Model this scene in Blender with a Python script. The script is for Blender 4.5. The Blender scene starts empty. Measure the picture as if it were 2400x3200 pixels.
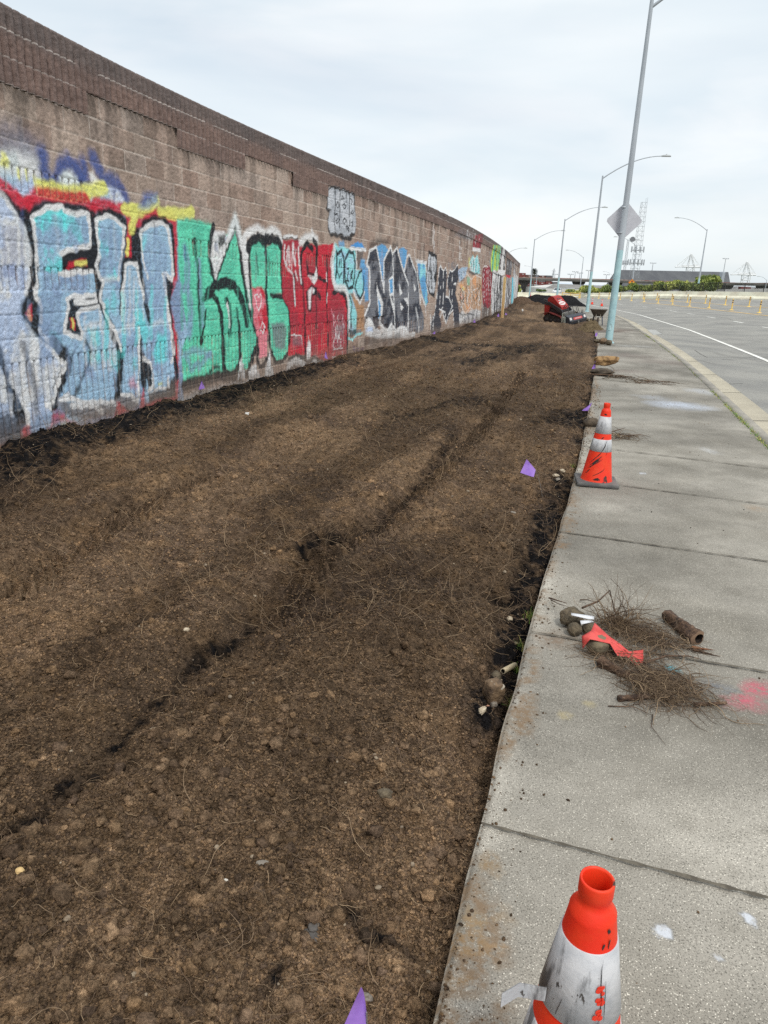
import bpy, bmesh, math, random
import numpy as np
from mathutils import Vector, Matrix
R = math.radians
SC = bpy.context.scene
COL = SC.collection
rnd = random.Random(7)
NG = np.random.default_rng(11)

# ---------------------------------------------------------------- helpers
def lin(c, g=1.0):
    o = []
    for v in c:
        v = v / 255.0
        v = v / 12.92 if v <= 0.04045 else ((v + 0.055) / 1.055) ** 2.4
        o.append(min(v * g, 0.86))
    return tuple(o)

def tag(o, label=None, cat=None, group=None, kind=None):
    if label: o['label'] = label
    if cat: o['category'] = cat
    if group: o['group'] = group
    if kind: o['kind'] = kind
    return o

def empty(name, loc=(0, 0, 0), rz=0.0, label=None, cat=None, group=None):
    o = bpy.data.objects.new(name, None)
    COL.objects.link(o)
    o.location = loc
    o.rotation_euler = (0, 0, rz)
    o.empty_display_size = 0.1
    return tag(o, label, cat, group)

def link_mesh(name, me, mats=(), parent=None, smooth=False):
    for m in (mats if isinstance(mats, (list, tuple)) else [mats]):
        me.materials.append(m)
    if smooth:
        me.polygons.foreach_set('use_smooth', np.ones(len(me.polygons), bool))
    o = bpy.data.objects.new(name, me)
    COL.objects.link(o)
    if parent: o.parent = parent
    return o

def np_mesh(name, V, F, mats=(), parent=None, smooth=False, matidx=None):
    """V (n,3) array, F (m,k) int array with k = 3 or 4"""
    V = np.asarray(V, np.float32); F = np.asarray(F, np.int32)
    me = bpy.data.meshes.new(name)
    me.vertices.add(len(V)); me.vertices.foreach_set('co', V.ravel())
    k = F.shape[1]
    me.loops.add(F.size); me.loops.foreach_set('vertex_index', F.ravel())
    me.polygons.add(len(F))
    me.polygons.foreach_set('loop_start', np.arange(0, F.size, k, dtype=np.int32))
    if matidx is not None: me.polygons.foreach_set('material_index', np.asarray(matidx, np.int32))
    me.update(calc_edges=True)
    return link_mesh(name, me, mats, parent, smooth)

def grid_faces(nr, nc):
    a = np.arange(nr * nc).reshape(nr, nc)
    return np.stack([a[:-1, :-1], a[:-1, 1:], a[1:, 1:], a[1:, :-1]], -1).reshape(-1, 4)

def set_col(o, name, rgb):
    at = o.data.color_attributes.new(name, 'FLOAT_COLOR', 'POINT')
    c = np.ones((len(rgb), 4), np.float32); c[:, :3] = rgb
    at.data.foreach_set('color', c.ravel())

# noise ------------------------------------------------------------
def _h(ix, iy, seed):
    n = (ix.astype(np.int64) * 374761393 + iy.astype(np.int64) * 668265263 + seed * 1442695041) & 0xffffffff
    n = ((n ^ (n >> 13)) * 1274126177) & 0xffffffff
    return ((n ^ (n >> 16)) & 0xffff).astype(np.float64) / 65535.0
def vn(x, y, seed=0):
    ix = np.floor(x); iy = np.floor(y); fx = x - ix; fy = y - iy
    fx = fx * fx * (3 - 2 * fx); fy = fy * fy * (3 - 2 * fy)
    a = _h(ix, iy, seed); b = _h(ix + 1, iy, seed); c = _h(ix, iy + 1, seed); d = _h(ix + 1, iy + 1, seed)
    return (a + (b - a) * fx) * (1 - fy) + (c + (d - c) * fx) * fy
def fbm(x, y, oct=4, seed=0, gain=.5):
    s = 0; a = 1.0; t = 0
    for i in range(oct):
        s = s + a * vn(x * 2 ** i + 17.3 * i, y * 2 ** i - 9.1 * i, seed + i); t += a; a *= gain
    return s / t

# mesh builder --------------------------------------------------------
class MB:
    def __init__(s): s.v = []; s.f = []; s.m = []; s.sm = []
    def add(s, V, F, mi=0, sm=False):
        o = len(s.v); s.v += [tuple(p) for p in V]
        for f in F: s.f.append(tuple(i + o for i in f)); s.m.append(mi); s.sm.append(sm)
    def box(s, c, d, mi=0, M=None, bev=0.0):
        """box centred at c, full size d, corners chamfered by bev in plan of each face via bmesh"""
        bm = bmesh.new()
        bmesh.ops.create_cube(bm, size=1.0)
        for v in bm.verts: v.co = Vector((v.co.x * d[0], v.co.y * d[1], v.co.z * d[2]))
        if bev > 0: bmesh.ops.bevel(bm, geom=bm.edges[:], offset=bev, segments=2, affect='EDGES', profile=.6)
        T = Matrix.Translation(Vector(c)) if M is None else Matrix.Translation(Vector(c)) @ M.to_4x4()
        bm.verts.index_update()
        s.add([T @ v.co for v in bm.verts], [[v.index for v in f.verts] for f in bm.faces], mi)
        bm.free()
    def prism(s, prof, a, b, axis=1, mi=0):
        """polygon prof (u,v) extruded along axis between a and b"""
        def P(u, v, w): return {0: (w, u, v), 1: (u, w, v), 2: (u, v, w)}[axis]
        n = len(prof)
        V = [P(u, v, a) for u, v in prof] + [P(u, v, b) for u, v in prof]
        F = [tuple(range(n))[::-1], tuple(range(n, 2 * n))] + [(i, (i + 1) % n, n + (i + 1) % n, n + i) for i in range(n)]
        s.add(V, F, mi)
    def tube(s, pts, r, n=8, mi=0, cap=True, sm=True):
        pts = [Vector(p) for p in pts]
        rs = r if isinstance(r, (list, tuple)) else [r] * len(pts)
        V = []; up = None
        for i, p in enumerate(pts):
            t = (pts[min(i + 1, len(pts) - 1)] - pts[max(i - 1, 0)])
            if t.length < 1e-9: t = Vector((0, 0, 1))
            t.normalize()
            if up is None:
                up = Vector((0, 0, 1)) if abs(t.z) < .9 else Vector((1, 0, 0))
            x = t.cross(up)
            if x.length < 1e-6: x = t.orthogonal()
            x.normalize(); up = x.cross(t); y = up
            for k in range(n):
                a = 2 * math.pi * k / n
                V.append(p + (x * math.cos(a) + y * math.sin(a)) * rs[i])
        F = []
        for i in range(len(pts) - 1):
            for k in range(n):
                F.append((i * n + k, i * n + (k + 1) % n, (i + 1) * n + (k + 1) % n, (i + 1) * n + k))
        s.add(V, F, mi, sm)
        if cap:
            s.add(V[:n], [tuple(range(n))[::-1]], mi); s.add(V[-n:], [tuple(range(n))], mi)
    def lathe(s, prof, n=24, mi=0, c=(0, 0, 0), sm=True, closed=False):
        V = []
        for r, z in prof:
            for k in range(n):
                a = 2 * math.pi * k / n
                V.append((c[0] + r * math.cos(a), c[1] + r * math.sin(a), c[2] + z))
        F = []
        m = len(prof)
        for i in range(m - 1):
            for k in range(n):
                F.append((i * n + k, i * n + (k + 1) % n, (i + 1) * n + (k + 1) % n, (i + 1) * n + k))
        s.add(V, F, mi, sm)
    def disc(s, c, r, nrm, n=16, mi=0):
        nrm = Vector(nrm).normalized(); x = nrm.orthogonal().normalized(); y = nrm.cross(x)
        s.add([Vector(c) + (x * math.cos(2 * math.pi * k / n) + y * math.sin(2 * math.pi * k / n)) * r for k in range(n)], [tuple(range(n))], mi)
    def quad(s, a, b, c, d, mi=0): s.add([a, b, c, d], [(0, 1, 2, 3)], mi)
    def build(s, name, mats, parent=None):
        me = bpy.data.meshes.new(name)
        me.from_pydata(s.v, [], s.f)
        me.polygons.foreach_set('material_index', np.array(s.m, np.int32))
        me.polygons.foreach_set('use_smooth', np.array(s.sm, bool))
        me.update()
        return link_mesh(name, me, mats, parent)

# materials ------------------------------------------------------------
def M(name, col, rough=.75, col2=None, scale=6.0, lo=.4, hi=.6, detail=6, bump=0.0, bscale=40.0, metal=0.0, emit=0.0, stretch=None, spec=.4, alpha=None, extra=None):
    """procedural material: two tones mixed by noise, noise bump; extra = list of (colour, scale, lo, hi, stretch) layers on top"""
    m = bpy.data.materials.new(name); m.use_nodes = True
    nt = m.node_tree; nd = nt.nodes; L = nt.links
    bs = nd['Principled BSDF']
    bs.inputs['Roughness'].default_value = rough
    bs.inputs['Metallic'].default_value = metal
    bs.inputs['Specular IOR Level'].default_value = spec
    tc = nd.new('ShaderNodeTexCoord')
    def noise(sc, det, st=None, seed=0):
        n = nd.new('ShaderNodeTexNoise'); n.inputs['Scale'].default_value = sc; n.inputs['Detail'].default_value = det
        n.inputs['Roughness'].default_value = .62
        mp = nd.new('ShaderNodeMapping'); mp.inputs['Location'].default_value = (seed * 3.7, seed * 1.9, seed)
        if st: mp.inputs['Scale'].default_value = st
        L.new(tc.outputs['Object'], mp.inputs['Vector']); L.new(mp.outputs['Vector'], n.inputs['Vector'])
        return n.outputs['Fac']
    def ramp(f, lo, hi):
        r = nd.new('ShaderNodeMapRange'); r.inputs['From Min'].default_value = lo; r.inputs['From Max'].default_value = hi
        L.new(f, r.inputs['Value']); return r.outputs['Result']
    def mix(f, a, b):
        x = nd.new('ShaderNodeMix'); x.data_type = 'RGBA'
        L.new(f, x.inputs[0])
        for i, v in ((6, a), (7, b)):
            if isinstance(v, tuple): x.inputs[i].default_value = (*v, 1)
            else: L.new(v, x.inputs[i])
        return x.outputs[2]
    cur = col
    if col2 is not None: cur = mix(ramp(noise(scale, detail, stretch), lo, hi), col, col2)
    for i, (c, sc, l, h_, st) in enumerate(extra or []): cur = mix(ramp(noise(sc, 6, st, i + 1), l, h_), cur, c)
    if isinstance(cur, tuple): bs.inputs['Base Color'].default_value = (*cur, 1)
    else: L.new(cur, bs.inputs['Base Color'])
    if bump:
        b = nd.new('ShaderNodeBump'); b.inputs['Strength'].default_value = bump; b.inputs['Distance'].default_value = .02
        L.new(noise(bscale, 5, None, 5), b.inputs['Height']); L.new(b.outputs['Normal'], bs.inputs['Normal'])
    if emit:
        bs.inputs['Emission Color'].default_value = (*col, 1); bs.inputs['Emission Strength'].default_value = emit
    return m

# ---------------------------------------------------------------- camera, sky and sun
cam = bpy.data.cameras.new('camera'); CAM = bpy.data.objects.new('camera', cam); COL.objects.link(CAM)
cam.sensor_fit = 'VERTICAL'; cam.sensor_height = 36.0; cam.lens = 25.312
cam.clip_start = .05; cam.clip_end = 12000
CAM.matrix_world = Matrix([(0.999,-0.037,0,0),(0.011,0.305,-0.952,0),(0.035,0.951,0.306,1.65),(0,0,0,1)])
SC.camera = CAM
SC.view_settings.view_transform = 'Standard'; SC.view_settings.look = 'None'
SC.view_settings.exposure = .32; SC.view_settings.gamma = 1
SC.cycles.use_denoising = False; SC.cycles.max_bounces = 6; SC.cycles.sample_clamp_indirect = 4; SC.cycles.diffuse_bounces = 3

SUN_EL, SUN_AZ = R(56), R(158)      # azimuth from +Y clockwise: behind the camera, a little right
w = bpy.data.worlds.new('World'); SC.world = w; w.use_nodes = True
nt = w.node_tree; nd = nt.nodes; L = nt.links
bg = nd['Background']; bg.inputs['Strength'].default_value = .1
sky = nd.new('ShaderNodeTexSky'); sky.sky_type = 'NISHITA'; sky.sun_disc = False
sky.sun_elevation = SUN_EL; sky.sun_rotation = SUN_AZ; sky.air_density = 1.0; sky.dust_density = 1.5; sky.ozone_density = 1.0
tc = nd.new('ShaderNodeTexCoord')
def wnoise(scl, det, st, loc):
    mp = nd.new('ShaderNodeMapping'); mp.inputs['Scale'].default_value = st; mp.inputs['Location'].default_value = loc
    n = nd.new('ShaderNodeTexNoise'); n.inputs['Scale'].default_value = scl; n.inputs['Detail'].default_value = det
    n.inputs['Roughness'].default_value = .5; n.inputs['Distortion'].default_value = .4
    L.new(tc.outputs['Generated'], mp.inputs['Vector']); L.new(mp.outputs['Vector'], n.inputs['Vector'])
    return n.outputs['Fac']
def wmap(f, a, b, c, d_):
    r_ = nd.new('ShaderNodeMapRange'); r_.inputs[1].default_value = a; r_.inputs[2].default_value = b
    r_.inputs[3].default_value = c; r_.inputs[4].default_value = d_; L.new(f, r_.inputs['Value']); return r_.outputs['Result']
def wmix(f, a, b):
    x = nd.new('ShaderNodeMix'); x.data_type = 'RGBA'
    if isinstance(f, float): x.inputs[0].default_value = f
    else: L.new(f, x.inputs[0])
    for i, v in ((6, a), (7, b)):
        if isinstance(v, tuple): x.inputs[i].default_value = (*v, 1)
        else: L.new(v, x.inputs[i])
    return x.outputs[2]
cloud = wmix(wmap(wnoise(1.6, 5, (1, 1, 4.5), (.3, .2, .1)), .36, .66, 0, 1), (6.7, 7.45, 7.9), (8.2, 8.6, 8.7))
cloud = wmix(wmap(wnoise(3.4, 6, (1, 1, 4.0), (1.3, .7, .4)), .40, .66, 0, .8), cloud, (8.6, 8.7, 8.7))
gap = wmap(wnoise(1.1, 4, (1, 1, 5.5), (2.3, 1.7, .9)), .30, .62, .30, .03)
L.new(wmix(gap, cloud, sky.outputs['Color']), bg.inputs['Color'])
sl = bpy.data.lights.new('sun', 'SUN'); sl.energy = 1.5; sl.angle = R(14); sl.color = (1, .96, .9)
so = bpy.data.objects.new('sun', sl); COL.objects.link(so)
sd = Vector((math.sin(SUN_AZ) * math.cos(SUN_EL), math.cos(SUN_AZ) * math.cos(SUN_EL), math.sin(SUN_EL)))
so.rotation_euler = sd.to_track_quat('Z', 'Y').to_euler(); so.location = (0, -5, 20)

# ---------------------------------------------------------------- the painted block wall
WP = np.array([(-4.281,-2.997),(-4.082,-0.997),(-3.884,1.003),(-3.685,3.003),(-3.586,4.003),(-3.487,5.003),(-3.435,5.504),(-3.374,6.005),(-3.303,6.505),(-3.221,7.006),(-3.13,7.507),(-3.03,8.007),(-2.921,8.508),(-2.805,9.008),(-2.682,9.509),(-2.554,10.009),(-2.421,10.509),(-2.284,11.009),(-2.143,11.51),(-2,12.01),(-1.854,12.51),(-1.706,13.01),(-1.556,13.51),(-1.406,14.01),(-1.254,14.51),(-1.102,15.01),(-0.798,16.01),(-0.494,17.01),(-0.192,18.01),(0.107,19.01),(0.402,20.01),(0.693,21.01),(0.98,22.01),(1.263,23.009),(1.54,24.009),(1.813,25.009),(2.081,26.009),(2.345,27.009),(2.604,28.009),(2.859,29.009),(3.109,30.008),(3.598,32.008),(4.073,34.008),(4.534,36.008),(4.983,38.008),(5.423,40.007),(5.853,42.007),(6.276,44.007),(6.693,46.007),(7.104,48.007),(7.511,50.007),(8.116,53.007),(8.716,56.007),(9.314,59.007),(9.912,62.007),(10.511,65.007),(11.113,68.007),(11.72,71.007),(12.127,73.007)])          # plan line of the wall face
WS = np.concatenate([[0], np.cumsum(np.hypot(*np.diff(WP, axis=0).T))])
def wall_xy(s):
    return np.interp(s, WS, WP[:, 0]), np.interp(s, WS, WP[:, 1])
def wall_x(Y): return np.interp(Y, WP[:, 1], WP[:, 0])
PAINT = """
p pale .55 .12:9.40,2.53,9.93,2.66,10.18,2.62,10.25,2.45,9.87,2.33,9.35,2.30
p ltb 1 .05 lav b:9.38,2.43,10.20,2.44,10.49,2.40,11.16,2.48,11.39,2.49,11.55,2.37,11.58,2.28,10.88,2.28,10.02,2.25,9.33,2.21
p ltb 1 .03 gbl b:9.33,2.21,10.01,2.23,10.84,2.27,11.56,2.27,12.60,2.26,12.51,1.53,12.42,1.34,12.46,.60,12.43,.05,11.02,.01,9.99,.09,8.93,.20
p whb .95 .05 lav b:9.33,2.19,9.58,2.21,9.74,2.07,9.85,1.85,9.85,1.66,9.74,1.44,9.65,1.30,9.66,1.16,9.88,.99,10.21,.74,10.05,.54,9.90,.34,9.56,.29,8.95,.30
s dkb .30 .55 .12:9.40,2.54,9.68,2.60,9.92,2.63,10.13,2.61
p pale .95 .06 whb b:9.38,2.47,9.80,2.59,10.10,2.56,10.13,2.45,9.85,2.39,9.36,2.35
s dbl .15 .95 .05:10.19,2.61,10.20,2.53,10.22,2.45,10.22,2.39
s dbl .16 .95 .05:10.35,2.41,10.44,2.55,10.58,2.62,10.70,2.57,10.76,2.49
s dbl .12 .9 .05:10.82,2.66,10.85,2.57,10.80,2.49
s dbl .15 .9 .05:10.99,2.72,11.06,2.65,11.14,2.55,11.25,2.55,11.41,2.52,11.51,2.43,11.55,2.37
s dbl .10 .8 .05:10.65,2.40,10.79,2.46,10.95,2.46
p pale 1 .04:10.41,2.48,10.51,2.54,10.62,2.54,10.70,2.50,10.73,2.39,10.41,2.35
p whb 1 .03:10.92,2.58,10.97,2.60,11.08,2.48,10.95,2.46
p whb .9 .04 lav b:11.19,2.46,11.37,2.48,11.49,2.41,11.52,2.31,11.34,2.29,11.26,2.34
s dbl .05 .7 .03:11.33,2.45,11.31,2.29
s yel .15 .95 .03:10.11,2.34,10.37,2.34,10.63,2.35,10.86,2.39,11.15,2.46
s yel .07 .9 .03:9.66,2.51,9.68,2.47,9.62,2.47
s yel .04 .8 .02:9.82,2.45,9.82,2.39
s yel .05 .8 .02:9.94,2.45,9.94,2.39
s yel .04 .8 .02:10.06,2.43,10.05,2.37
s red .13 .95 .03:9.36,2.35,9.54,2.31,9.65,2.27,9.74,2.22,9.84,2.15,9.89,2.13,9.93,2.20,10.05,2.26,10.19,2.28,10.54,2.30,10.81,2.31,10.89,2.21,10.98,2.29,11.23,2.29,11.56,2.27,11.58,2.18,11.58,2.09,11.65,2.10,11.73,2.16,11.86,2.24,12.11,2.29,12.28,2.28,12.52,2.28,12.58,2.20,12.55,1.99,12.51,1.56,12.44,1.50,12.43,1.38,12.38,1.31,12.39,1.03,12.42,.82,12.47,.60,12.47,.37,12.40,.18,12.37,.07
p red .95 .02:9.75,2.25,10.05,2.25,9.90,2.12
p red .95 .02:10.85,2.30,11.02,2.28,10.91,2.18
p drk 1 .025:9.51,2.24,9.64,2.24,9.80,2.14,9.92,2.14,9.99,2.19,10.15,2.23,10.35,2.25,10.57,2.26,10.80,2.26,10.91,2.22,10.97,2.20,11.02,2.25,11.23,2.28,11.42,2.24,11.53,2.18,11.53,2.08,11.48,1.94,11.41,1.75,11.30,1.56,11.01,1.55,10.95,1.63,10.95,1.73,10.87,1.65,10.43,1.62,10.32,1.60,10.25,1.62,9.94,1.62,9.94,1.53,9.87,1.41,9.93,1.36,9.91,1.16,9.92,1.09,10.02,1.01,10.19,.86,10.29,.75,10.29,.67,10.18,.56,10.07,.56,10.24,.71,10.18,.80,10.04,.91,9.88,1.02,9.73,1.13,9.66,1.21,9.64,1.26,9.67,1.34,9.75,1.44,9.80,1.53,9.85,1.66,9.87,1.76,9.86,1.86,9.84,1.95,9.80,2.04,9.71,2.13
p ltb 1 .02 cyn b:9.94,2.08,9.99,2.11,10.17,2.17,10.31,2.19,10.42,2.22,10.45,2.18,10.60,2.17,10.83,2.19,10.83,2.07,10.83,1.88,10.66,1.86,10.47,1.84,10.34,1.79,10.34,1.71,10.32,1.61,9.94,1.62,9.95,1.71,9.96,1.88,9.96,2.00
p ltb 1 .02 cyn b:10.96,2.13,11.01,2.16,11.18,2.19,11.32,2.17,11.47,2.11,11.44,1.99,11.41,1.87,11.36,1.75,11.31,1.63,11.28,1.56,11.02,1.55,10.98,1.57,10.91,1.66,10.90,1.69,10.96,1.80,10.97,1.91,10.95,2.02
p drk 1 .02:10.35,1.79,10.54,1.82,10.86,1.85,10.95,1.82,10.95,1.73,10.88,1.65,10.63,1.64,10.43,1.62,10.31,1.60
p red 1 .02:10.38,1.65,10.45,1.71,10.72,1.76,10.74,1.69,10.56,1.68,10.42,1.64
s yel .05 .9 .015:10.55,1.70,10.62,1.70,10.72,1.72
s drk .11 1 .02:10.86,1.84,10.93,1.74,10.88,1.68,10.90,1.61,10.93,1.51,10.91,1.42,10.88,1.35,10.94,1.28,11.01,1.18,11.08,1.07,11.13,.97,11.20,.84,11.24,.76,11.21,.61,11.15,.46,11.13,.35,11.08,.29
p drk 1 .02:11.33,1.57,11.37,1.73,11.45,1.82,11.47,1.94,11.56,2.08,11.68,2.12,11.79,2.13,11.80,1.95,11.77,1.77,11.81,1.64,11.84,1.45,11.88,1.25,11.90,1.07,11.85,1.05,11.79,1.24,11.75,1.51,11.71,1.68,11.65,1.74,11.46,1.73,11.40,1.57,11.32,1.33,11.29,1.19,11.26,1.20,11.29,1.39
p red 1 .02:11.53,2.08,11.61,2.08,11.59,1.81,11.46,1.80,11.49,1.94
s yel .07 .9 .015:11.54,1.96,11.50,1.84
s yel .12 .95 .025:11.51,2.29,11.70,2.30,11.83,2.30,11.99,2.36,12.18,2.44
s yel .12 .95 .025:11.71,2.29,11.67,2.19,11.61,2.09
p gbl .9 .05 dbl b:11.93,2.51,12.21,2.53,12.22,2.42,11.96,2.34,11.79,2.32
s yel .13 .95 .03:12.25,2.32,12.45,2.34,12.66,2.34,12.89,2.38,13.01,2.40
p drk 1 .02:12.24,1.62,12.34,1.60,12.45,1.57,12.47,1.50,12.39,1.34,12.40,1.03,12.42,.75,12.46,.60,12.48,.37,12.40,.31,12.37,.60,12.35,.89,12.32,1.17,12.28,1.45
s drk .07 1 .02:11.80,2.05,11.87,2.17,12.10,2.24,12.36,2.24,12.50,2.18,12.50,1.99,12.49,1.65
p drk 1 .02:10.39,1.36,10.49,1.38,10.85,1.41,10.89,1.35,10.85,1.29,10.57,1.28,10.50,1.23,10.51,1.12,10.57,1.05,10.54,.99,10.41,1.02,10.28,1.05,10.31,1.18,10.36,1.28
p red 1 .015:10.37,1.19,10.44,1.18,10.44,1.08,10.36,1.09
s yel .04 .9 .01:10.40,1.17,10.40,1.10
p red 1 .02:9.70,1.27,9.81,1.34,9.81,1.27,9.78,1.20,9.71,1.24
s ora .05 .9 .015:9.75,1.27,9.76,1.22
s wht .05 1 .012:9.94,2.08,9.99,2.11,10.17,2.17,10.31,2.19,10.42,2.22,10.45,2.18,10.60,2.17,10.83,2.19,10.83,2.07,10.83,1.88,10.66,1.85,10.47,1.83,10.34,1.79
s wht .05 1 .012:9.94,2.08,9.96,2.00,9.96,1.81,9.95,1.66,9.93,1.53,9.87,1.41,9.92,1.36,9.94,1.29,9.91,1.17
s wht .05 1 .012:9.89,1.01,9.99,.94,10.15,.81,10.24,.75,10.17,.65,10.05,.55
s wht .05 1 .012:9.89,1.10,10.02,1.00,10.23,.85
s wht .05 1 .012:10.30,1.60,10.43,1.61,10.63,1.63,10.83,1.64
s wht .05 1 .012:10.96,2.13,11.01,2.16,11.18,2.19,11.32,2.17,11.47,2.11,11.44,1.99,11.41,1.87,11.36,1.75,11.31,1.63,11.28,1.56
s wht .05 1 .012:10.96,2.13,10.96,2.02,10.97,1.91,10.97,1.80,10.90,1.69,10.92,1.63,11.00,1.53,10.96,1.46,10.92,1.39,10.93,1.34,10.97,1.30,10.98,1.23,11.05,1.15,11.14,1.03,11.21,.90,11.24,.82
s wht .05 1 .012:11.45,1.71,11.43,1.63,11.36,1.45,11.30,1.14
s wht .05 1 .012:11.46,1.71,11.56,1.73,11.67,1.73,11.70,1.64,11.73,1.51,11.77,1.37
s wht .06 1 .015:11.79,2.03,11.84,2.10,12.02,2.17,12.28,2.21,12.40,2.18,12.42,2.05,12.46,1.88,12.46,1.65,12.43,1.58,12.32,1.63,12.24,1.62,12.27,1.45,12.29,1.24,12.34,1.03,12.37,.85,12.39,.66,12.33,.58
s wht .04 1 .012:11.79,2.03,11.80,1.85,11.83,1.70,11.90,1.59
s wht .05 1 .012:10.36,1.37,10.47,1.39,10.63,1.38,10.48,1.33,10.85,1.35
s wht .05 1 .012:10.88,1.29,10.57,1.26,10.50,1.21,10.52,1.10,10.56,1.04,10.53,.98
s wht .05 1 .012:10.54,.98,10.41,1.01,10.26,1.06,10.29,1.13,10.32,1.22,10.36,1.29,10.37,1.37
s wht .04 1 .012:10.66,1.40,10.83,1.41,10.85,1.35
s whb .05 .8 .02:9.46,2.23,9.59,2.21,9.69,2.13,9.78,2.04,9.83,1.93,9.86,1.81,9.87,1.74,9.82,1.56,9.74,1.44
s whb .04 .6 .02:9.70,1.16,9.80,1.05,10.08,.86,10.18,.78
s whb .04 .7 .02:10.89,1.27,10.89,1.10,10.90,1.03
s whb .05 .6 .03:10.62,1.08,10.75,1.12,10.87,1.13
s whb .05 .6 .03:11.02,1.55,11.24,1.57
s whb .04 .6 .03:11.16,1.00,11.40,1.05,11.54,1.07
s whb .05 .5 .03:11.91,1.04,12.10,1.09,12.25,1.04
s whb .05 .4 .04:10.29,2.10,10.30,1.92,10.31,1.79
s whb .04 .4 .04:11.29,2.12,11.29,1.93,11.29,1.76
s drk .03 .6 .02:12.10,2.19,12.10,2.10
p cyn .75 .05:10.42,2.10,10.59,2.15,10.65,2.05,10.69,1.92,10.58,1.94,10.52,2.03
p cyn .7 .05:11.54,1.21,11.73,1.24,11.85,.98,11.75,.80,11.61,1.04
p cyn .6 .05:11.01,1.91,11.12,1.96,11.12,1.80,11.01,1.79
p cyn .5 .05:11.82,2.03,11.93,2.05,11.89,1.91,11.80,1.88
p cyn .5 .06:11.18,1.48,11.25,1.33,11.19,1.21,11.09,1.26
p cyn .7 .05:10.05,1.08,10.18,1.02,10.17,.90,10.08,.94
p cyn .75 .05:10.65,1.06,10.84,1.06,10.85,.89,10.75,.86
p cyn .7 .05:10.57,.84,10.83,.82,10.85,.72,10.61,.74
p cyn .75 .05:11.03,.81,11.20,.80,11.16,.56,11.02,.68
p cyn .8 .05:12.04,.95,12.24,.88,12.22,.61,11.94,.60,11.92,.70
p cyn .5 .04:11.48,.71,11.54,.70,11.52,.59,11.45,.58
p drk 1 .03:9.12,1.21,9.31,.99,9.35,.90,9.38,.80,9.41,.74,9.45,.66,9.47,.59,9.50,.52,9.56,.38,9.56,.28,9.41,.29,9.37,.42,9.34,.60,9.32,.73,9.25,.87,9.08,1.02
p drk .85 .08:8.97,.46,9.30,.45,9.47,.36,9.58,.20,9.46,.13,8.91,.19
s wht .05 1 .015:9.42,.76,9.39,.70,9.46,.64,9.48,.57,9.54,.45,9.58,.37,9.55,.26
s gry .08 .85 .03:9.62,.99,9.66,.85,9.70,.70,9.73,.55,9.71,.38
s whb .04 .6 .02:9.25,.56,9.38,.56,9.36,.42
s drk .12 1 .02:10.09,.98,10.22,.88,10.28,.79,10.26,.72,10.15,.62,10.04,.51,9.98,.39
s wht .05 1 .012:10.24,.76,10.16,.67,10.05,.56,9.97,.45,9.93,.38,9.85,.41
s drk .05 .8 .02:10.60,.95,10.67,.84,10.63,.74,10.50,.61,10.40,.49,10.34,.41
p gry 1 .03:10.09,.44,10.16,.41,10.42,.32,10.75,.29,11.06,.28,11.20,.32,11.51,.23,11.52,.16,11.34,.09,10.92,.12,10.49,.14,10.21,.24,10.07,.32,10.00,.40
p drk .9 .04:11.11,.54,11.23,.50,11.18,.33,11.08,.29
s wht .05 1 .012:10.10,.43,10.27,.41,10.50,.33,10.75,.31,11.05,.24
s wht .05 1 .012:10.14,.44,10.24,.47
s wht .05 1 .012:10.26,.34,10.54,.29,10.70,.26,10.78,.17,10.73,.29
s wht .05 1 .012:11.20,.31,11.37,.29,11.50,.19,11.54,.25,11.53,.40
p drk 1 .02:11.63,1.01,11.69,.89,11.71,.69,11.83,.62,11.86,.33,11.77,.31,11.74,.44,11.69,.28,11.64,.29,11.59,.43,11.60,.70
s wht .045 1 .012:11.63,1.03,11.62,.83,11.57,.57,11.54,.37
s wht .05 1 .012:11.71,.67,11.83,.62,11.88,.48,11.87,.33,11.76,.29,11.79,.24,12.01,.29,12.22,.26,12.27,.23
p drk .95 .03:11.76,.26,12.17,.25,12.29,.36,12.39,.39,12.40,.22,12.35,.10,12.04,.08,11.74,.09
s wht .03 1 .01:12.23,.41,12.23,.28
p red .9 .03:11.52,.07,11.64,.33,11.67,.10,11.77,.08,11.74,.05
s red .10 .9 .03:11.72,.10,12.04,.09,12.36,.07
p red .9 .03:11.00,.09,11.09,.25,11.19,.19,11.31,.11
p red .9 .03:9.82,.16,9.99,.29,10.09,.26,10.44,.09,10.27,.14,10.05,.23
s red .11 .9 .03:9.50,.12,9.53,.21
s red .07 .9 .04:9.97,.28,10.09,.26
p red .4 .09:8.90,.16,9.55,.12,10.42,.11,11.51,.09,12.37,.07,12.37,-.00,11.50,.02,10.37,.04,8.89,.11
p whb .5 .08:9.83,.23,10.13,.22,10.59,.10,10.18,.07
s dbl .12 .5 .06:10.01,.23,10.01,.08
s yel .06 .6 .04:10.08,.15,10.08,.08
p pnk .6 .05:11.34,.47,11.46,.49,11.52,.37,11.37,.35
s yel .04 .6 .02:11.99,.34,12.07,.35
p gbl 1 .03 ltb b:12.64,2.27,12.78,2.28,12.89,1.62,12.88,.90,12.71,.70,12.55,.02,12.41,.03,12.53,.77,12.41,1.13,12.36,1.30,12.40,1.37,12.56,1.55
p grn 1 .03 gr2 b:12.64,2.28,13.07,2.31,13.51,2.28,13.58,2.17,14.02,2.20,14.20,2.27,14.32,1.89,14.48,1.48,14.65,.97,14.89,.71,14.67,.46,14.50,.28,13.89,.24,13.68,.29,13.27,.29,12.59,.28,12.59,.71,12.76,.90,12.68,1.27,12.61,1.76
p gr2 .5 .06:12.69,2.30,13.43,2.31,13.45,2.19,12.71,2.17
s gbl .13 .85 .04:12.79,1.96,12.83,1.76,12.78,1.48
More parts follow.
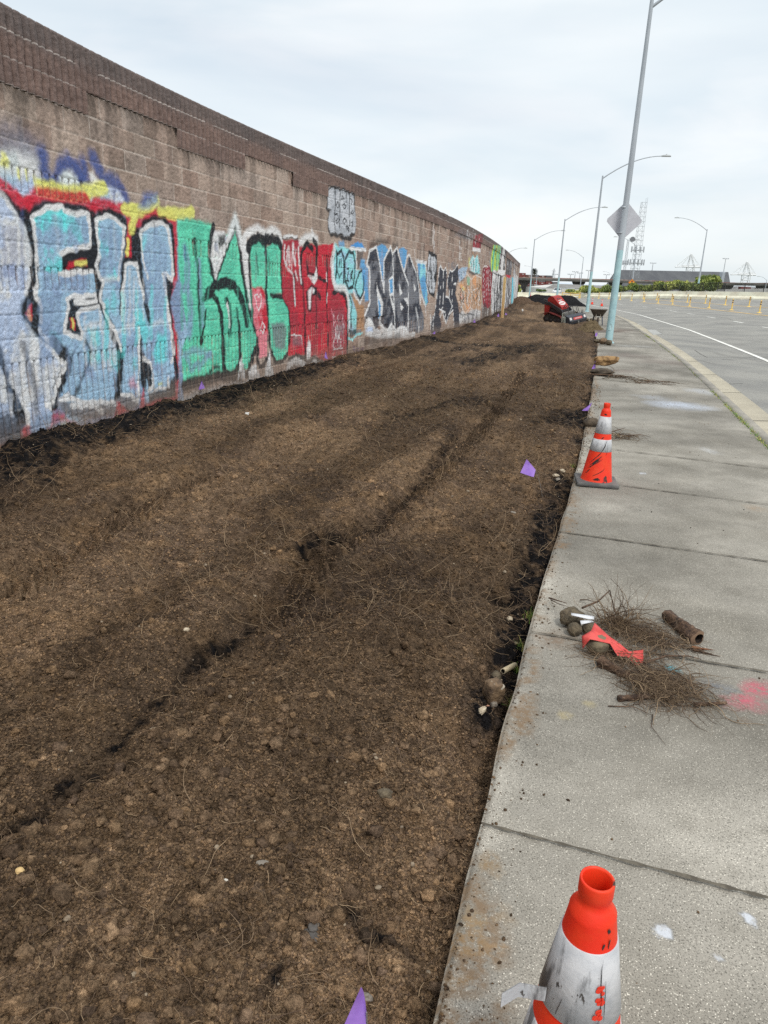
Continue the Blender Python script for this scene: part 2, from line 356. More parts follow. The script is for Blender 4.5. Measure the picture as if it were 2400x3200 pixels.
s gbl .14 .85 .05:12.56,1.49,12.81,1.45,12.88,1.19,12.80,.90
s gbl .15 .85 .03:13.11,1.77,13.13,1.48,13.17,1.21,13.12,1.00
s gbl .10 .7 .04:12.66,.64,12.98,.68,13.36,.57
s gbl .08 .7 .03:12.76,.56,12.80,.42,13.00,.52,13.02,.43,13.36,.62
s dbl .05 .9 .015:12.79,1.98,12.80,1.83
s drk .06 1 .015:13.05,2.07,13.05,1.91,13.09,1.77,13.08,1.41,13.09,1.04,13.10,.75
s drk .05 1 .015:13.10,.75,13.19,.95,13.28,1.19
p whb 1 .03 lav b:13.49,2.24,13.88,2.22,13.98,2.14,13.81,1.87,13.54,1.60,13.45,1.71,13.40,1.93
p drk .9 .03:13.68,2.16,13.91,2.19,13.87,2.07,13.73,2.00
p dbl .5 .04:13.50,2.02,13.67,2.10,13.66,1.94
s drk .09 1 .02:13.56,2.27,13.45,2.08,13.41,1.85,13.46,1.69,13.54,1.61
s wht .05 1 .012:13.58,2.11,13.52,1.99,13.55,1.78,13.56,1.65
s drk .10 1 .02:13.21,1.33,13.29,1.36,13.45,1.39,13.61,1.30,13.70,1.12,13.72,.85,13.72,.60,13.72,.37
s drk .15 1 .02:13.36,1.42,13.56,1.51,13.87,1.54,14.15,1.49,14.34,1.33,14.46,1.11,14.50,.95
s drk .11 1 .02:13.54,1.58,13.79,1.86,13.99,2.11,14.16,2.32,14.23,2.34,14.33,2.05,14.39,1.73,14.49,1.47,14.56,1.21,14.69,.97,14.89,.73,14.86,.61,14.67,.44,14.51,.19
s wht .07 1 .02:13.57,1.63,13.79,1.91,14.02,2.18,14.20,2.43,14.33,2.21,14.38,2.03
s pale .14 .6 .05:14.02,2.20,14.21,2.43,14.33,2.19
p whb 1 .03:14.36,2.08,14.52,2.15,14.62,2.05,14.64,1.65,14.68,1.16,14.59,1.18,14.50,1.55,14.41,1.84
s drk .11 1 .02:13.86,1.31,13.95,1.21,13.97,1.00,13.93,.84
s wht .05 1 .012:13.88,1.26,13.94,1.06,13.93,.93
s drk .07 1 .02:14.17,1.17,14.23,.94,14.25,.73,14.24,.48,14.34,.29,14.46,.16
s drk .09 1 .02:13.71,.39,13.82,.27,14.03,.23,14.19,.33,14.28,.49
s drk .06 .9 .02:13.31,.35,13.48,.41,13.61,.37
s drk .16 1 .03:12.61,.24,13.27,.25,13.68,.26,14.26,.16
p whg .85 .06:12.44,.07,12.87,.12,13.53,.11,14.03,.10,14.65,.10,15.33,.04,15.98,.09,17.42,.06,18.96,.02,19.08,-.15,16.48,-.13,14.24,-.10,12.85,-.05,12.43,-.03
p wht 1 .02:14.29,.49,14.35,.33,14.42,.14,14.15,.14
p wht 1 .02:15.29,.50,15.34,.27,15.49,.02,15.04,.02
p whg .9 .03:14.58,.29,14.78,.31,14.94,.09,14.49,.08
s drk .05 .8 .02:14.26,.22,14.21,.03
s wht .13 .95 .05:14.37,2.10,14.58,2.25,14.91,2.34,15.21,2.28,15.44,2.36,15.70,2.31,15.79,2.19
p grn 1 .03 gr2 b:14.65,2.01,14.74,2.15,15.14,2.19,15.20,2.07,15.56,2.21,15.74,2.14,15.76,1.85,15.77,1.39,15.37,1.36,15.81,1.32,16.05,1.14,16.10,.81,16.05,.52,15.89,.30,15.56,.27,15.39,.48,15.26,.76,15.23,1.22,15.20,1.45,14.71,1.47,14.66,1.82
s drk .15 1 .02:14.60,2.04,14.71,2.15,14.94,2.21,15.18,2.17
s drk .15 1 .02:15.27,2.20,15.44,2.22,15.65,2.20,15.75,2.12
s drk .08 1 .02:15.21,2.26,15.20,2.01,15.22,1.66,15.18,1.45,15.23,1.13,15.27,.76,15.34,.50,15.51,.28,15.79,.26,16.04,.42,16.12,.72,16.07,1.11,15.86,1.32,15.35,1.36
s drk .07 1 .02:14.62,2.05,14.62,1.65,14.69,1.16,14.70,.97
s drk .07 1 .02:15.77,2.14,15.77,1.67,15.81,1.37
s drk .04 .7 .02:14.85,1.99,14.92,1.66
s drk .03 .7 .02:15.30,1.92,15.33,1.66
p red 1 .03 pnk b:14.71,1.47,15.03,1.49,15.13,1.40,15.20,1.13,15.24,.76,15.17,.40,14.91,.40,14.88,.69,14.73,.97
s wht .02 1 .006:14.91,1.12,14.81,1.26,14.78,1.35,14.86,1.38,14.91,1.33,14.97,1.38,15.03,1.34,14.99,1.24,14.91,1.12
s wht .02 1 .006:15.01,.97,15.12,.88,15.05,.78,14.95,.85,15.02,.96
s drk .07 1 .02:14.87,.53,14.83,.39,14.92,.26,15.07,.26,15.23,.41
p gry .85 .04:15.35,.91,15.81,.92,15.97,.82,15.90,.46,15.52,.51
p red 1 .02 rd2 b:15.83,2.23,16.49,2.27,16.69,2.15,17.00,2.24,17.27,2.22,18.16,2.30,18.03,2.13,18.05,1.71,18.17,1.47,18.91,1.36,19.01,.80,19.02,-.02,18.09,.06,17.48,.14,16.86,.28,16.23,.33,16.03,.33,16.14,.71,16.08,1.11,15.82,1.32,15.78,1.85
s drk .05 .8 .02:15.83,2.25,16.15,2.29,16.44,2.27
s wht .05 1 .02:15.88,2.28,16.11,2.31,16.40,2.31
s wht .13 .95 .05:16.55,2.23,16.79,2.33,17.11,2.36,17.31,2.32
s wht .06 .8 .03:17.06,2.48,17.16,2.33
s drk .10 1 .02:16.60,1.57,16.56,1.87,16.65,2.11,16.85,2.23,17.10,2.15
s drk .10 1 .02:17.13,2.31,17.30,2.22,17.30,2.00,17.29,1.71
s drk .07 1 .02:16.86,1.92,16.89,1.72,17.25,1.69,17.74,1.60
s drk .07 1 .02:16.67,1.57,16.73,1.09,16.76,.68,16.79,.26
s drk .06 1 .02:17.79,2.06,17.85,1.70,17.80,1.28,17.87,.73,17.98,.16
s wht .04 .9 .015:17.79,1.74,17.80,1.60
s wht .04 .9 .015:17.85,1.38,17.81,1.21
s drk .10 1 .02:18.14,1.38,18.42,1.44,18.82,1.34,18.99,1.03,19.01,.08
s drk .07 1 .02:16.31,1.20,16.29,1.68
s drk .05 .8 .02:17.28,1.39,17.31,.76
s drk .09 1 .02:17.06,1.49,17.26,1.43,17.48,1.30
p wht 1 .015:16.86,1.69,17.18,1.69,17.28,1.86,17.35,1.65,17.18,1.53,17.05,1.59
p drk 1 .02:16.81,1.43,17.06,1.51,17.31,1.47,17.26,1.36,17.11,1.34,17.06,1.06,16.90,1.06,16.82,1.29
p wht 1 .015:16.88,1.43,17.06,1.48,17.22,1.46,17.17,1.39,17.05,1.37,17.01,1.10,16.94,1.10,16.89,1.29
p wht 1 .015:16.92,.65,17.03,.46,17.00,.15,16.85,.16
s wht .07 .9 .03:16.25,2.18,16.25,2.00,16.34,1.87
s wht .05 .9 .02:15.90,2.14,15.88,1.94,15.96,1.84
s wht .09 .7 .04:16.06,2.10,16.10,1.86
s wht .06 .9 .02:16.47,2.14,16.51,1.87,16.59,1.58
s wht .05 .9 .02:16.04,1.78,16.24,1.70,16.29,1.45,16.33,1.18
s wht .05 .8 .02:16.34,1.75,16.44,1.60
p gry .8 .04 rd2 b:18.06,1.05,18.77,1.11,18.88,.57,18.74,.24,18.15,.26
s pnk .025 .8 .008:18.06,1.08,18.33,.64
s whg .025 .8 .008:18.21,.37,18.33,.62,18.47,.36,18.56,.63
s whg .025 .8 .008:18.15,.10,18.21,.28,18.74,.29,18.68,.10,18.15,.13
p gry .5 .04:16.18,.67,16.62,.67,16.64,.48,16.21,.49
s whg .025 .8 .008:16.18,.69,16.62,.65,16.63,.48
s wht .15 .95 .05:16.04,.15,16.28,.24,16.56,.21,16.75,.08
s wht .15 .95 .05:17.02,.07,17.25,.17,17.51,.04
s drk .07 .9 .02:16.04,.27,16.38,.33,16.69,.24,16.91,.15,17.25,.22,17.51,.10,18.09,.05,18.97,-.00
s drk .05 .8 .02:16.08,.06,16.33,.14,16.56,.01
p drk .95 .03:17.77,3.13,17.81,3.22,18.08,3.31,19.14,3.30,19.37,2.92,19.36,2.55,19.22,2.48,19.05,2.38,18.80,2.40,18.64,2.38,18.47,2.42,18.32,2.41,18.11,2.43,17.96,2.41,17.83,2.52,17.80,2.68,17.87,2.82,17.74,2.87,17.77,3.01
p slv 1 .02 sl2 b:17.81,3.25,18.08,3.31,18.18,3.28,18.30,3.33,18.43,3.29,18.59,3.33,18.75,3.29,18.86,3.30,18.95,3.26,19.08,3.32,19.23,3.27,19.29,3.17,19.27,3.04,19.35,2.92,19.38,2.77,19.33,2.58,19.19,2.55,19.10,2.56,18.99,2.48,18.88,2.48,18.71,2.47,18.60,2.51,18.52,2.51,18.36,2.48,18.23,2.49,18.11,2.50,17.96,2.48,17.86,2.57,17.83,2.69,17.91,2.83,18.00,2.89,17.82,2.90,17.81,3.12
s drk .028 1 .008:17.79,3.21,18.08,3.31,18.18,3.26,18.30,3.33,18.43,3.27,18.59,3.33,18.75,3.29,18.86,3.30,18.95,3.26,19.08,3.32,19.24,3.27,19.27,3.04
s drk .028 1 .008:18.18,3.28,18.19,2.99,18.17,2.90,18.18,2.65,18.23,2.49
s drk .028 1 .008:18.43,3.27,18.45,2.93,18.45,2.67,18.47,2.52
s drk .028 1 .008:18.96,3.26,18.98,2.98,19.01,2.71,18.96,2.56
s drk .028 1 .008:18.76,3.29,18.81,3.00
s drk .022 1 .007:18.34,3.06,18.24,2.99,18.32,2.95,18.44,3.01,18.34,3.06,18.45,2.96
s drk .022 1 .007:18.68,3.08,18.58,3.02,18.67,2.97,18.79,3.03,18.68,3.08,18.77,2.96
s drk .022 1 .007:18.60,3.19,18.52,3.13,18.71,3.14,18.54,3.20
s drk .022 1 .007:18.33,2.76,18.23,2.71,18.30,2.67,18.42,2.73,18.30,2.84,18.19,2.82
s drk .022 1 .007:18.72,2.81,18.62,2.75,18.70,2.69,18.83,2.77,18.72,2.81,18.87,2.72
s drk .022 1 .007:18.87,2.68,18.79,2.64,18.87,2.61,18.95,2.65,18.84,2.68,18.99,2.56
s drk .022 1 .007:19.09,3.26,19.01,3.19,19.15,3.16,19.07,3.08
s drk .022 1 .007:19.16,2.98,19.05,2.93,19.16,2.91,19.25,2.98
s drk .022 1 .007:19.09,2.75,19.17,2.79,19.18,2.68
p sky 1 .03 ltb b:18.06,2.00,18.22,2.26,18.34,2.21,18.68,2.25,18.86,2.20,19.32,2.25,19.42,2.17,19.44,1.86,19.79,1.84,19.96,1.71,19.96,1.39,19.76,1.23,19.38,1.39,19.09,1.38,19.34,1.19,19.55,.98,19.56,.50,19.10,.55,19.01,1.24,18.81,1.47,18.20,1.50,18.07,1.76
s wht .13 .9 .04:18.20,2.26,18.08,1.97,18.11,1.71,18.25,1.50,18.81,1.47,19.00,1.33,19.06,1.08,19.09,.61
s sky .1 .9 .03:18.24,2.26,18.39,2.18,18.69,2.24,18.91,2.18,19.32,2.24
p blu 1 .04 gbl b:19.83,2.03,20.25,1.91,20.34,1.22,20.10,1.19,19.85,1.71
p tan 1 .03:19.33,1.38,19.48,1.28,19.74,1.13,20.03,1.11,20.07,.59,19.64,.52,19.58,.98,19.37,1.19
p gry .8 .03:19.56,.60,19.94,.62,19.95,.48,19.56,.49
s whb .06 .9 .02:19.33,1.42,19.43,1.31,19.77,1.17,20.03,1.39
s drk .07 1 .02:18.35,2.12,18.56,2.19,18.70,2.06,18.74,1.84,18.72,1.58
s drk .07 1 .02:18.31,2.15,18.33,1.83,18.28,1.66
s drk .07 1 .02:18.81,2.04,19.00,2.19,19.26,2.18,19.38,2.01,19.37,1.70,19.28,1.50,19.00,1.47,18.81,1.62,18.78,1.99
s drk .04 1 .01:18.47,2.01,18.46,1.88
s drk .04 1 .01:18.57,2.02,18.57,1.88
s drk .05 .8 .015:18.36,1.78,18.47,1.68,18.60,1.77
s drk .035 1 .01:18.88,1.85,19.02,1.87,18.98,1.77,18.92,1.67,19.03,1.61,18.85,1.62
s drk .035 1 .01:19.11,1.84,19.15,1.62,19.26,1.83,19.14,1.76,19.28,1.63
s drk .06 1 .02:19.84,1.84,19.65,1.79,19.46,1.58,19.42,1.47,19.74,1.25,19.96,1.39,19.96,1.71
s drk .05 1 .015:19.05,1.35,19.25,1.16,19.19,.92,19.28,.60
s drk .12 .9 .03:19.14,.61,19.29,.54,19.53,.59
s blu .10 .8 .04:18.45,2.30,18.68,2.32
p bl2 .95 .03:19.04,2.29,19.22,2.34,19.50,2.40,19.80,2.39,20.04,2.28,19.51,2.27
s wht .07 1 .015:19.04,2.26,19.51,2.26,20.04,2.27
p drb .95 .03:19.47,2.22,19.91,2.25,19.83,2.03,19.54,1.86
s wht .05 1 .012:19.44,2.26,19.48,2.02,19.49,1.86
p blu .9 .04:19.75,2.07,20.03,2.08,19.99,1.91,19.69,1.87
s sky .05 .9 .02:19.05,.48,19.39,.40,19.54,.49,19.95,.52
s drk .12 .7 .08:20.37,2.37,20.97,2.50,21.63,2.52
s drk .12 .7 .08:22.08,2.47,22.48,2.48
p blu 1 .03 gbl b:20.79,2.37,21.09,2.44,21.45,2.44,21.71,2.33,21.37,2.11,21.40,1.60,21.09,1.90
p blu 1 .03 gbl b:22.59,2.41,22.98,2.47,23.39,2.41,23.25,1.90,22.97,2.04
p nbk 1 .02 gry b:20.40,2.31,20.76,2.36,21.08,1.99,21.45,1.44,21.40,2.08,21.89,2.41,22.09,2.28,22.42,2.44,22.73,2.18,23.19,1.84,23.60,2.33,24.21,2.06,24.78,1.79,25.09,.28,23.87,.33,23.37,.49,22.49,.45,21.88,.48,21.29,.65,20.88,.54,20.40,.82,20.14,.74,20.12,.96,20.43,1.15,20.36,1.88,20.14,1.96
p whb .85 .03:20.15,.61,20.35,.82,20.64,.72,20.95,.52,21.19,.48,21.48,.62,21.88,.47,22.19,.64,22.49,.49,22.64,.41,23.06,.51,23.60,.46,23.96,.26,24.72,.26,24.74,.17,23.90,.16,22.66,.25,21.64,.29,21.20,.32,20.16,.45
p lav .9 .03:20.21,.53,20.31,.63,20.70,.63,20.80,.52
s drk .20 .6 .10:20.17,.33,21.34,.24,22.32,.20,23.02,.29
p wht 1 .015:20.88,1.61,21.06,1.40,21.43,1.16,21.42,.89,21.23,.67,21.04,1.04,20.93,1.39
p blu 1 .015:21.02,1.27,21.27,1.07,21.27,.87,21.17,.79
p wht 1 .015:21.83,1.69,22.18,1.80,22.30,1.33,22.04,1.29,22.45,1.01,22.44,.82,21.94,1.31
p blu 1 .015:21.89,1.67,22.17,1.71,22.21,1.38,22.00,1.35
p wht 1 .015:22.75,1.60,23.08,1.36,22.87,1.29
p wht 1 .015:22.89,1.14,23.30,.99,23.04,.91
p wht 1 .015:23.25,1.24,23.71,1.22,23.75,1.02
p wht .9 .015:24.21,1.62,24.49,1.46,24.30,1.37
s wht .065 1 .015:20.10,.89,20.43,1.15,20.36,1.88,20.13,1.96,20.33,2.27,20.79,2.37,21.08,1.99,21.47,1.40
s wht .065 1 .015:21.47,1.40,21.39,1.91,21.40,2.13,21.89,2.43,22.08,2.26,22.17,1.93,22.30,1.33,22.52,.53
s wht .06 1 .015:22.09,2.28,22.42,2.44,22.73,2.18,23.19,1.84,23.65,1.59,23.88,.36
s wht .06 1 .015:23.18,1.86,23.38,2.26,23.60,2.33,24.40,1.90
s wht .07 1 .02:20.15,.66,20.35,.82,20.64,.72,20.94,.54,21.22,.50,21.23,.68,21.48,.60,21.88,.48,22.19,.64,22.48,.50,22.64,.42,23.06,.51,23.60,.46,23.96,.27,24.72,.27
s drp .035 1 .01:19.45,.26,19.51,.14,19.43,.20
s drp .03 1 .01:19.62,.21,19.76,.20,19.66,.15,19.79,.13
s drp .03 1 .01:19.86,.12,19.92,.21,19.97,.15,20.02,.22,20.06,.11
s whb .05 .6 .03:24.14,2.45,24.27,2.18
p nbk 1 .02 gry b:24.40,1.24,24.60,1.75,24.77,1.34,25.07,1.02,25.56,.69,25.72,.39,25.46,.27,24.91,.24,24.58,.30
p blu 1 .03 sky b:24.48,2.17,25.51,2.19,25.56,1.77,26.06,1.11,25.79,.99,25.23,1.34,24.78,1.76
s whb .09 .95 .02:24.39,2.19,25.56,2.18
s wht .06 .95 .02:24.44,2.15,24.60,1.75,25.10,1.07,25.12,1.42
s wht .06 .95 .02:25.43,2.14,25.68,1.87,25.64,1.64,26.01,1.34
s wht .06 .95 .02:25.05,1.34,25.69,.99,25.85,.72
s whb .12 .7 .04:24.59,.93,24.92,.60,25.07,.31
s drk .05 .6 .04:24.46,2.49,24.49,2.21
s drk .05 .6 .04:24.75,2.54,24.75,2.22
s drk .10 .7 .05:25.18,2.65,25.23,2.22
s whb .06 .6 .03:26.21,3.19,26.25,2.85,26.50,2.48
p drk 1 .02:25.77,2.53,26.89,2.45,27.14,1.92,26.84,1.38,26.89,1.19,26.11,1.33,25.58,1.68
p slv 1 .02 sl2 b:25.89,2.45,26.16,2.37,26.58,2.38,26.87,2.30,26.92,2.01,26.62,1.82,26.89,1.60,26.83,1.40,26.65,1.33,26.46,1.38,26.32,1.33,25.91,1.55,25.65,1.68,25.71,1.98,25.73,2.30
s drk .05 1 .012:26.07,2.35,26.03,2.07,26.31,1.78,26.54,1.38
s drk .05 1 .012:25.84,1.94,26.05,2.07,26.28,1.91,26.14,1.64
s drk .05 1 .012:26.52,2.26,26.51,1.91
s tan .1 .8 .04:25.93,1.23,26.16,1.11
s whb .07 .8 .03:26.42,.70,26.65,.42,26.80,.69
s whb .05 .7 .02:26.59,.42,26.64,.00
p nbk 1 .02:26.97,.66,27.22,1.21,27.25,1.60,27.27,2.08,27.52,2.15,27.98,1.98,28.35,2.12,28.62,1.95,28.62,1.56,28.59,1.22,29.26,1.17,29.95,.85,30.14,.74,29.60,.60,28.98,.34,28.26,.76,27.81,.80,27.62,.62
p nbk .95 .03:26.75,.67,27.73,.66,28.19,.35,28.01,.11,26.77,-.05,26.56,.35
p nbk 1 .02:28.66,1.76,29.10,2.06,29.54,2.02,30.51,2.25,30.96,1.94,30.65,1.67,30.38,1.57,30.98,1.04,31.49,.62,31.79,.11,30.74,-.03,30.46,.30,30.14,.74,29.43,.66,28.85,.95,28.70,1.20,29.27,1.24
p ltb .8 .03 lav b:30.65,2.09,31.52,2.22,32.81,2.25,32.39,1.91,31.06,1.68
s wht .05 1 .012:27.03,.66,27.22,1.21,27.29,1.60,27.30,2.08,27.52,2.15,28.00,2.00,28.36,2.12,28.63,1.93,28.63,1.22
s wht .05 1 .012:28.00,2.00,28.21,1.32,28.28,.89,27.93,.82
s wht .05 1 .012:27.70,1.25,27.67,.85,28.72,.71,28.95,.34
s wht .05 1 .012:28.70,1.20,28.79,1.76,29.10,2.06,29.54,2.02,29.73,1.31,29.96,.90,29.43,.66
s wht .05 1 .012:29.54,2.02,29.95,2.10,30.50,2.27
s wht .05 1 .012:28.63,1.22,29.26,1.18,29.95,.85
s wht .06 1 .015:29.18,1.61,29.27,1.24
s wht .05 1 .012:27.69,1.56,27.78,1.40
s wht .05 1 .012:29.98,1.62,30.42,1.67,30.15,1.57
s wht .06 1 .015:27.87,.57,28.22,.77,28.98,.33,29.37,.63,30.14,.74,30.52,.22
s whb .04 .7 .02:29.36,.25,29.50,.03
p tan .0 .03:27.87,.58,28.20,.74,28.99,.32,30.15,.71,30.53,.11,28.26,.10
p ort 1 .04 tan b:30.90,1.68,32.09,1.74,32.69,2.08,34.01,1.93,35.12,2.04,37.29,1.98,37.91,1.26,37.96,.59,34.29,.53,33.04,.48,31.56,.86,30.99,1.01,30.40,1.31
p ora .8 .05:31.07,1.65,32.14,1.63,32.60,1.44,31.51,1.41
p yel .6 .04:31.62,1.57,32.58,1.49,31.89,1.35
p gr2 .6 .05:32.77,1.91,33.59,1.90,33.54,1.58,32.91,1.60
p ora .8 .04:34.23,1.93,35.37,2.01,35.62,1.58,34.62,1.64
p red .5 .04:31.35,1.38,31.97,1.16,31.84,1.05
p ora .6 .05:32.86,.86,34.37,.80,34.29,.53,33.38,.62
s drk .05 .7 .02:30.96,1.31,31.83,1.08,32.11,.85,31.42,.79
s drk .05 .7 .02:34.35,1.28,35.47,.97,36.40,1.14,35.51,1.34
s drk .04 .7 .02:32.11,1.68,32.86,1.29,32.60,1.01
s drk .05 .7 .02:35.80,1.71,36.25,1.40,37.25,1.59
s whg .04 .8 .02:31.33,1.01,32.15,.74,33.02,.51,34.17,.75,35.70,.55
s whg .04 .7 .02:32.72,2.02,34.07,1.81,35.13,2.01,37.33,1.91
s whg .04 .7 .02:34.75,1.40,36.19,1.49,37.38,.93
p whb .85 .05 gry b:31.51,.56,32.18,.68,33.04,.48,34.24,.63,36.17,.63,37.97,.49,37.91,.12,34.28,.11,31.65,.22
s drk .05 .7 .02:31.49,.62,32.25,.51,34.30,.50,35.79,.39
s ltb .1 .6 .05:34.29,.08,35.95,.10
p sky .95 .04 whb b:33.12,2.42,34.02,2.75,34.65,2.65,35.29,2.80,36.48,2.34,36.78,2.09,35.36,2.04,33.47,2.15
s drk .07 .8 .03:33.29,2.09,34.88,2.03,35.83,2.08
p yel .5 .05:32.83,2.61,33.24,2.60,33.41,2.26,33.00,2.25
s tan .07 .8 .04:33.75,2.84,34.65,2.65,35.24,2.88
p rd3 .95 .03 rd2 v:33.87,3.44,36.30,3.68,36.25,3.04,33.80,2.96
s whg .05 .8 .02:34.39,3.53,34.54,3.05
s whg .05 .8 .02:35.20,3.58,35.42,3.00
p whb .95 .03:33.67,3.01,36.23,3.07,36.24,2.93,33.74,2.87
s whg .05 .7 .03:30.57,3.11,30.93,2.61,31.27,2.42
s whg .05 .5 .03:31.98,3.61,32.24,3.26
s whg .04 .4 .03:31.76,3.31,32.06,3.03
p rd3 1 .03 rd2 v:37.47,2.24,37.87,2.44,38.76,2.33,39.48,2.52,40.66,2.44,41.69,2.43,42.70,.84,41.72,.49,38.81,.67,37.65,1.42
s whg .05 .9 .02:38.16,2.25,39.31,.90
s whg .05 .9 .02:39.23,2.48,40.23,.96
s whg .04 .9 .02:40.34,2.37,41.59,.64
s whg .04 .9 .02:37.76,2.37,38.67,2.46,39.73,2.42
p whg .7 .05 drk v:38.38,.58,39.31,.90,41.10,.50,42.23,.62,42.79,-.00,38.66,-.05
p lim 1 .04 gr2 v:41.17,3.48,45.95,3.68,46.11,2.90,45.85,2.41,41.44,2.25,40.74,2.73
s tea .08 .9 .03:40.03,3.18,40.24,2.71,41.13,2.28
p drk .9 .04 whg v:45.99,3.65,51.27,3.77,51.50,2.52,46.43,2.42
p whb 1 .03 drk v:41.85,2.25,42.85,2.39,50.09,2.10,52.00,.21,50.87,-.13,43.94,.01,42.47,.85
s drk .06 .9 .02:42.54,2.23,45.12,2.16,49.60,2.18
p pkw 1 .03:45.36,2.44,52.35,2.54,51.88,2.28,48.87,2.17,45.86,2.25
p gry .9 .04 drk v:52.51,3.28,61.30,3.26,60.65,2.27,52.79,2.27
p whg .9 .04 nbk v:50.41,2.15,61.44,2.23,64.31,-.14,52.66,.04
p red .95 .03:53.36,.17,61.11,.09,61.58,-.15,53.53,-.06
p red .9 .03:52.75,2.29,59.84,2.34,59.64,2.13,54.94,2.15
p cyb 1 .04 sky v:62.85,2.24,70.56,2.27,68.99,-.01,65.61,-.05
p whg .8 .04 gry v:63.79,2.83,77.74,2.35,76.50,-.05,70.28,-.37
p gry .5 .06 drk v:61.07,3.37,68.81,3.12,70.92,2.27,63.92,2.77
p gry .5 .08:30.36,3.44,34.06,3.51,32.95,3.19,29.56,3.17
s whg 0.090 .9 .02:37.76,2.14,37.87,2.03,38.08,1.92,38.14,1.80,38.07,1.68,38.16,1.56,38.23,1.45,38.28,1.33,38.40,1.21,38.67,1.08
s whg 0.063 .9 .02:39.00,2.35,39.20,2.11,39.20,1.87,39.44,1.63,39.58,1.39,39.88,1.14
s whg 0.084 .9 .02:39.77,2.28,39.95,2.17,39.97,2.06,40.06,1.95,40.12,1.84,40.22,1.73,40.53,1.61,40.58,1.50,40.68,1.38,40.59,1.27
s whg 0.074 .9 .02:41.01,2.14,41.25,1.99,41.24,1.84,41.57,1.69,41.77,1.53,41.71,1.38,41.83,1.22
s drk 0.049 .9 .02:39.09,1.97,39.07,1.82,39.33,1.67,39.44,1.51,39.30,1.35,39.56,1.19,39.80,1.03
s drk 0.062 .9 .02:40.76,2.01,40.95,1.80,41.11,1.59,41.19,1.37,41.35,1.16,41.43,.94,41.73,.71
s drk 0.195 .9 .02:42.85,1.87,42.99,1.69,42.93,1.50,43.42,1.31,43.47,1.11,43.74,.92,43.73,.72,43.90,.52
s drk 0.208 .9 .02:43.38,1.78,43.71,1.62,43.85,1.45,44.24,1.27,44.46,1.10,44.47,.92,44.58,.74,44.77,.56
s drk 0.175 .9 .02:43.89,1.99,44.20,1.77,44.37,1.54,44.53,1.31,44.94,1.08,45.32,.84,45.58,.59,45.84,.35,45.74,.11
s drk 0.135 .9 .02:44.90,2.15,44.84,1.93,45.28,1.71,45.58,1.49,45.59,1.27,45.84,1.05,46.04,.82,46.64,.58
s drk 0.153 .9 .02:45.78,2.07,46.27,1.89,46.51,1.71,46.48,1.52,46.52,1.33,47.11,1.14,47.30,.94,47.51,.74,47.80,.54,48.18,.33
s drk 0.139 .9 .02:46.98,1.82,47.41,1.61,47.80,1.38,47.72,1.16,48.30,.93,48.38,.70,48.48,.47,49.21,.22
s drk 0.127 .9 .02:48.08,2.06,48.48,1.82,49.04,1.56,48.98,1.31,49.27,1.05,50.12,.77,49.96,.51,50.92,.22,51.31,-.07
s drk 0.158 .9 .02:49.19,1.84,49.67,1.65,49.55,1.46,50.29,1.26,50.50,1.06,50.83,.85,50.68,.65,51.41,.44,51.45,.23,51.65,.02
s whb 0.106 .9 .02:42.98,1.88,43.45,1.55,43.82,1.21,44.17,.86,44.34,.51,45.03,.13
s whb 0.100 .9 .02:44.05,2.10,44.27,1.89,44.52,1.68,44.92,1.47,45.16,1.25,45.07,1.03,45.64,.80,45.81,.57,45.86,.35,46.32,.11
s whb 0.073 .9 .02:45.35,2.20,45.91,1.84,46.68,1.48,46.97,1.10,47.09,.72,47.67,.33
s whb 0.127 .9 .02:46.59,2.07,47.09,1.78,47.33,1.48,48.17,1.18,48.41,.87,49.04,.54,49.23,.22
s whb 0.095 .9 .02:49.23,2.26,49.01,2.05,49.75,1.84,49.50,1.63,50.08,1.41,50.26,1.19,51.00,.97,50.67,.75,51.01,.52
s drk 0.092 .9 .02:40.97,3.27,41.07,3.19,41.11,3.09,41.15,3.00,41.34,2.92,41.65,2.84,41.75,2.74,41.76,2.65,41.70,2.55,41.82,2.46
s drk 0.122 .9 .02:42.83,3.37,42.50,3.26,42.67,3.18,43.14,3.10,43.05,3.00,43.13,2.91,43.01,2.81,43.13,2.72,43.23,2.62
s drk 0.094 .9 .02:43.02,3.42,43.50,3.34,43.61,3.24,43.34,3.12,43.58,3.03,43.69,2.92,44.00,2.83,43.91,2.72,43.94,2.61,43.99,2.50
s drk 0.087 .9 .02:44.90,3.40,45.23,3.31,45.19,3.21,45.14,3.10,45.46,3.01,45.53,2.91,45.47,2.80,46.07,2.72
s whg 0.103 .9 .02:46.65,3.34,46.36,3.23,46.59,3.13,47.21,3.05,47.23,2.94,47.07,2.83,46.99,2.72,47.41,2.63
s whg 0.139 .9 .02:47.64,3.44,47.94,3.32,48.13,3.19,48.46,3.07,48.72,2.95,48.71,2.81
s whg 0.130 .9 .02:49.32,3.40,48.96,3.29,49.50,3.22,49.33,3.11,50.00,3.04,50.11,2.94,50.06,2.84,49.83,2.73
s whg 0.142 .9 .02:50.31,3.39,50.69,3.24,50.52,3.06,50.68,2.89,51.56,2.74,51.71,2.56
s whg 0.119 .9 .02:52.18,2.08,52.80,1.82,53.15,1.56,53.57,1.29,53.58,1.02,54.00,.74
s whg 0.174 .9 .02:54.00,1.73,54.65,1.60,54.48,1.47,54.36,1.34,54.67,1.21,55.41,1.07,55.46,.94,56.02,.80,55.76,.67,56.22,.52
s whg 0.121 .9 .02:54.90,1.98,55.33,1.68,55.76,1.37,56.96,1.05,57.47,.73,58.27,.39,58.60,.06
s whg 0.161 .9 .02:56.99,1.88,57.04,1.70,57.03,1.53,57.79,1.35,58.14,1.17,57.87,1.00,59.12,.80,59.43,.61,59.68,.42,59.47,.24
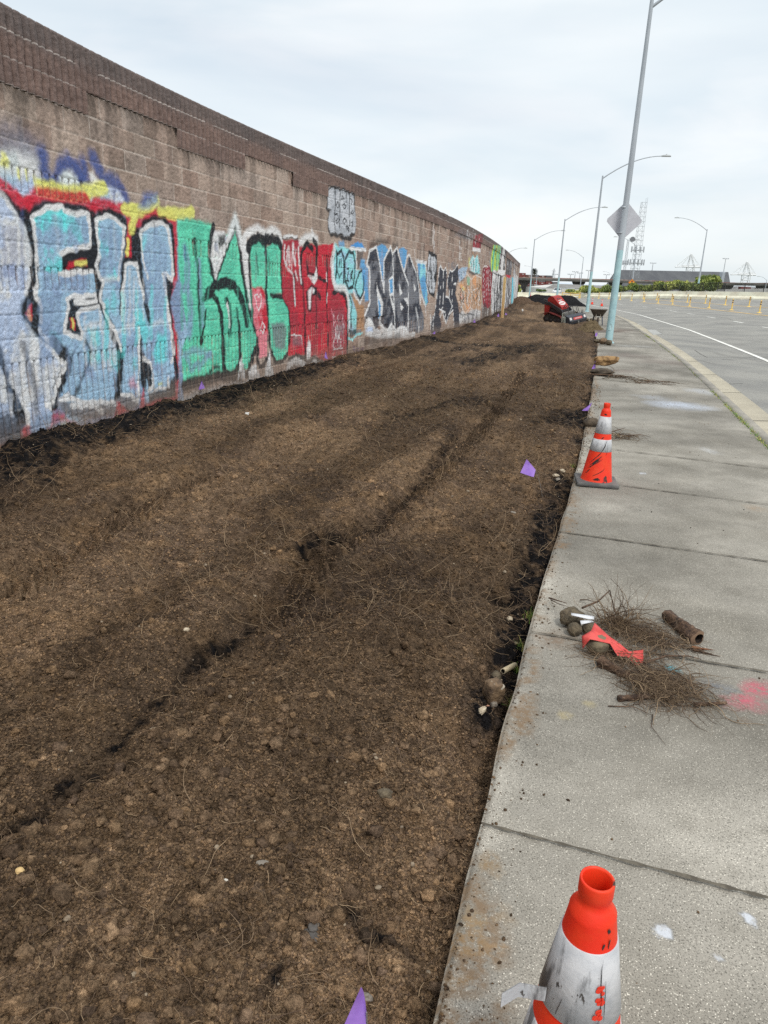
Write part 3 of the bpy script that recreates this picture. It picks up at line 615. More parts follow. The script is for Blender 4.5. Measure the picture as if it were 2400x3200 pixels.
s whg 0.126 .9 .02:58.86,1.75,59.66,1.48,59.86,1.21,60.92,.93,60.95,.65,62.16,.35,62.99,.04
s whg 0.148 .9 .02:59.72,1.99,60.27,1.76,60.26,1.53,61.60,1.30,61.82,1.06,61.68,.83,62.70,.57,62.89,.33,63.35,.07
s drk 0.119 .9 .02:52.57,2.08,53.20,1.83,53.56,1.56,53.99,1.29,54.00,1.02,54.43,.74
s drk 0.174 .9 .02:55.20,1.73,55.91,1.60,55.73,1.47,55.60,1.33,55.93,1.20,56.71,1.06,56.76,.92,57.35,.78,57.07,.64,57.57,.50
s drk 0.121 .9 .02:56.93,1.99,57.40,1.68,57.89,1.36,59.23,1.03,59.81,.69,60.68,.34,61.05,-.01
s drk 0.161 .9 .02:60.11,1.89,60.18,1.71,60.17,1.53,61.05,1.34,61.46,1.15,61.15,.96,62.59,.75,62.95,.55,63.24,.35,63.01,.16
s sky 0.166 .9 .02:66.78,1.84,66.73,1.62,67.21,1.40,67.45,1.18,67.92,.95,69.29,.71,68.91,.49
s sky 0.110 .9 .02:67.79,2.06,68.03,1.86,68.90,1.65,68.81,1.44,69.77,1.22,70.56,1.00,70.45,.78,70.74,.56,71.59,.33,72.15,.09
s whg 0.189 .9 .02:67.81,2.40,68.30,2.16,69.12,1.92,69.29,1.67,69.97,1.42,70.23,1.16,71.22,.89,71.87,.62,72.82,.34,72.30,.08
s whg 0.162 .9 .02:70.27,2.25,70.37,2.03,71.21,1.80,72.15,1.57,71.97,1.34,73.05,1.10,73.82,.85,73.66,.61,74.43,.35,75.65,.08
s whg 0.134 .9 .02:71.92,2.22,72.66,2.03,72.93,1.82,72.95,1.62,74.48,1.41,74.87,1.20,74.74,.99,76.22,.76,76.75,.54
s whg 0.180 .9 .02:74.04,2.55,74.95,2.12,76.37,1.68,77.53,1.21
s drk 0.108 .9 .02:56.05,3.12,56.54,2.98,56.74,2.84,56.58,2.69,57.60,2.56,57.53,2.40,58.09,2.26
s drk 0.076 .9 .02:61.93,3.50,62.54,3.37,63.51,3.25,63.43,3.10,64.19,2.97,64.30,2.82,64.08,2.66,64.76,2.52,65.39,2.37
s drk 0.088 .9 .02:72.04,3.60,72.24,3.45,72.77,3.30,72.54,3.13,73.81,2.99,73.09,2.82,74.51,2.67,73.67,2.50
s whg 0.068 .9 .02:54.22,3.12,54.85,3.06,54.32,2.97,55.01,2.91,55.30,2.84,54.89,2.75,55.42,2.68,55.47,2.61,55.54,2.53
s whg 0.065 .9 .02:58.63,3.38,59.09,3.28,58.82,3.17,59.66,3.08,60.30,2.98,60.67,2.87,60.57,2.76,61.14,2.65
s whg 0.086 .9 .02:65.77,3.43,64.86,3.30,66.09,3.23,66.16,3.12,66.91,3.04,67.27,2.94,66.11,2.81,67.56,2.73,68.24,2.63
s whg 0.097 .9 .02:68.30,3.68,68.77,3.55,69.52,3.43,70.53,3.30,70.96,3.16,70.45,3.00,70.90,2.85
s drk 0.051 .9 .02:31.25,1.73,31.29,1.62,31.23,1.52,31.68,1.42,31.37,1.31,31.57,1.21,31.42,1.10,31.76,.99,31.80,.88,31.93,.77
s drk 0.063 .9 .02:32.02,1.67,31.98,1.58,32.01,1.50,31.84,1.41,32.07,1.32,32.06,1.23,32.44,1.13,31.99,1.05,32.47,.95
s drk 0.062 .9 .02:32.91,1.55,32.66,1.43,32.82,1.30,33.10,1.17,32.97,1.05,33.23,.92
s drk 0.038 .9 .02:33.43,1.55,33.61,1.43,33.96,1.31,33.56,1.19,34.12,1.06,34.04,.94,33.94,.82,33.96,.70
s drk 0.038 .9 .02:34.25,1.74,34.20,1.58,34.65,1.42,34.50,1.26,35.03,1.09,34.97,.93,34.59,.77
s drk 0.049 .9 .02:35.88,1.63,36.03,1.52,36.04,1.40,35.76,1.28,36.07,1.16,36.09,1.05,35.96,.93,36.08,.81,36.18,.69
s drk 0.047 .9 .02:36.51,1.65,37.12,1.56,36.67,1.46,36.95,1.37,37.36,1.27,37.12,1.17,37.56,1.06,37.13,.97,37.33,.87,37.06,.78
s whg 0.041 .9 .02:31.75,1.49,32.00,1.38,31.97,1.26,31.66,1.14,31.80,1.02,32.18,.90,31.76,.79
s whg 0.035 .9 .02:31.98,1.59,32.38,1.47,32.22,1.35,32.30,1.23,32.61,1.10,32.26,.99,32.73,.85
s whg 0.048 .9 .02:33.03,1.65,33.22,1.48,33.71,1.31,33.35,1.14,33.36,.97,33.73,.79
s whg 0.039 .9 .02:34.02,1.60,34.24,1.48,34.29,1.35,34.51,1.23,34.27,1.10,34.49,.97,34.10,.86,34.38,.72
s whg 0.040 .9 .02:34.99,1.59,35.05,1.49,35.17,1.38,35.44,1.28,35.28,1.17,35.74,1.06,35.65,.95,35.94,.84
s whg 0.046 .9 .02:36.78,1.44,36.90,1.34,36.91,1.25,36.70,1.15,37.22,1.05,36.72,.96,36.64,.86,37.19,.75
s ora 0.064 .9 .02:32.29,1.55,32.46,1.46,32.81,1.36,32.83,1.26,32.48,1.17,32.75,1.07,32.70,.97,32.92,.87
s ora 0.056 .9 .02:33.56,1.58,33.55,1.49,33.75,1.39,33.75,1.30,34.01,1.20,33.61,1.11,33.92,1.01,34.18,.91,33.88,.82
s ora 0.069 .9 .02:35.41,1.53,35.61,1.46,35.55,1.39,35.50,1.32,35.57,1.25,35.91,1.17,35.45,1.11,35.71,1.03,35.81,.96,35.85,.88
s drk 0.033 .9 .02:32.44,.45,32.26,.43,32.25,.40,32.33,.37,32.31,.34,32.31,.31,32.45,.28,32.28,.26
s drk 0.033 .9 .02:33.62,.45,33.80,.39,34.02,.33,33.87,.28,33.91,.22,33.98,.16
s drk 0.045 .9 .02:35.24,.40,35.16,.34,35.40,.26,35.13,.21,35.44,.13,35.29,.07
s drk 0.035 .9 .02:36.73,.35,36.86,.32,36.69,.29,36.75,.26,36.66,.23,36.71,.20,37.12,.15,36.90,.13,36.99,.09,36.82,.07
s drk 0.046 .9 .02:33.50,2.47,33.63,2.42,33.86,2.37,33.85,2.32,33.58,2.26,33.69,2.21,33.72,2.15,33.82,2.10
s drk 0.048 .9 .02:34.32,2.54,34.12,2.49,34.44,2.46,34.20,2.42,34.49,2.38,34.38,2.34,34.47,2.30,34.41,2.26,34.55,2.22,34.45,2.18
s drk 0.036 .9 .02:35.08,2.62,35.02,2.56,35.00,2.50,35.24,2.45,35.10,2.38,34.97,2.32,35.00,2.26,35.11,2.20,35.36,2.15
s drk 0.039 .9 .02:35.94,2.62,35.85,2.56,35.87,2.50,36.24,2.45,36.23,2.39,36.13,2.33,36.25,2.27,36.42,2.21,36.11,2.15
s whb 0.047 .9 .02:33.94,2.65,33.75,2.59,33.85,2.54,33.84,2.49,33.83,2.44,34.05,2.40,33.92,2.34,34.00,2.29,33.88,2.24,34.05,2.19
s whb 0.056 .9 .02:34.71,2.66,34.57,2.58,34.73,2.50,34.81,2.43,34.79,2.34,34.72,2.26
s whb 0.075 .9 .02:35.61,2.68,35.56,2.61,35.66,2.54,35.81,2.48,35.50,2.40,35.66,2.33,35.85,2.27
s whb 0.061 .9 .02:31.11,2.01,31.07,1.97,31.11,1.92,31.09,1.88,31.11,1.83,31.18,1.79
s whb 0.050 .9 .02:31.72,2.07,31.86,2.03,31.83,2.00,31.79,1.96,31.91,1.93,31.91,1.90,31.99,1.87,32.00,1.83,31.97,1.80
s whb 0.047 .9 .02:32.62,2.13,32.47,2.09,32.64,2.05,32.60,2.01,32.56,1.98,32.58,1.94,32.64,1.90,32.66,1.86
s drk 0.040 .9 .02:30.97,2.07,31.15,2.01,31.04,1.94,31.08,1.88,31.11,1.81,31.13,1.75
s drk 0.038 .9 .02:31.48,2.04,31.39,1.99,31.55,1.94,31.53,1.89,31.47,1.84,31.57,1.79,31.63,1.74
s drk 0.030 .9 .02:32.07,2.10,31.89,2.06,32.08,2.03,31.96,1.99,32.01,1.96,31.98,1.93,32.00,1.89,32.07,1.86,32.06,1.83
s drk 0.033 .9 .02:32.54,2.10,32.59,2.06,32.66,2.03,32.59,1.99,32.57,1.95,32.71,1.91,32.72,1.87,32.57,1.83,32.62,1.80
s gry 0.098 .6 .02:28.75,2.28,28.87,2.25,28.83,2.22,28.94,2.20,28.80,2.17,28.84,2.14,28.88,2.12,28.85,2.09,28.87,2.06
s gry 0.097 .6 .02:29.32,2.29,29.37,2.27,29.19,2.24,29.22,2.22,29.31,2.19,29.36,2.17,29.25,2.14,29.29,2.12
s gry 0.093 .6 .02:29.61,2.32,29.49,2.29,29.46,2.26,29.62,2.24,29.52,2.20,29.49,2.17,29.73,2.15,29.66,2.12
s gry 0.083 .6 .02:29.76,2.30,29.86,2.27,29.89,2.23,29.78,2.19,29.91,2.16,29.73,2.12
s gry 0.078 .6 .02:30.11,2.31,30.17,2.29,30.11,2.27,30.14,2.25,30.28,2.23,30.19,2.21,30.21,2.19,30.16,2.17,30.14,2.15
s whg 0.045 .5 .02:31.92,3.48,32.01,3.44,31.93,3.39,31.95,3.35,32.07,3.32,32.15,3.28,32.09,3.23,32.19,3.19,32.20,3.15
s whg 0.059 .5 .02:32.58,3.45,32.54,3.40,32.58,3.36,32.59,3.32,32.51,3.27,32.70,3.24,32.62,3.19,32.72,3.16,32.73,3.11
s whg 0.061 .5 .02:32.96,3.46,32.89,3.42,33.01,3.40,33.03,3.36,32.90,3.32,33.04,3.29,33.04,3.25,33.10,3.22
s whg 0.062 .5 .02:33.35,3.59,33.52,3.53,33.50,3.46,33.36,3.38,33.55,3.31,33.45,3.23,33.54,3.17
s whg 0.045 .5 .02:33.77,3.53,34.03,3.51,33.81,3.47,34.03,3.45,34.05,3.41,33.90,3.37,34.06,3.34,34.08,3.31,34.06,3.27,34.14,3.24
s whg 0.038 .7 .02:26.21,3.08,26.24,3.03,26.29,2.98,26.29,2.92,26.31,2.87,26.31,2.81,26.32,2.76,26.34,2.71
s whg 0.041 .7 .02:26.40,3.13,26.38,3.06,26.42,3.00,26.44,2.93,26.43,2.87,26.47,2.80,26.48,2.74,26.47,2.67
s whg 0.072 .7 .02:30.64,2.88,30.68,2.83,30.68,2.77,30.71,2.72,30.81,2.67,30.73,2.61,30.78,2.56,30.75,2.50,30.78,2.45
s whg 0.055 .7 .02:30.97,2.88,31.06,2.81,31.14,2.74,31.16,2.66,31.08,2.58,31.16,2.50,31.16,2.43
s whg 0.057 .8 .02:26.50,.58,26.49,.54,26.58,.49,26.49,.46,26.56,.42,26.51,.38,26.56,.34,26.55,.30,26.60,.26
s whg 0.063 .8 .02:26.84,.63,26.92,.59,26.85,.55,26.90,.50,26.88,.46,26.95,.41,26.84,.37,26.95,.33,26.87,.28,26.99,.24
s drk 0.043 .9 .02:25.91,2.14,25.95,2.03,25.93,1.91,25.94,1.80,25.97,1.69,25.97,1.57,26.09,1.46
s drk 0.045 .9 .02:26.05,2.19,26.05,2.12,25.97,2.04,26.07,1.97,26.09,1.90,26.08,1.82,26.09,1.75,26.08,1.67,26.16,1.60,26.12,1.52
s drk 0.060 .9 .02:26.25,2.16,26.24,2.09,26.27,2.02,26.29,1.94,26.38,1.87,26.29,1.80,26.41,1.72,26.40,1.65,26.43,1.57,26.38,1.50
s drk 0.046 .9 .02:26.47,2.35,26.42,2.21,26.56,2.08,26.58,1.94,26.63,1.80,26.63,1.66
s drk 0.051 .9 .02:26.74,2.39,26.71,2.29,26.79,2.20,26.71,2.10,26.73,2.00,26.84,1.90,26.86,1.80,26.80,1.70,26.95,1.60,26.87,1.49
s gbl 0.059 .55 .02:10.05,2.07,10.03,2.04,10.02,2.02,10.03,1.99,10.01,1.97,10.03,1.95,10.03,1.93,10.02,1.90,10.00,1.88,9.99,1.85
s gbl 0.091 .55 .02:10.15,2.03,10.17,2.00,10.16,1.97,10.14,1.94,10.15,1.92,10.13,1.89,10.14,1.86
s gbl 0.077 .55 .02:10.27,2.09,10.26,2.06,10.25,2.04,10.25,2.01,10.25,1.99,10.25,1.97,10.22,1.94,10.22,1.92,10.23,1.90
s gbl 0.087 .55 .02:10.37,2.08,10.35,2.05,10.36,2.03,10.34,2.00,10.34,1.98,10.34,1.96,10.34,1.93,10.32,1.91,10.33,1.88
s gbl 0.071 .55 .02:10.54,2.05,10.51,2.03,10.50,2.00,10.52,1.98,10.50,1.95,10.50,1.92,10.48,1.90
s gbl 0.089 .55 .02:10.63,2.09,10.61,2.06,10.62,2.04,10.61,2.01,10.61,1.99,10.58,1.96,10.58,1.94,10.59,1.91,10.59,1.89,10.58,1.86
s gbl 0.075 .55 .02:10.76,2.09,10.76,2.07,10.77,2.05,10.75,2.02,10.74,2.00,10.76,1.98,10.76,1.96,10.73,1.93,10.74,1.91
s gbl 0.089 .5 .02:9.96,1.39,9.93,1.27,9.93,1.15,9.91,1.03,9.89,.91,9.86,.80
s gbl 0.076 .5 .02:10.05,1.58,10.03,1.49,10.01,1.41,10.00,1.32,9.98,1.23,9.97,1.14,9.96,1.05,9.94,.96,9.94,.87
s gbl 0.064 .5 .02:10.07,1.40,10.06,1.29,10.04,1.17,10.01,1.06,10.01,.94,9.97,.83
s gbl 0.059 .5 .02:10.14,1.48,10.13,1.38,10.12,1.27,10.09,1.17,10.07,1.06,10.05,.96
s gbl 0.084 .5 .02:10.20,1.49,10.21,1.42,10.20,1.35,10.19,1.28,10.16,1.20,10.16,1.13,10.13,1.05,10.13,.98,10.12,.90
s gbl 0.056 .5 .02:10.28,1.56,10.27,1.49,10.26,1.42,10.23,1.35,10.22,1.28,10.21,1.21,10.21,1.14,10.20,1.06,10.17,1.00,10.17,.92
s gbl 0.073 .55 .02:11.07,2.05,11.05,2.00,11.05,1.95,11.05,1.90,11.03,1.85,11.03,1.80,11.02,1.75,11.00,1.70,11.02,1.65,10.99,1.60
s gbl 0.060 .55 .02:11.11,1.99,11.10,1.93,11.09,1.87,11.07,1.81,11.07,1.75,11.05,1.69,11.04,1.63
s gbl 0.050 .55 .02:11.20,2.07,11.20,2.02,11.19,1.96,11.18,1.91,11.18,1.86,11.18,1.81,11.15,1.75,11.16,1.70,11.15,1.65,11.14,1.60
s gbl 0.059 .55 .02:11.25,2.11,11.22,2.01,11.22,1.92,11.20,1.82,11.19,1.72,11.19,1.63
s gbl 0.061 .55 .02:11.31,2.03,11.31,1.99,11.32,1.95,11.31,1.91,11.31,1.87,11.30,1.83,11.28,1.78,11.29,1.74,11.26,1.70
s gbl 0.065 .55 .02:11.38,2.02,11.38,1.96,11.36,1.89,11.36,1.82,11.36,1.75,11.35,1.69,11.32,1.62
s gbl 0.066 .55 .02:11.91,1.94,11.88,1.87,11.87,1.81,11.87,1.74,11.87,1.67,11.84,1.60,11.84,1.54,11.84,1.47,11.83,1.40,11.83,1.33
s gbl 0.054 .55 .02:11.96,1.96,11.96,1.88,11.96,1.81,11.96,1.74,11.93,1.66,11.94,1.59,11.92,1.52,11.92,1.44,11.89,1.37
s gbl 0.075 .55 .02:12.14,2.13,12.09,1.97,12.07,1.81,12.09,1.65,12.03,1.49,12.05,1.33,11.99,1.17
s gbl 0.085 .55 .02:12.20,2.01,12.21,1.84,12.16,1.67,12.15,1.50,12.12,1.33,12.12,1.16
s gbl 0.073 .55 .02:12.29,1.96,12.32,1.84,12.27,1.71,12.28,1.59,12.25,1.46,12.23,1.34
s gbl 0.064 .5 .02:10.30,.91,10.29,.85,10.28,.79,10.29,.73,10.26,.67,10.25,.62,10.24,.56,10.23,.50
s gbl 0.051 .5 .02:10.40,.94,10.39,.88,10.39,.82,10.37,.76,10.37,.70,10.34,.65,10.33,.59,10.32,.53,10.32,.47
s gbl 0.065 .5 .02:10.49,.84,10.47,.80,10.49,.75,10.48,.71,10.45,.67,10.45,.63,10.46,.58,10.46,.54
s gbl 0.064 .5 .02:10.60,.88,10.60,.81,10.59,.75,10.58,.68,10.56,.62,10.54,.55
s gbl 0.053 .5 .02:10.71,.87,10.72,.81,10.72,.75,10.70,.69,10.69,.63,10.68,.57
s gbl 0.059 .5 .02:10.88,.87,10.87,.83,10.89,.78,10.86,.74,10.86,.70,10.85,.65,10.86,.61,10.86,.56,10.84,.52
s gbl 0.043 .5 .02:11.01,.87,11.01,.79,10.98,.72,10.99,.64,10.98,.56,10.95,.49
s gbl 0.053 .5 .02:11.12,.87,11.11,.81,11.11,.75,11.10,.69,11.11,.63,11.08,.57,11.08,.51,11.05,.45,11.08,.39
s whb 0.036 .5 .02:10.63,1.19,10.60,1.13,10.61,1.07,10.59,1.01,10.58,.94,10.56,.88,10.58,.82,10.57,.76,10.55,.70
s whb 0.047 .5 .02:10.71,1.12,10.72,1.07,10.71,1.02,10.70,.97,10.69,.92,10.69,.86,10.69,.81,10.67,.76,10.67,.71
s whb 0.061 .5 .02:10.79,1.09,10.76,1.00,10.77,.92,10.76,.84,10.73,.76,10.73,.67
s whb 0.052 .5 .02:10.97,1.12,10.95,1.07,10.94,1.02,10.94,.97,10.91,.92,10.91,.86,10.90,.81,10.92,.76,10.89,.71,10.90,.66
s whb 0.056 .5 .02:11.05,1.11,11.07,1.03,11.06,.95,11.02,.87,11.04,.79,11.01,.71,11.01,.63
s whb 0.058 .5 .02:11.14,1.05,11.16,.99,11.14,.93,11.11,.87,11.12,.81,11.11,.75,11.11,.69
s cyn 0.083 .5 .02:11.03,1.33,11.03,1.23,11.01,1.13,11.00,1.03,10.97,.94,10.95,.84,10.95,.74
s cyn 0.085 .5 .02:11.36,1.39,11.36,1.29,11.33,1.18,11.32,1.08,11.33,.97,11.30,.86,11.27,.76
s cyn 0.065 .5 .02:11.64,1.43,11.63,1.35,11.63,1.26,11.62,1.18,11.60,1.10,11.59,1.01,11.60,.93,11.55,.85
s cyn 0.061 .5 .02:11.96,1.48,11.96,1.39,11.92,1.29,11.94,1.19,11.91,1.09,11.89,1.00,11.89,.90
s cyn 0.055 .5 .02:12.28,1.36,12.23,1.26,12.23,1.16,12.22,1.06,12.21,.96,12.18,.85
s dbl 0.039 .35 .02:9.49,2.08,9.49,2.02,9.47,1.96,9.46,1.90,9.44,1.85,9.43,1.79,9.43,1.73,9.41,1.67,9.40,1.61,9.39,1.55
s dbl 0.061 .35 .02:9.56,1.95,9.54,1.90,9.54,1.86,9.53,1.82,9.53,1.78,9.51,1.74,9.50,1.69,9.50,1.65,9.50,1.61,9.49,1.57
s dbl 0.065 .35 .02:9.63,1.97,9.62,1.90,9.62,1.83,9.60,1.75,9.59,1.67,9.57,1.60
s dbl 0.061 .35 .02:9.70,1.97,9.68,1.89,9.67,1.81,9.66,1.73,9.63,1.65,9.63,1.57
s dbl 0.049 .35 .02:9.82,2.12,9.80,2.05,9.79,1.98,9.77,1.91,9.76,1.84,9.75,1.77,9.74,1.70,9.73,1.63,9.72,1.56,9.71,1.49
s whb 0.037 .5 .02:11.43,1.67,11.42,1.58,11.40,1.50,11.38,1.42,11.40,1.33,11.39,1.25,11.36,1.17,11.35,1.08,11.34,1.00
s whb 0.047 .5 .02:11.53,1.66,11.51,1.55,11.50,1.44,11.49,1.32,11.47,1.21,11.43,1.09,11.43,.98
s whb 0.038 .5 .02:11.61,1.57,11.59,1.48,11.58,1.39,11.56,1.30,11.55,1.20,11.54,1.11,11.52,1.02
s whb 0.028 .5 .02:11.66,1.56,11.68,1.51,11.66,1.46,11.65,1.41,11.65,1.36,11.65,1.31,11.62,1.27,11.63,1.22,11.62,1.17,11.61,1.12
s whb 0.030 .5 .02:11.80,1.56,11.79,1.49,11.77,1.41,11.78,1.34,11.75,1.27,11.76,1.19,11.73,1.12
s gbl 0.101 .35 .02:9.35,1.22,9.31,1.09,9.29,.96,9.26,.83,9.24,.70,9.21,.57,9.20,.44
s gbl 0.077 .35 .02:9.48,1.23,9.47,1.15,9.45,1.07,9.43,.98,9.41,.90,9.39,.82,9.37,.74,9.37,.66,9.35,.57,9.35,.49
s gbl 0.070 .35 .02:9.62,1.25,9.57,1.09,9.54,.94,9.53,.78,9.48,.62,9.46,.46
s gbl 0.073 .35 .02:9.77,1.34,9.73,1.24,9.72,1.14,9.70,1.04,9.68,.94,9.67,.84,9.65,.74,9.64,.64
s gbl 0.089 .35 .02:9.96,1.32,9.91,1.12,9.89,.92,9.84,.72,9.82,.52,9.77,.32
s gbl 0.068 .35 .02:10.08,1.26,10.07,1.11,10.03,.96,9.99,.81,9.97,.66,9.96,.50
s gr2 0.061 .5 .02:12.73,1.98,12.69,1.83,12.69,1.69,12.69,1.55,12.65,1.40,12.64,1.25,12.63,1.11,12.62,.96
s gr2 0.054 .5 .02:12.82,2.06,12.82,1.95,12.81,1.83,12.81,1.72,12.80,1.60,12.77,1.49,12.76,1.37,12.76,1.26,12.73,1.14
s gr2 0.043 .5 .02:12.95,1.93,12.90,1.80,12.92,1.67,12.91,1.54,12.87,1.41,12.86,1.28,12.84,1.14
s gr2 0.055 .5 .02:13.03,1.97,13.00,1.79,12.97,1.61,12.95,1.42,12.96,1.24,12.93,1.05
s gr2 0.059 .5 .02:13.13,2.17,13.12,2.02,13.10,1.88,13.06,1.73,13.04,1.58,13.05,1.42,13.04,1.27,13.02,1.12,13.00,.96,12.98,.81
s gr2 0.071 .5 .02:13.23,2.20,13.18,2.01,13.20,1.82,13.18,1.63,13.17,1.44,13.14,1.24,13.11,1.04,13.08,.85
s gr2 0.063 .5 .02:13.27,2.25,13.27,2.12,13.28,1.99,13.26,1.85,13.22,1.72,13.24,1.58,13.22,1.44,13.21,1.30,13.20,1.16,13.19,1.02
s gr2 0.049 .5 .02:13.40,2.13,13.40,1.99,13.38,1.85,13.39,1.72,13.38,1.58,13.36,1.44,13.32,1.30,13.33,1.16,13.30,1.01
s gr2 0.050 .5 .02:13.84,1.45,13.83,1.29,13.83,1.14,13.80,.99,13.80,.83,13.78,.68
s gr2 0.059 .5 .02:13.95,1.39,13.98,1.30,13.96,1.20,13.95,1.10,13.93,1.00,13.92,.90,13.95,.79,13.94,.69,13.90,.59,13.89,.49
s gr2 0.050 .5 .02:14.22,1.47,14.21,1.31,14.17,1.15,14.17,.99,14.16,.83,14.12,.67,14.16,.50
s gr2 0.035 .5 .02:14.35,1.22,14.35,1.13,14.34,1.04,14.33,.95,14.35,.86,14.32,.77,14.32,.68,14.34,.58
s gr2 0.037 .5 .02:14.53,1.43,14.57,1.31,14.53,1.19,14.51,1.08,14.53,.96,14.54,.84,14.52,.72,14.48,.60
s gr2 0.064 .5 .02:14.65,1.43,14.65,1.34,14.65,1.25,14.67,1.16,14.67,1.07,14.66,.98,14.64,.89,14.62,.80,14.64,.71,14.64,.62
s gry 0.048 .45 .02:14.85,1.93,14.85,1.87,14.85,1.81,14.83,1.75,14.85,1.70,14.84,1.64,14.82,1.58
s gry 0.040 .45 .02:15.21,2.03,15.18,1.93,15.18,1.83,15.15,1.74,15.18,1.64,15.16,1.55
s gry 0.040 .45 .02:15.59,1.99,15.62,1.92,15.61,1.85,15.63,1.78,15.58,1.71,15.61,1.64,15.60,1.57
s rd2 0.053 .5 .02:16.20,1.79,16.24,1.69,16.21,1.58,16.24,1.47,16.23,1.36,16.23,1.24,16.19,1.13,16.23,1.02,16.22,.91,16.22,.79
s rd2 0.058 .5 .02:16.48,1.67,16.45,1.54,16.43,1.41,16.43,1.28,16.46,1.16,16.43,1.03,16.45,.90,16.45,.76,16.46,.63
s rd2 0.074 .5 .02:16.70,1.87,16.68,1.69,16.71,1.50,16.67,1.31,16.72,1.11,16.67,.92,16.71,.72
s rd2 0.045 .5 .02:16.94,1.88,16.96,1.73,16.95,1.57,16.92,1.42,16.90,1.27,16.95,1.11,16.91,.96,16.96,.80
s rd2 0.073 .5 .02:17.04,1.68,17.07,1.56,17.10,1.45,17.06,1.33,17.09,1.21,17.09,1.09,17.07,.97,17.09,.85,17.07,.72
s rd2 0.045 .5 .02:17.38,1.84,17.36,1.69,17.34,1.54,17.34,1.39,17.35,1.24,17.40,1.08,17.38,.93,17.37,.77,17.38,.61,17.40,.45
s rd2 0.044 .5 .02:17.55,1.77,17.60,1.54,17.61,1.32,17.60,1.09,17.62,.86,17.61,.63,17.60,.40
s rd2 0.059 .5 .02:17.93,1.65,17.92,1.40,17.98,1.14,17.97,.88,17.97,.62,18.01,.34
s whg 0.037 .8 .02:16.02,2.09,15.99,2.05,16.02,2.02,16.00,1.99,15.99,1.96,16.00,1.93,15.99,1.89,15.99,1.86,16.01,1.83,16.02,1.80
s whg 0.030 .8 .02:16.21,2.09,16.20,2.04,16.19,1.99,16.19,1.94,16.20,1.89,16.19,1.83,16.19,1.78
s whg 0.031 .8 .02:16.36,2.10,16.36,2.05,16.33,2.00,16.34,1.95,16.36,1.90,16.35,1.85
s whg 0.026 .7 .02:18.17,.99,18.21,.91,18.22,.84,18.18,.76,18.17,.69,18.19,.61,18.17,.54,18.21,.46,18.18,.39,18.24,.31
s whg 0.020 .7 .02:18.32,.87,18.33,.83,18.35,.78,18.35,.74,18.29,.70,18.35,.65,18.31,.61,18.36,.56,18.31,.52,18.32,.48
s whg 0.024 .7 .02:18.45,.95,18.40,.90,18.46,.84,18.45,.78,18.40,.72,18.46,.66,18.45,.60,18.44,.54,18.46,.48
s whg 0.018 .7 .02:18.57,.83,18.57,.77,18.56,.72,18.62,.66,18.59,.60,18.61,.55,18.58,.49,18.65,.43,18.61,.37,18.66,.31
s whg 0.021 .7 .02:18.72,.94,18.71,.87,18.71,.80,18.78,.73,18.78,.66,18.74,.60,18.79,.53,18.76,.46,18.80,.39
"""
PAL = {k: lin(c, 1.6) for k, c in dict(
    pale=(186, 203, 220), ltb=(138, 168, 190), lav=(156, 170, 194), gbl=(116, 136, 164), whb=(212, 222, 230), dkb=(84, 88, 112), dbl=(64, 78, 126),
    yel=(226, 198, 104), red=(172, 38, 54), rd2=(134, 42, 54), rd3=(108, 42, 50), drk=(32, 34, 38), nbk=(46, 50, 60), gry=(104, 106, 112), cyn=(88, 196, 208),
    wht=(244, 248, 250), whg=(206, 208, 210), ora=(200, 138, 96), pnk=(206, 120, 132), grn=(92, 192, 160), gr2=(74, 160, 136), slv=(172, 175, 180), sl2=(140, 144, 150),
    sky=(128, 190, 216), blu=(84, 140, 182), bl2=(56, 130, 190), tan=(150, 116, 88), drb=(92, 84, 82), drp=(66, 52, 92), ort=(176, 154, 136), lim=(160, 184, 84),
    tea=(52, 108, 128), pkw=(216, 206, 216), cyb=(64, 158, 184)).items()}

def seg_dist(px, py, pts, closed):
    d = np.full(px.shape, 1e9); n = len(pts)
    for i in range(n if closed else n - 1):
        ax, ay = pts[i]; bx, by = pts[(i + 1) % n]
        dx, dy = bx - ax, by - ay; q = dx * dx + dy * dy + 1e-12
        t = np.clip(((px - ax) * dx + (py - ay) * dy) / q, 0, 1)
        d = np.minimum(d, (px - ax - t * dx) ** 2 + (py - ay - t * dy) ** 2)
    return np.sqrt(d)
def inside(px, py, pts):
    r = np.zeros(px.shape, bool); n = len(pts)
    for i in range(n):
        ax, ay = pts[i]; bx, by = pts[(i + 1) % n]
        if ay == by: continue
        r ^= ((ay > py) != (by > py)) & (px < (bx - ax) * (py - ay) / (by - ay) + ax)
    return r

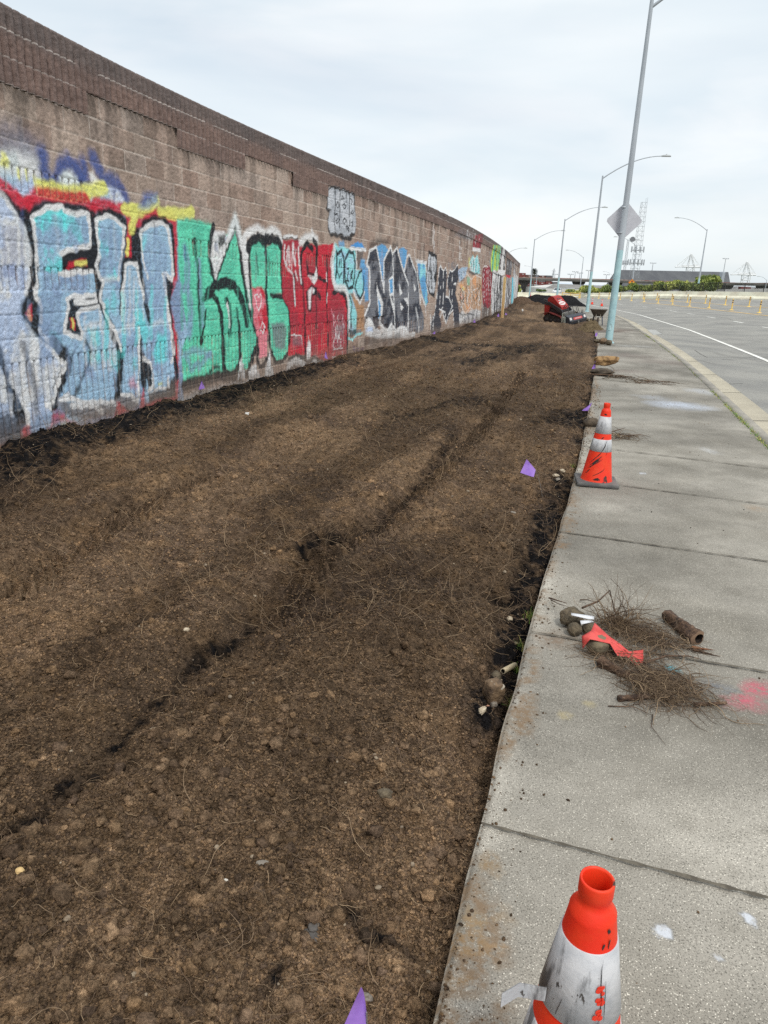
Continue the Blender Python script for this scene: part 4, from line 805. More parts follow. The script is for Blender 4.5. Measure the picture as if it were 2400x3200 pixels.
def paint_wall(col, s, z, cover):
    """spray-paint every shape of PAINT onto col (nz, ns, 3); cover = how well paint takes on the rough face"""
    Sg, Zg = np.meshgrid(s, z)
    jx = (vn(Sg * 14, Zg * 14, 3) - .5) * .03; jz = (vn(Sg * 14, Zg * 14, 4) - .5) * .03
    blot = fbm(Sg * 3.2, Zg * 3.2, 4, 21); fine = fbm(Sg * 22, Zg * 22, 2, 31); strk = fbm(np.where(Sg < 22, Sg * 4.5, 99 + (Sg - 22) * 1.5), Zg * .35, 3, 41)
    for ln in PAINT.strip().splitlines():
        hd, pt = ln.split(':'); hd = hd.split(); v = [float(a) for a in pt.split(',')]; pts = list(zip(v[::2], v[1::2]))
        xs = v[::2]; zs = v[1::2]
        if hd[0] == 's': wd, al, so_ = float(hd[2]), float(hd[3]), float(hd[4])
        else: wd, al, so_ = 0, float(hd[2]), float(hd[3])
        pad = wd + so_ * 2 + .05
        i0, i1 = np.searchsorted(s, [min(xs) - pad, max(xs) + pad]); j0, j1 = np.searchsorted(z, [min(zs) - pad, max(zs) + pad])
        if i1 <= i0 or j1 <= j0 or al == 0: continue
        sl_ = (slice(j0, j1), slice(i0, i1))
        px = Sg[sl_] + jx[sl_]; pz = Zg[sl_] + jz[sl_]
        d = seg_dist(px, pz, pts, hd[0] == 'p')
        if hd[0] == 'p': d = np.where(inside(px, pz, pts), -d, d)
        else: d = d - wd * .5 * (.9 + .25 * vn(px * 9, pz * 9, 8))
        k = np.clip(.5 - d / (2 * so_), 0, 1); k = k * k * (3 - 2 * k)
        k = k + (fine[sl_] - .5) * .9 * k * (1 - k) * 2
        k = np.clip(k, 0, 1) * al * cover[sl_]
        c = np.array(PAL[hd[1]])[None, None, :] * np.ones(k.shape + (1,))
        if hd[0] == 'p' and len(hd) > 4:
            c2 = np.array(PAL[hd[4]]); f_ = blot[sl_] if hd[5] == 'b' else strk[sl_]
            m_ = np.clip((f_ - .45 + (fine[sl_] - .5) * .22) / (.16 if hd[5] == 'b' else .05), 0, 1)[..., None] * (.85 if hd[5] == 'b' else .95)
            c = c * (1 - m_) + c2 * m_
        c = c * (.90 + .28 * blot[sl_][..., None])
        col[sl_] = col[sl_] * (1 - k[..., None]) + c * k[..., None]
    return col

# columns are spaced so that each covers about the same angle seen from the pavement
s_list = [0.0]
while s_list[-1] < WS[-1]:
    s_ = s_list[-1]; x_, y_ = wall_xy(s_); x2, y2 = wall_xy(s_ + .01)
    cr = abs(x_ * (y2 - y_) - y_ * (x2 - x_)) / .01
    ds = .62 / 720 * (x_ * x_ + y_ * y_) / max(cr, .3)
    s_list.append(s_ + float(np.clip(ds if y_ > 4 else .03, .0075, .16)))
WSN = np.array(s_list); WSN[-1] = WS[-1]
wxs, wys = wall_xy(WSN)
ker = np.ones(9) / 9
tx = np.gradient(wxs, WSN); ty = np.gradient(wys, WSN)
tx = np.convolve(np.pad(tx, 4, 'edge'), ker, 'valid'); ty = np.convolve(np.pad(ty, 4, 'edge'), ker, 'valid')
nl = np.hypot(tx, ty); wnx, wny = ty / nl, -tx / nl            # outward, towards the pavement
dsn = np.gradient(WSN)
ZT, PITCH, Z1 = 3.687, .2044, 3.498
TOG = [10.92,12.693,14.478,16.158,17.767]
def three_rows(s): return (np.searchsorted(TOG, s) % 2) == 0
def lines_z(z): # distance to the nearest bed joint, course index
    k = np.round((Z1 - z) / PITCH); return np.abs(Z1 - k * PITCH - z), np.floor((Z1 - z) / PITCH)
def ribs(s, pitch=.1016):
    ph = (s / pitch) % 1.0; return np.minimum(ph, 1 - ph) * pitch
RIB = [(9.351,10.861,2.272,2.476),(9.189,10.906,1.454,1.658),(9.011,21.626,-1,0.841),(13.327,14.273,1.863,2.067),(15.193,16.1,1.658,1.863),(16.546,18.2,1.863,2.067),(12.806,13.297,1.863,2.067),(9.037,12.381,0.6,0.841),(19.28,25.89,-1,0.636)]

def surf(s, z, coping):
    """outward offset of the rough face"""
    Sg, Zg = np.meshgrid(s, z); near = np.clip(.05 / np.maximum(np.gradient(s), .004), 0, 1)[None, :] ** 1
    off = (fbm(Sg * 26, Zg * 26, 4, 5, .6) - .5) * .013 + (fbm(Sg * 62, Zg * 62, 2, 7) - .5) * .007 + (fbm(Sg * 7, Zg * 7, 2, 6) - .5) * .006
    dz, course = lines_z(Zg)
    groove = np.zeros_like(off)
    wob = Sg + (vn(Sg * 6, Zg * 9, 12) - .5) * (.016 if coping else .006)
    if coping:
        g = np.clip((.0205 - ribs(wob)) / .008, 0, 1)
        groove = np.maximum(groove, g * .055)
        joint = np.clip(1 - dz / .008, 0, 1)
        off = off - joint * .003
    else:
        joint = np.clip(1.3 - dz / .009, 0, 1)
        hd = np.abs(((Sg + .2032 * (course % 2)) / .4064 + .5) % 1 - .5) * .4064
        jv = np.clip(1.2 - hd / .009, 0, 1); joint = np.maximum(joint, jv * .8)
        off = off - joint * .005
        for s0, s1, z0, z1 in RIB:
            m_ = (Sg > s0) & (Sg < s1) & (Zg > z0 + .006) & (Zg < z1 - .006)
            groove = np.where(m_, np.maximum(groove, np.clip((.0125 - ribs(wob)) / .004, 0, 1) * .065), groove)
    off = off - groove * near
    return Sg, Zg, off, joint, groove, course

def base_colours(Sg, Zg, off, joint, groove, course, coping):
    blk = np.floor((Sg + .2032 * (course % 2)) / .4064)
    hh = _h(blk, course, 77); h2 = _h(blk, course, 78); big = fbm(Sg * .55, Zg * .8, 3, 51); med = fbm(Sg * 4, Zg * 4, 4, 52); fn = fbm(Sg * 40, Zg * 40, 2, 53)
    drip = fbm(Sg * 5, Zg * .5, 3, 54)
    if coping:
        a = np.array(lin((122, 102, 94), 1.4)); b = np.array(lin((96, 82, 78), 1.4))
        c = a + (b - a) * (hh[..., None] * .5 + big[..., None] * .5)
        top_ = np.clip((Zg - Z1) / .12 + .6, 0, 1)[..., None] * .55
        c = c * (1 - top_) + np.array(lin((86, 84, 84), 1.35)) * top_
        m_ = (joint * (vn(Sg * 2, Zg * 0, 9) > .25))[..., None] * np.where(course < 1, .9, .5)[..., None]
        c = c * (1 - m_) + np.array(lin((186, 178, 172), 1.3)) * m_
    else:
        a = np.array(lin((158, 143, 131), 1.65)); b = np.array(lin((130, 109, 98), 1.65)); g_ = np.array(lin((148, 137, 129), 1.6))
        k = np.clip(Sg / 26, 0, 1)
        c = a + (b - a) * np.clip(hh * .55 + big * .5 + k * .3 - .15, 0, 1)[..., None]
        c = c + (g_ - c) * (np.clip(h2 * 1.6 - .9, 0, 1) * .8)[..., None]
        dark = np.clip((drip - .5) / .12, 0, 1) * np.clip((Zg - 2.2) / .9, 0, 1) * .35 + np.clip((med - .6) / .1, 0, 1) * .22
        c = c * (1 - dark[..., None])
        m_ = (joint * .62 * (.3 + .65 * (vn(Sg * 1.3, course * 3.0, 33) > .4)))[..., None]
        c = c * (1 - m_) + np.array(lin((196, 186, 176), 1.5)) * m_
    c = c * (.80 + .4 * fn[..., None])
    return c

mw = bpy.data.materials.new('split_face_block'); mw.use_nodes = True
_n = mw.node_tree.nodes; _l = mw.node_tree.links
at = _n.new('ShaderNodeAttribute'); at.attribute_name = 'Col'
bs = _n['Principled BSDF']; bs.inputs['Roughness'].default_value = .88; bs.inputs['Specular IOR Level'].default_value = .25
tcw = _n.new('ShaderNodeTexCoord'); nz = _n.new('ShaderNodeTexNoise'); nz.inputs['Scale'].default_value = 125; nz.inputs['Detail'].default_value = 6; nz.inputs['Roughness'].default_value = .7
_l.new(tcw.outputs['Object'], nz.inputs['Vector'])
mr = _n.new('ShaderNodeMapRange'); mr.inputs[1].default_value = .32; mr.inputs[2].default_value = .62; mr.inputs[3].default_value = .64; mr.inputs[4].default_value = 1.26  # speckle in the colour stands for shade in the rough relief
_l.new(nz.outputs['Fac'], mr.inputs['Value'])
mx = _n.new('ShaderNodeMix'); mx.data_type = 'RGBA'; mx.blend_type = 'MULTIPLY'; mx.inputs[0].default_value = 1
_l.new(at.outputs['Color'], mx.inputs[6]); _l.new(mr.outputs['Result'], mx.inputs[7]); _l.new(mx.outputs[2], bs.inputs['Base Color'])
bp = _n.new('ShaderNodeBump'); bp.inputs['Strength'].default_value = .6; bp.inputs['Distance'].default_value = .012
_l.new(nz.outputs['Fac'], bp.inputs['Height']); _l.new(bp.outputs['Normal'], bs.inputs['Normal'])

wall = empty('block_wall', (float(wxs[0]), float(wys[0]), 0), 0, 'long curved brown split-face block wall covered in graffiti along the dirt strip', 'wall')
W0 = np.array([wxs[0], wys[0], 0])
def wall_part(name, z, coping):
    Sg, Zg, off, joint, groove, course = surf(WSN, z, coping)
    col = base_colours(Sg, Zg, off, joint, groove, course, coping)
    pit = fbm(Sg * 60, Zg * 60, 3, 91)
    cover = np.clip(1.15 - np.clip((pit - .5) / .16, 0, 1) * .30, 0, 1)
    cover = cover * (1 - np.clip(groove / .02, 0, 1) * .85) * (1 - joint * .1)
    col = paint_wall(col, WSN, z, cover)
    if not coping: # soil splash along the foot
        d_ = np.clip((.38 - Zg) / .22 + (fbm(Sg * 3, Zg * 5, 3, 95) - .5) * .8, 0, 1)[..., None] * .6
        col = col * (1 - d_) + np.array(lin((128, 112, 100), 1.2)) * d_
    o_ = off + (.035 if coping else 0)
    if coping: # worn round arris at the top
        q = np.clip((Zg - (ZT - .03)) / .03, 0, 1); o_ = o_ - (1 - np.sqrt(np.clip(1 - q * q, 0, 1))) * .03
    X = wxs[None, :] + wnx[None, :] * o_; Y = wys[None, :] + wny[None, :] * o_
    V = np.stack([X, Y, Zg], -1).reshape(-1, 3); F = grid_faces(len(z), len(WSN))
    C = col.reshape(-1, 3)
    if coping:
        fz = Zg[:-1, :-1].reshape(-1); fs = Sg[:-1, :-1].reshape(-1)
        F = F[~((fz < Z1 - PITCH - .001) & ~three_rows(fs))]
        n0 = len(V); ns = len(WSN)
        # top, back and underside strips
        zb = np.where(three_rows(WSN), Z1 - 2 * PITCH, Z1 - PITCH)
        jb = np.where(three_rows(WSN), 0, np.searchsorted(z, Z1 - PITCH - 1e-6))
        bot = V.reshape(len(z), ns, 3)[jb, np.arange(ns)]
        inn = np.stack([wxs - wnx * .06, wys - wny * .06, zb], -1)
        topf = V.reshape(len(z), ns, 3)[-1]
        t1 = np.stack([wxs - wnx * .25, wys - wny * .25, np.full(ns, ZT)], -1); t2 = t1.copy(); t2[:, 2] = ZT - .6
        V = np.concatenate([V, bot, inn, topf, t1, t2])
        cc = np.array(lin((96, 92, 90), 1.3)); C = np.concatenate([C, np.tile(cc, (5 * ns, 1))])
        def strip(a, b): i = np.arange(ns - 1); return np.stack([n0 + a * ns + i, n0 + a * ns + i + 1, n0 + b * ns + i + 1, n0 + b * ns + i], -1)
        F = np.concatenate([F, strip(1, 0), strip(2, 3), strip(3, 4)])
    o = np_mesh(name, V - W0, F, mw, wall, smooth=False)
    set_col(o, 'Col', C)
    return o
zf = np.unique(np.concatenate([np.arange(-.4, .1, .03), np.arange(.1, 3.30, .0095)]))
wall_part('block_face', zf, False)
zc = np.concatenate([np.linspace(Z1 - 2 * PITCH, Z1 - PITCH, 22)[:-1], np.linspace(Z1 - PITCH, ZT - .032, 40)[:-1], ZT - .03 * np.cos(np.linspace(0, 1, 6) * math.pi / 2)])
wall_part('coping', zc, True)
# end of the wall and its back
eb = MB()
for (xa, ya, nx_, ny_) in ((wxs[-1], wys[-1], wnx[-1], wny[-1]),):
    a = (xa + nx_ * .03 - W0[0], ya + ny_ * .03 - W0[1]); b = (xa - nx_ * .25 - W0[0], ya - ny_ * .25 - W0[1])
    eb.quad((*a, -.4), (*b, -.4), (*b, ZT - .01), (*a, ZT - .01))
for i in range(0, len(WSN) - 12, 12):
    j = i + 12
    eb.quad((wxs[i] - wnx[i] * .25 - W0[0], wys[i] - wny[i] * .25 - W0[1], -.4), (wxs[j] - wnx[j] * .25 - W0[0], wys[j] - wny[j] * .25 - W0[1], -.4),
            (wxs[j] - wnx[j] * .25 - W0[0], wys[j] - wny[j] * .25 - W0[1], ZT - .5), (wxs[i] - wnx[i] * .25 - W0[0], wys[i] - wny[i] * .25 - W0[1], ZT - .5))
eb.build('back_face', M('wall_back', lin((120, 104, 94), 1.3), .9, lin((96, 84, 78), 1.3), 3), wall)

# ---------------------------------------------------------------- soil, pavement, gutter and road
EDGE = np.array([(-.55, -3), (.0, .7), (.18, 1.39), (.35, 1.94), (.57, 2.71), (.94, 3.93), (1.59, 5.93), (2.16, 7.83), (3.69, 13.18), (4.87, 17.39), (6.14, 21.81), (8.27, 30.12), (9.84, 36.67), (11.6, 45), (13.65, 55), (15.5, 68), (17.4, 82), (18.7, 95), (20.2, 115)])
KERB = np.array([(2.3, -3), (2.3, 1.4), (2.75, 2.9), (3.3, 4.7), (3.75, 6.2), (4.34, 8.1), (4.79, 9.65), (5.34, 11.57), (6.15, 14.39), (7.48, 19.16), (8.17, 21.94), (9.48, 27.17), (11.3, 34.8), (13.1, 42), (14.45, 48.3), (15.75, 55), (17.5, 68), (19.4, 82), (20.7, 95), (22.4, 115)])
GUT = np.array([(2.95,-3),(2.95,1.4),(3.4,2.9),(3.95,4.7),(4.4,6.2),(5.1,8.6),(6,11.39),(6.41,12.9),(6.97,14.87),(7.7,17.59),(8.71,21.32),(10.16,26.94),(11.35,32.09),(12.22,35.49),(13.8,41.86),(15.13,48.31),(16.41,54.97),(18.2,68),(20.1,82),(21.4,95),(22.6,110),(23.2,130),(22.6,160)])
def smooth_line(P, n=400, y0=None, y1=None):
    y = np.linspace(0, 1, n) ** 1.8 * (P[-1, 1] - P[0, 1]) + P[0, 1]
    x = np.interp(y, P[:, 1], P[:, 0])
    for _ in range(12):
        xx = np.convolve(np.pad(x, 2, 'edge'), np.ones(5) / 5, 'valid'); xx[:3] = x[:3]; xx[-3:] = x[-3:]; x = xx
    return np.stack([x, y], 1)
EDGE = smooth_line(EDGE); KERB = smooth_line(KERB)
_d = np.gradient(GUT, axis=0)
def edge_x(Y): return np.interp(Y, EDGE[:, 1], EDGE[:, 0])
def kerb_x(Y): return np.interp(Y, KERB[:, 1], KERB[:, 0])
GUT = smooth_line(GUT)
def gut_x(Y): return np.interp(Y, GUT[:, 1], GUT[:, 0])

# dark compost strokes on the soil: points, width, strength
COMPOST = [([(-1.159,1.836),(-1.099,1.892),(-1.068,2.055),(-1,2.162),(-0.947,2.335),(-0.897,2.567),(-0.875,2.756),(-0.819,2.927),(-0.713,3.121),(-0.663,3.332)],0.045,0.65),([(-0.718,3.145),(-0.725,2.979),(-0.829,2.883)],0.05,0.3),([(-0.525,4.098),(-0.321,4.368),(-0.031,4.936),(0.261,5.714),(0.603,7.359),(0.808,8.699)],0.1,0.6),([(0.818,3.574),(0.68,3.337),(0.581,2.989),(0.474,2.813),(0.427,2.587)],0.12,0.9),([(1.275,5.447),(1.082,4.657),(0.907,3.976),(0.785,3.825)],0.14,0.9),([(1.757,6.923),(1.472,6.025),(1.236,5.087)],0.14,0.8),([(0.687,3.885),(0.827,3.763)],0.1,0.7),([(2.786,10.145),(2.494,9.357),(2.335,9.325)],0.5,0.8),([(1.306,21.525),(2.071,21.041),(3.079,20.697),(3.781,21.001)],0.9,0.75),([(1.591,15.891),(2.362,17.181),(3.249,19.333),(4.688,22.218)],0.5,0.6),([(0.607,16.536),(1.33,17.933),(2.181,19.579)],0.4,0.5),([(4.036,31.573),(4.842,30.429)],0.7,0.7),([(0.134,9.207),(0.791,10.096),(1.432,11.127)],0.3,0.5),([(-0.035,1.512),(0.04,1.501),(0.089,1.474)],0.06,0.45),([(-0.235,1.365),(-0.258,1.301),(-0.23,1.404)],0.015,0.4),([(-0.073,1.526),(0.001,1.56)],0.06,0.4),([(7.953,38.262),(9.676,39.505),(10.581,40.157)],1,0.5)]
TYRE = [[(-2.007,3.566),(-1.98,4.067),(-1.909,4.611),(-1.784,5.306),(-1.502,6.07)],[(-0.637,3.447),(-0.397,4.232),(0.034,5.17),(0.56,6.736),(1.193,9.092),(2.564,14.493)]]
RUTS = [([(-1.205,1.763),(-1.104,1.902),(-1.01,2.188),(-0.881,2.775),(-0.663,3.332),(-0.368,4.235),(0.069,5.294),(0.595,7.248),(1.278,9.814)],0.1,-0.05),([(-1.307,1.947),(-1.184,2.205),(-1.072,2.865),(-0.867,3.608)],0.22,0.045),([(-1.916,3.122),(-1.868,4),(-1.784,5.306),(-1.201,6.648),(-0.437,8.759)],0.24,-0.05),([(0.404,2.39),(0.36,2.163),(0.291,1.944),(0.214,1.703),(0.127,1.535)],0.1,-0.05),([(0.687,3.885),(0.704,3.339),(0.474,2.661),(0.338,2.269)],0.2,-0.04),([(-0.375,3.998),(0.218,4.382),(0.762,5.143)],0.35,0.045),([(-0.544,2.331),(-0.119,2.852),(0.319,3.591)],0.3,0.05),([(6.464,37.189),(8.594,44.098),(8.232,38.464)],1.2,-0.12),([(2.071,21.041),(4.358,27.296)],1.2,-0.08),([(4.358,27.296),(6.574,31.486),(8.708,34.58)],1,0.05),([(11.606,44.122),(11.044,40.491)],0.7,0.12),([(10.022,57.105),(11.589,59.76),(11.723,55.941)],1.6,0.25)]
def soil_fields(X, Y):
    t = np.clip((edge_x(Y) - X) / np.maximum(edge_x(Y) - wall_x(np.clip(Y, -3, 73)), .5), 0, 1)
    dw = np.maximum(X - wall_x(np.clip(Y, -3, 73)), 0); de = edge_x(Y) - X
    zc = -.055 + t * .155
    zc = zc - .03 * np.exp(-de / .16) + .07 * np.exp(-((dw - .30) / .20) ** 2) * (.4 + fbm(X * 1.3, Y * 1.3, 3, 61))
    zc = zc + (fbm(X * .9, Y * .9, 3, 62) - .5) * .13 + (fbm(X * 3.1, Y * 3.1, 3, 63) - .5) * .09 + (fbm(X * 7, Y * 7, 3, 60) - .5) * .045 + (fbm(de * 2.6, Y * .3, 3, 57) - .5) * .11 + (fbm(de * 7, Y * .7, 2, 56) - .5) * .05
    wob = (fbm(X * 2.2, Y * 2.2, 3, 64) - .5) * .25
    far = np.clip(np.maximum(Y, .5) / 6, .0, 6) * .16
    comp = np.zeros_like(X)
    for pts, w_, a_ in RUTS:
        d = seg_dist(X + wob * .5, Y + wob * .8, pts, False)
        zc = zc + a_ * np.exp(-(d / w_) ** 2) - .35 * a_ * np.exp(-((d - w_ * 1.7) / w_) ** 2)
    for pts in TYRE:
        d = seg_dist(X, Y, pts, False); u_ = X * .55 + Y * .83
        m_ = np.clip(1 - d / .21, 0, 1); zc = zc + np.where(m_ > 0, (((u_ + d * .8) / .085) % 1 - .5) * .10 * np.minimum(m_ * 4, 1) * (.4 + fbm(X * 3, Y * 3, 2, 65)), 0)
    for pts, w_, a_ in COMPOST:
        d = seg_dist(X + wob * .7, Y + wob * 1.2, pts, False)
        comp = np.maximum(comp, a_ * np.clip(1.25 - d / w_, 0, 1))
    wc = np.clip(1.6 - dw / (.5 + .35 * fbm(X * 1.1, Y * 1.1, 3, 66)), 0, 1)
    wc = wc * np.clip(1.3 - np.clip((Y - 9) / 7, 0, 1), .45, 1)
    comp = np.maximum(comp, wc)
    comp = np.maximum(comp, np.clip(1.1 - de / .22, 0, 1) * np.clip((fbm(X * 1.6, Y * 1.6, 3, 67) - .44) * 7, 0, 1) * np.clip((Y - 2.7) * 1.5, 0, 1))
    comp = comp + ((fbm(X * 9, Y * 9, 3, 68) - .5) * 1.0 + (fbm(X * 24, Y * 24, 2, 59) - .5) * 1.2) * np.clip(comp * 3, 0, 1) + np.clip((fbm(X * .8, Y * .8, 4, 69) - .60) * 6, 0, 1) * .2
    return zc, np.clip(comp, 0, 1), far
def soil_z(x, y):
    z_, c_, f_ = soil_fields(np.array([[float(x)]]), np.array([[float(y)]])); return float(z_[0, 0])

mso = bpy.data.materials.new('tilled_soil'); mso.use_nodes = True
_n = mso.node_tree.nodes; _l = mso.node_tree.links; bs = _n['Principled BSDF']; bs.inputs['Roughness'].default_value = .95; bs.inputs['Specular IOR Level'].default_value = .12
at = _n.new('ShaderNodeAttribute'); at.attribute_name = 'Col'
tcw = _n.new('ShaderNodeTexCoord'); nz = _n.new('ShaderNodeTexNoise'); nz.inputs['Scale'].default_value = 130; nz.inputs['Detail'].default_value = 5; nz.inputs['Roughness'].default_value = .75
_l.new(tcw.outputs['Object'], nz.inputs['Vector'])
mr = _n.new('ShaderNodeMapRange'); mr.inputs[1].default_value = .3; mr.inputs[2].default_value = .7; mr.inputs[3].default_value = .35; mr.inputs[4].default_value = 1.65
_l.new(nz.outputs['Fac'], mr.inputs['Value'])
mx = _n.new('ShaderNodeMix'); mx.data_type = 'RGBA'; mx.blend_type = 'MULTIPLY'; mx.inputs[0].default_value = 1
_l.new(at.outputs['Color'], mx.inputs[6]); _l.new(mr.outputs['Result'], mx.inputs[7]); _cur = mx.outputs[2]
for sc_, lo_, hi_ in ((36, .54, 1.46), (11, .68, 1.32)):
    n2 = _n.new('ShaderNodeTexNoise'); n2.inputs['Scale'].default_value = sc_; n2.inputs['Detail'].default_value = 6; n2.inputs['Roughness'].default_value = .72
    _l.new(tcw.outputs['Object'], n2.inputs['Vector']); r2 = _n.new('ShaderNodeMapRange'); r2.inputs[1].default_value = .36; r2.inputs[2].default_value = .64; r2.inputs[3].default_value = lo_; r2.inputs[4].default_value = hi_
    _l.new(n2.outputs['Fac'], r2.inputs['Value']); m2 = _n.new('ShaderNodeMix'); m2.data_type = 'RGBA'; m2.blend_type = 'MULTIPLY'; m2.inputs[0].default_value = 1
    _l.new(_cur, m2.inputs[6]); _l.new(r2.outputs['Result'], m2.inputs[7]); _cur = m2.outputs[2]
_l.new(_cur, bs.inputs['Base Color'])
bp = _n.new('ShaderNodeBump'); bp.inputs['Strength'].default_value = 1.0; bp.inputs['Distance'].default_value = .02
_l.new(nz.outputs['Fac'], bp.inputs['Height']); _l.new(bp.outputs['Normal'], bs.inputs['Normal'])

def damp(y): return 1 - .26 * np.clip((y - 2.2) / 4.5, 0, 1)     # the farther soil was turned later and is still damp
def moist(x, y): # long damp bands left by the tiller, parallel to the wall
    d_ = edge_x(y) - x; return 1 - .42 * np.clip((fbm(d_ * 2.0, y * .28, 4, 55) - .44) * 5, 0, 1) + .12 * np.clip((.40 - fbm(d_ * 2.0, y * .28, 4, 55)) * 6, 0, 1)
# rows are spaced evenly in viewing angle, so near soil carries clod-sized relief
rows = [-2.5, -1.5, -.5, .2, .6, .8, .95]
while rows[-1] < 100: rows.append(rows[-1] + max(.0045, 1.05 * (rows[-1] ** 2 + 2.7) / 1.65 / 720 * .8))
RY = np.array(rows); NCOL = 1050
tt = np.linspace(0, 1, NCOL) ** 1.25
x_r = edge_x(RY) - .004; x_l = np.where(RY < 73, wall_x(np.minimum(RY, 73)) - .05, wall_x(73.) + (RY - 73) * .2 - .05)
SX = x_r[:, None] + (x_l - x_r)[:, None] * tt[None, :]; SY = np.repeat(RY[:, None], NCOL, 1)
zs_, comp, far = soil_fields(SX, SY)
c1 = fbm(SX * 11, SY * 11, 4, 71, .6); c2 = fbm(SX * 38, SY * 38, 3, 72, .6); lump = vn(SX * 19, SY * 19, 73); lump2 = vn(SX * 45, SY * 45, 74)
fadef = np.clip(4.5 / np.maximum(SY, .5), .25, 1)
zs_ = zs_ + ((c1 - .5) * .062 + np.maximum(lump - .55, 0) * .050) + ((c2 - .5) * .020 + np.maximum(lump2 - .6, 0) * .022) * fadef
zs_[:, 0] = np.minimum(zs_[:, 0], -.03)
soil = np_mesh('soil_ground', np.stack([SX, SY, zs_], -1).reshape(-1, 3), grid_faces(*SX.shape), mso, None, True)
tag(soil, 'freshly tilled brown soil strip with black compost streaks', None, None, 'structure')
tone = fbm(SX * 1.4, SY * 1.4, 4, 75); t2 = fbm(SX * 7, SY * 7, 3, 76)
A_ = np.array(lin((126, 104, 81), 2.05)); B_ = np.array(lin((93, 77, 64), 1.75)); K_ = np.array(lin((40, 37, 38), .85)); T_ = np.array(lin((146, 118, 88), 1.5))
cs = B_ + (A_ - B_) * np.clip(tone * 1.5 - .25, 0, 1)[..., None]
cs = cs + (T_ - cs) * (np.clip((t2 - .5) / .2, 0, 1) * np.clip(1.5 - SY / 7, .1, .6))[..., None]
ck = comp[..., None]; cs = cs * (1 - ck) + K_ * ck
cs = cs * (.5 + .5 * c2[..., None])  # sheet darkened, most in its hollows, as painted shade between the crumbs
cs = cs * (damp(SY) * moist(SX, SY))[..., None]
set_col(soil, 'Col', cs.reshape(-1, 3))

# far verge of the strip beyond the wall's end and the lower land below the road
ground = MB(); Rg = 6000
ground.add([(Rg * math.cos(a), Rg * math.sin(a), -6) for a in [2 * math.pi * k / 64 for k in range(64)]], [tuple(range(64))])
tag(ground.build('ground', M('far_ground', lin((128, 128, 122), .8), .95, lin((104, 112, 92), .8), .02)), kind='structure')

# --- pavement: slabs of exposed-aggregate concrete
def concrete(name, base, dark, light, sc=1.0, stains=()):
    m = bpy.data.materials.new(name); m.use_nodes = True; N_ = m.node_tree.nodes; L_ = m.node_tree.links
    b = N_['Principled BSDF']; b.inputs['Roughness'].default_value = .85; b.inputs['Specular IOR Level'].default_value = .3
    t = N_.new('ShaderNodeTexCoord')
    def nn(scale, det, r=.6):
        n = N_.new('ShaderNodeTexNoise'); n.inputs['Scale'].default_value = scale; n.inputs['Detail'].default_value = det; n.inputs['Roughness'].default_value = r
        L_.new(t.outputs['Object'], n.inputs['Vector']); return n.outputs['Fac']
    def mp(f, a, b_, c=0., d_=1.):
        q = N_.new('ShaderNodeMapRange'); q.inputs[1].default_value = a; q.inputs[2].default_value = b_; q.inputs[3].default_value = c; q.inputs[4].default_value = d_
        L_.new(f, q.inputs['Value']); return q.outputs['Result']
    def mx_(f, a, c, bt='MIX'):
        x = N_.new('ShaderNodeMix'); x.data_type = 'RGBA'; x.blend_type = bt
        if isinstance(f, float): x.inputs[0].default_value = f
        else: L_.new(f, x.inputs[0])
        for i, v in ((6, a), (7, c)):
            if isinstance(v, tuple): x.inputs[i].default_value = (*v, 1)
            else: L_.new(v, x.inputs[i])
        return x.outputs[2]
    c = mx_(mp(nn(.9, 4), .35, .65), base, dark)
    c = mx_(mp(nn(5, 6, .7), .5, .68, 0, .55), c, dark)
    a = N_.new('ShaderNodeTexVoronoi'); a.inputs['Scale'].default_value = 155 * sc; L_.new(t.outputs['Object'], a.inputs['Vector'])
    sp = mp(a.outputs['Distance'], .12, .34, 1, 0)
    gate = mp(nn(60 * sc, 3), .44, .56); 
    mlt = N_.new('ShaderNodeMath'); mlt.operation = 'MULTIPLY'; L_.new(sp, mlt.inputs[0]); L_.new(gate, mlt.inputs[1])
    c = mx_(mlt.outputs[0], c, light)
    c = mx_(mp(nn(210 * sc, 2), .52, .68, 0, .85), c, tuple(v * .34 for v in dark))
    if name == 'pavement_concrete':
        at_ = N_.new('ShaderNodeAttribute'); at_.attribute_name = 'Col'; c = mx_(1.0, c, at_.outputs['Color'], 'MULTIPLY')
        a2 = N_.new('ShaderNodeAttribute'); a2.attribute_name = 'Mark'; al = N_.new('ShaderNodeAttribute'); al.attribute_name = 'Mask'
        br = mp(nn(34, 4, .7), .34, .56); mu = N_.new('ShaderNodeMath'); mu.operation = 'MULTIPLY'
        L_.new(al.outputs['Fac'], mu.inputs[0]); L_.new(br, mu.inputs[1]); c = mx_(mu.outputs[0], c, a2.outputs['Color'])
    L_.new(c, b.inputs['Base Color'])
    bp_ = N_.new('ShaderNodeBump'); bp_.inputs['Strength'].default_value = .35; bp_.inputs['Distance'].default_value = .004
    L_.new(nn(170 * sc, 4, .7), bp_.inputs['Height']); L_.new(bp_.outputs['Normal'], b.inputs['Normal'])
    return m
CONC = concrete('pavement_concrete', lin((160, 155, 145), 1.0), lin((126, 121, 111), .92), lin((216, 210, 196), 1.08))
prow = [-2.5, -1, 0, .6, .9]
while prow[-1] < 112: prow.append(prow[-1] + max(.012, 2.0 * (prow[-1] ** 2 + 2.7) / 1.65 / 720))
PY = np.array(prow); NC = 190
ex = edge_x(PY); kx = kerb_x(PY)
chip = (fbm(PY * 2.5, PY * 0, 2, 81) - .5) * .02
tt = np.linspace(0, 1, NC)
X = (ex + chip)[:, None] + (kx - ex - chip)[:, None] * tt[None, :]; Y = np.repeat(PY[:, None], NC, 1)
Z = (fbm(X * .6, Y * .6, 2, 82) - .5) * .008
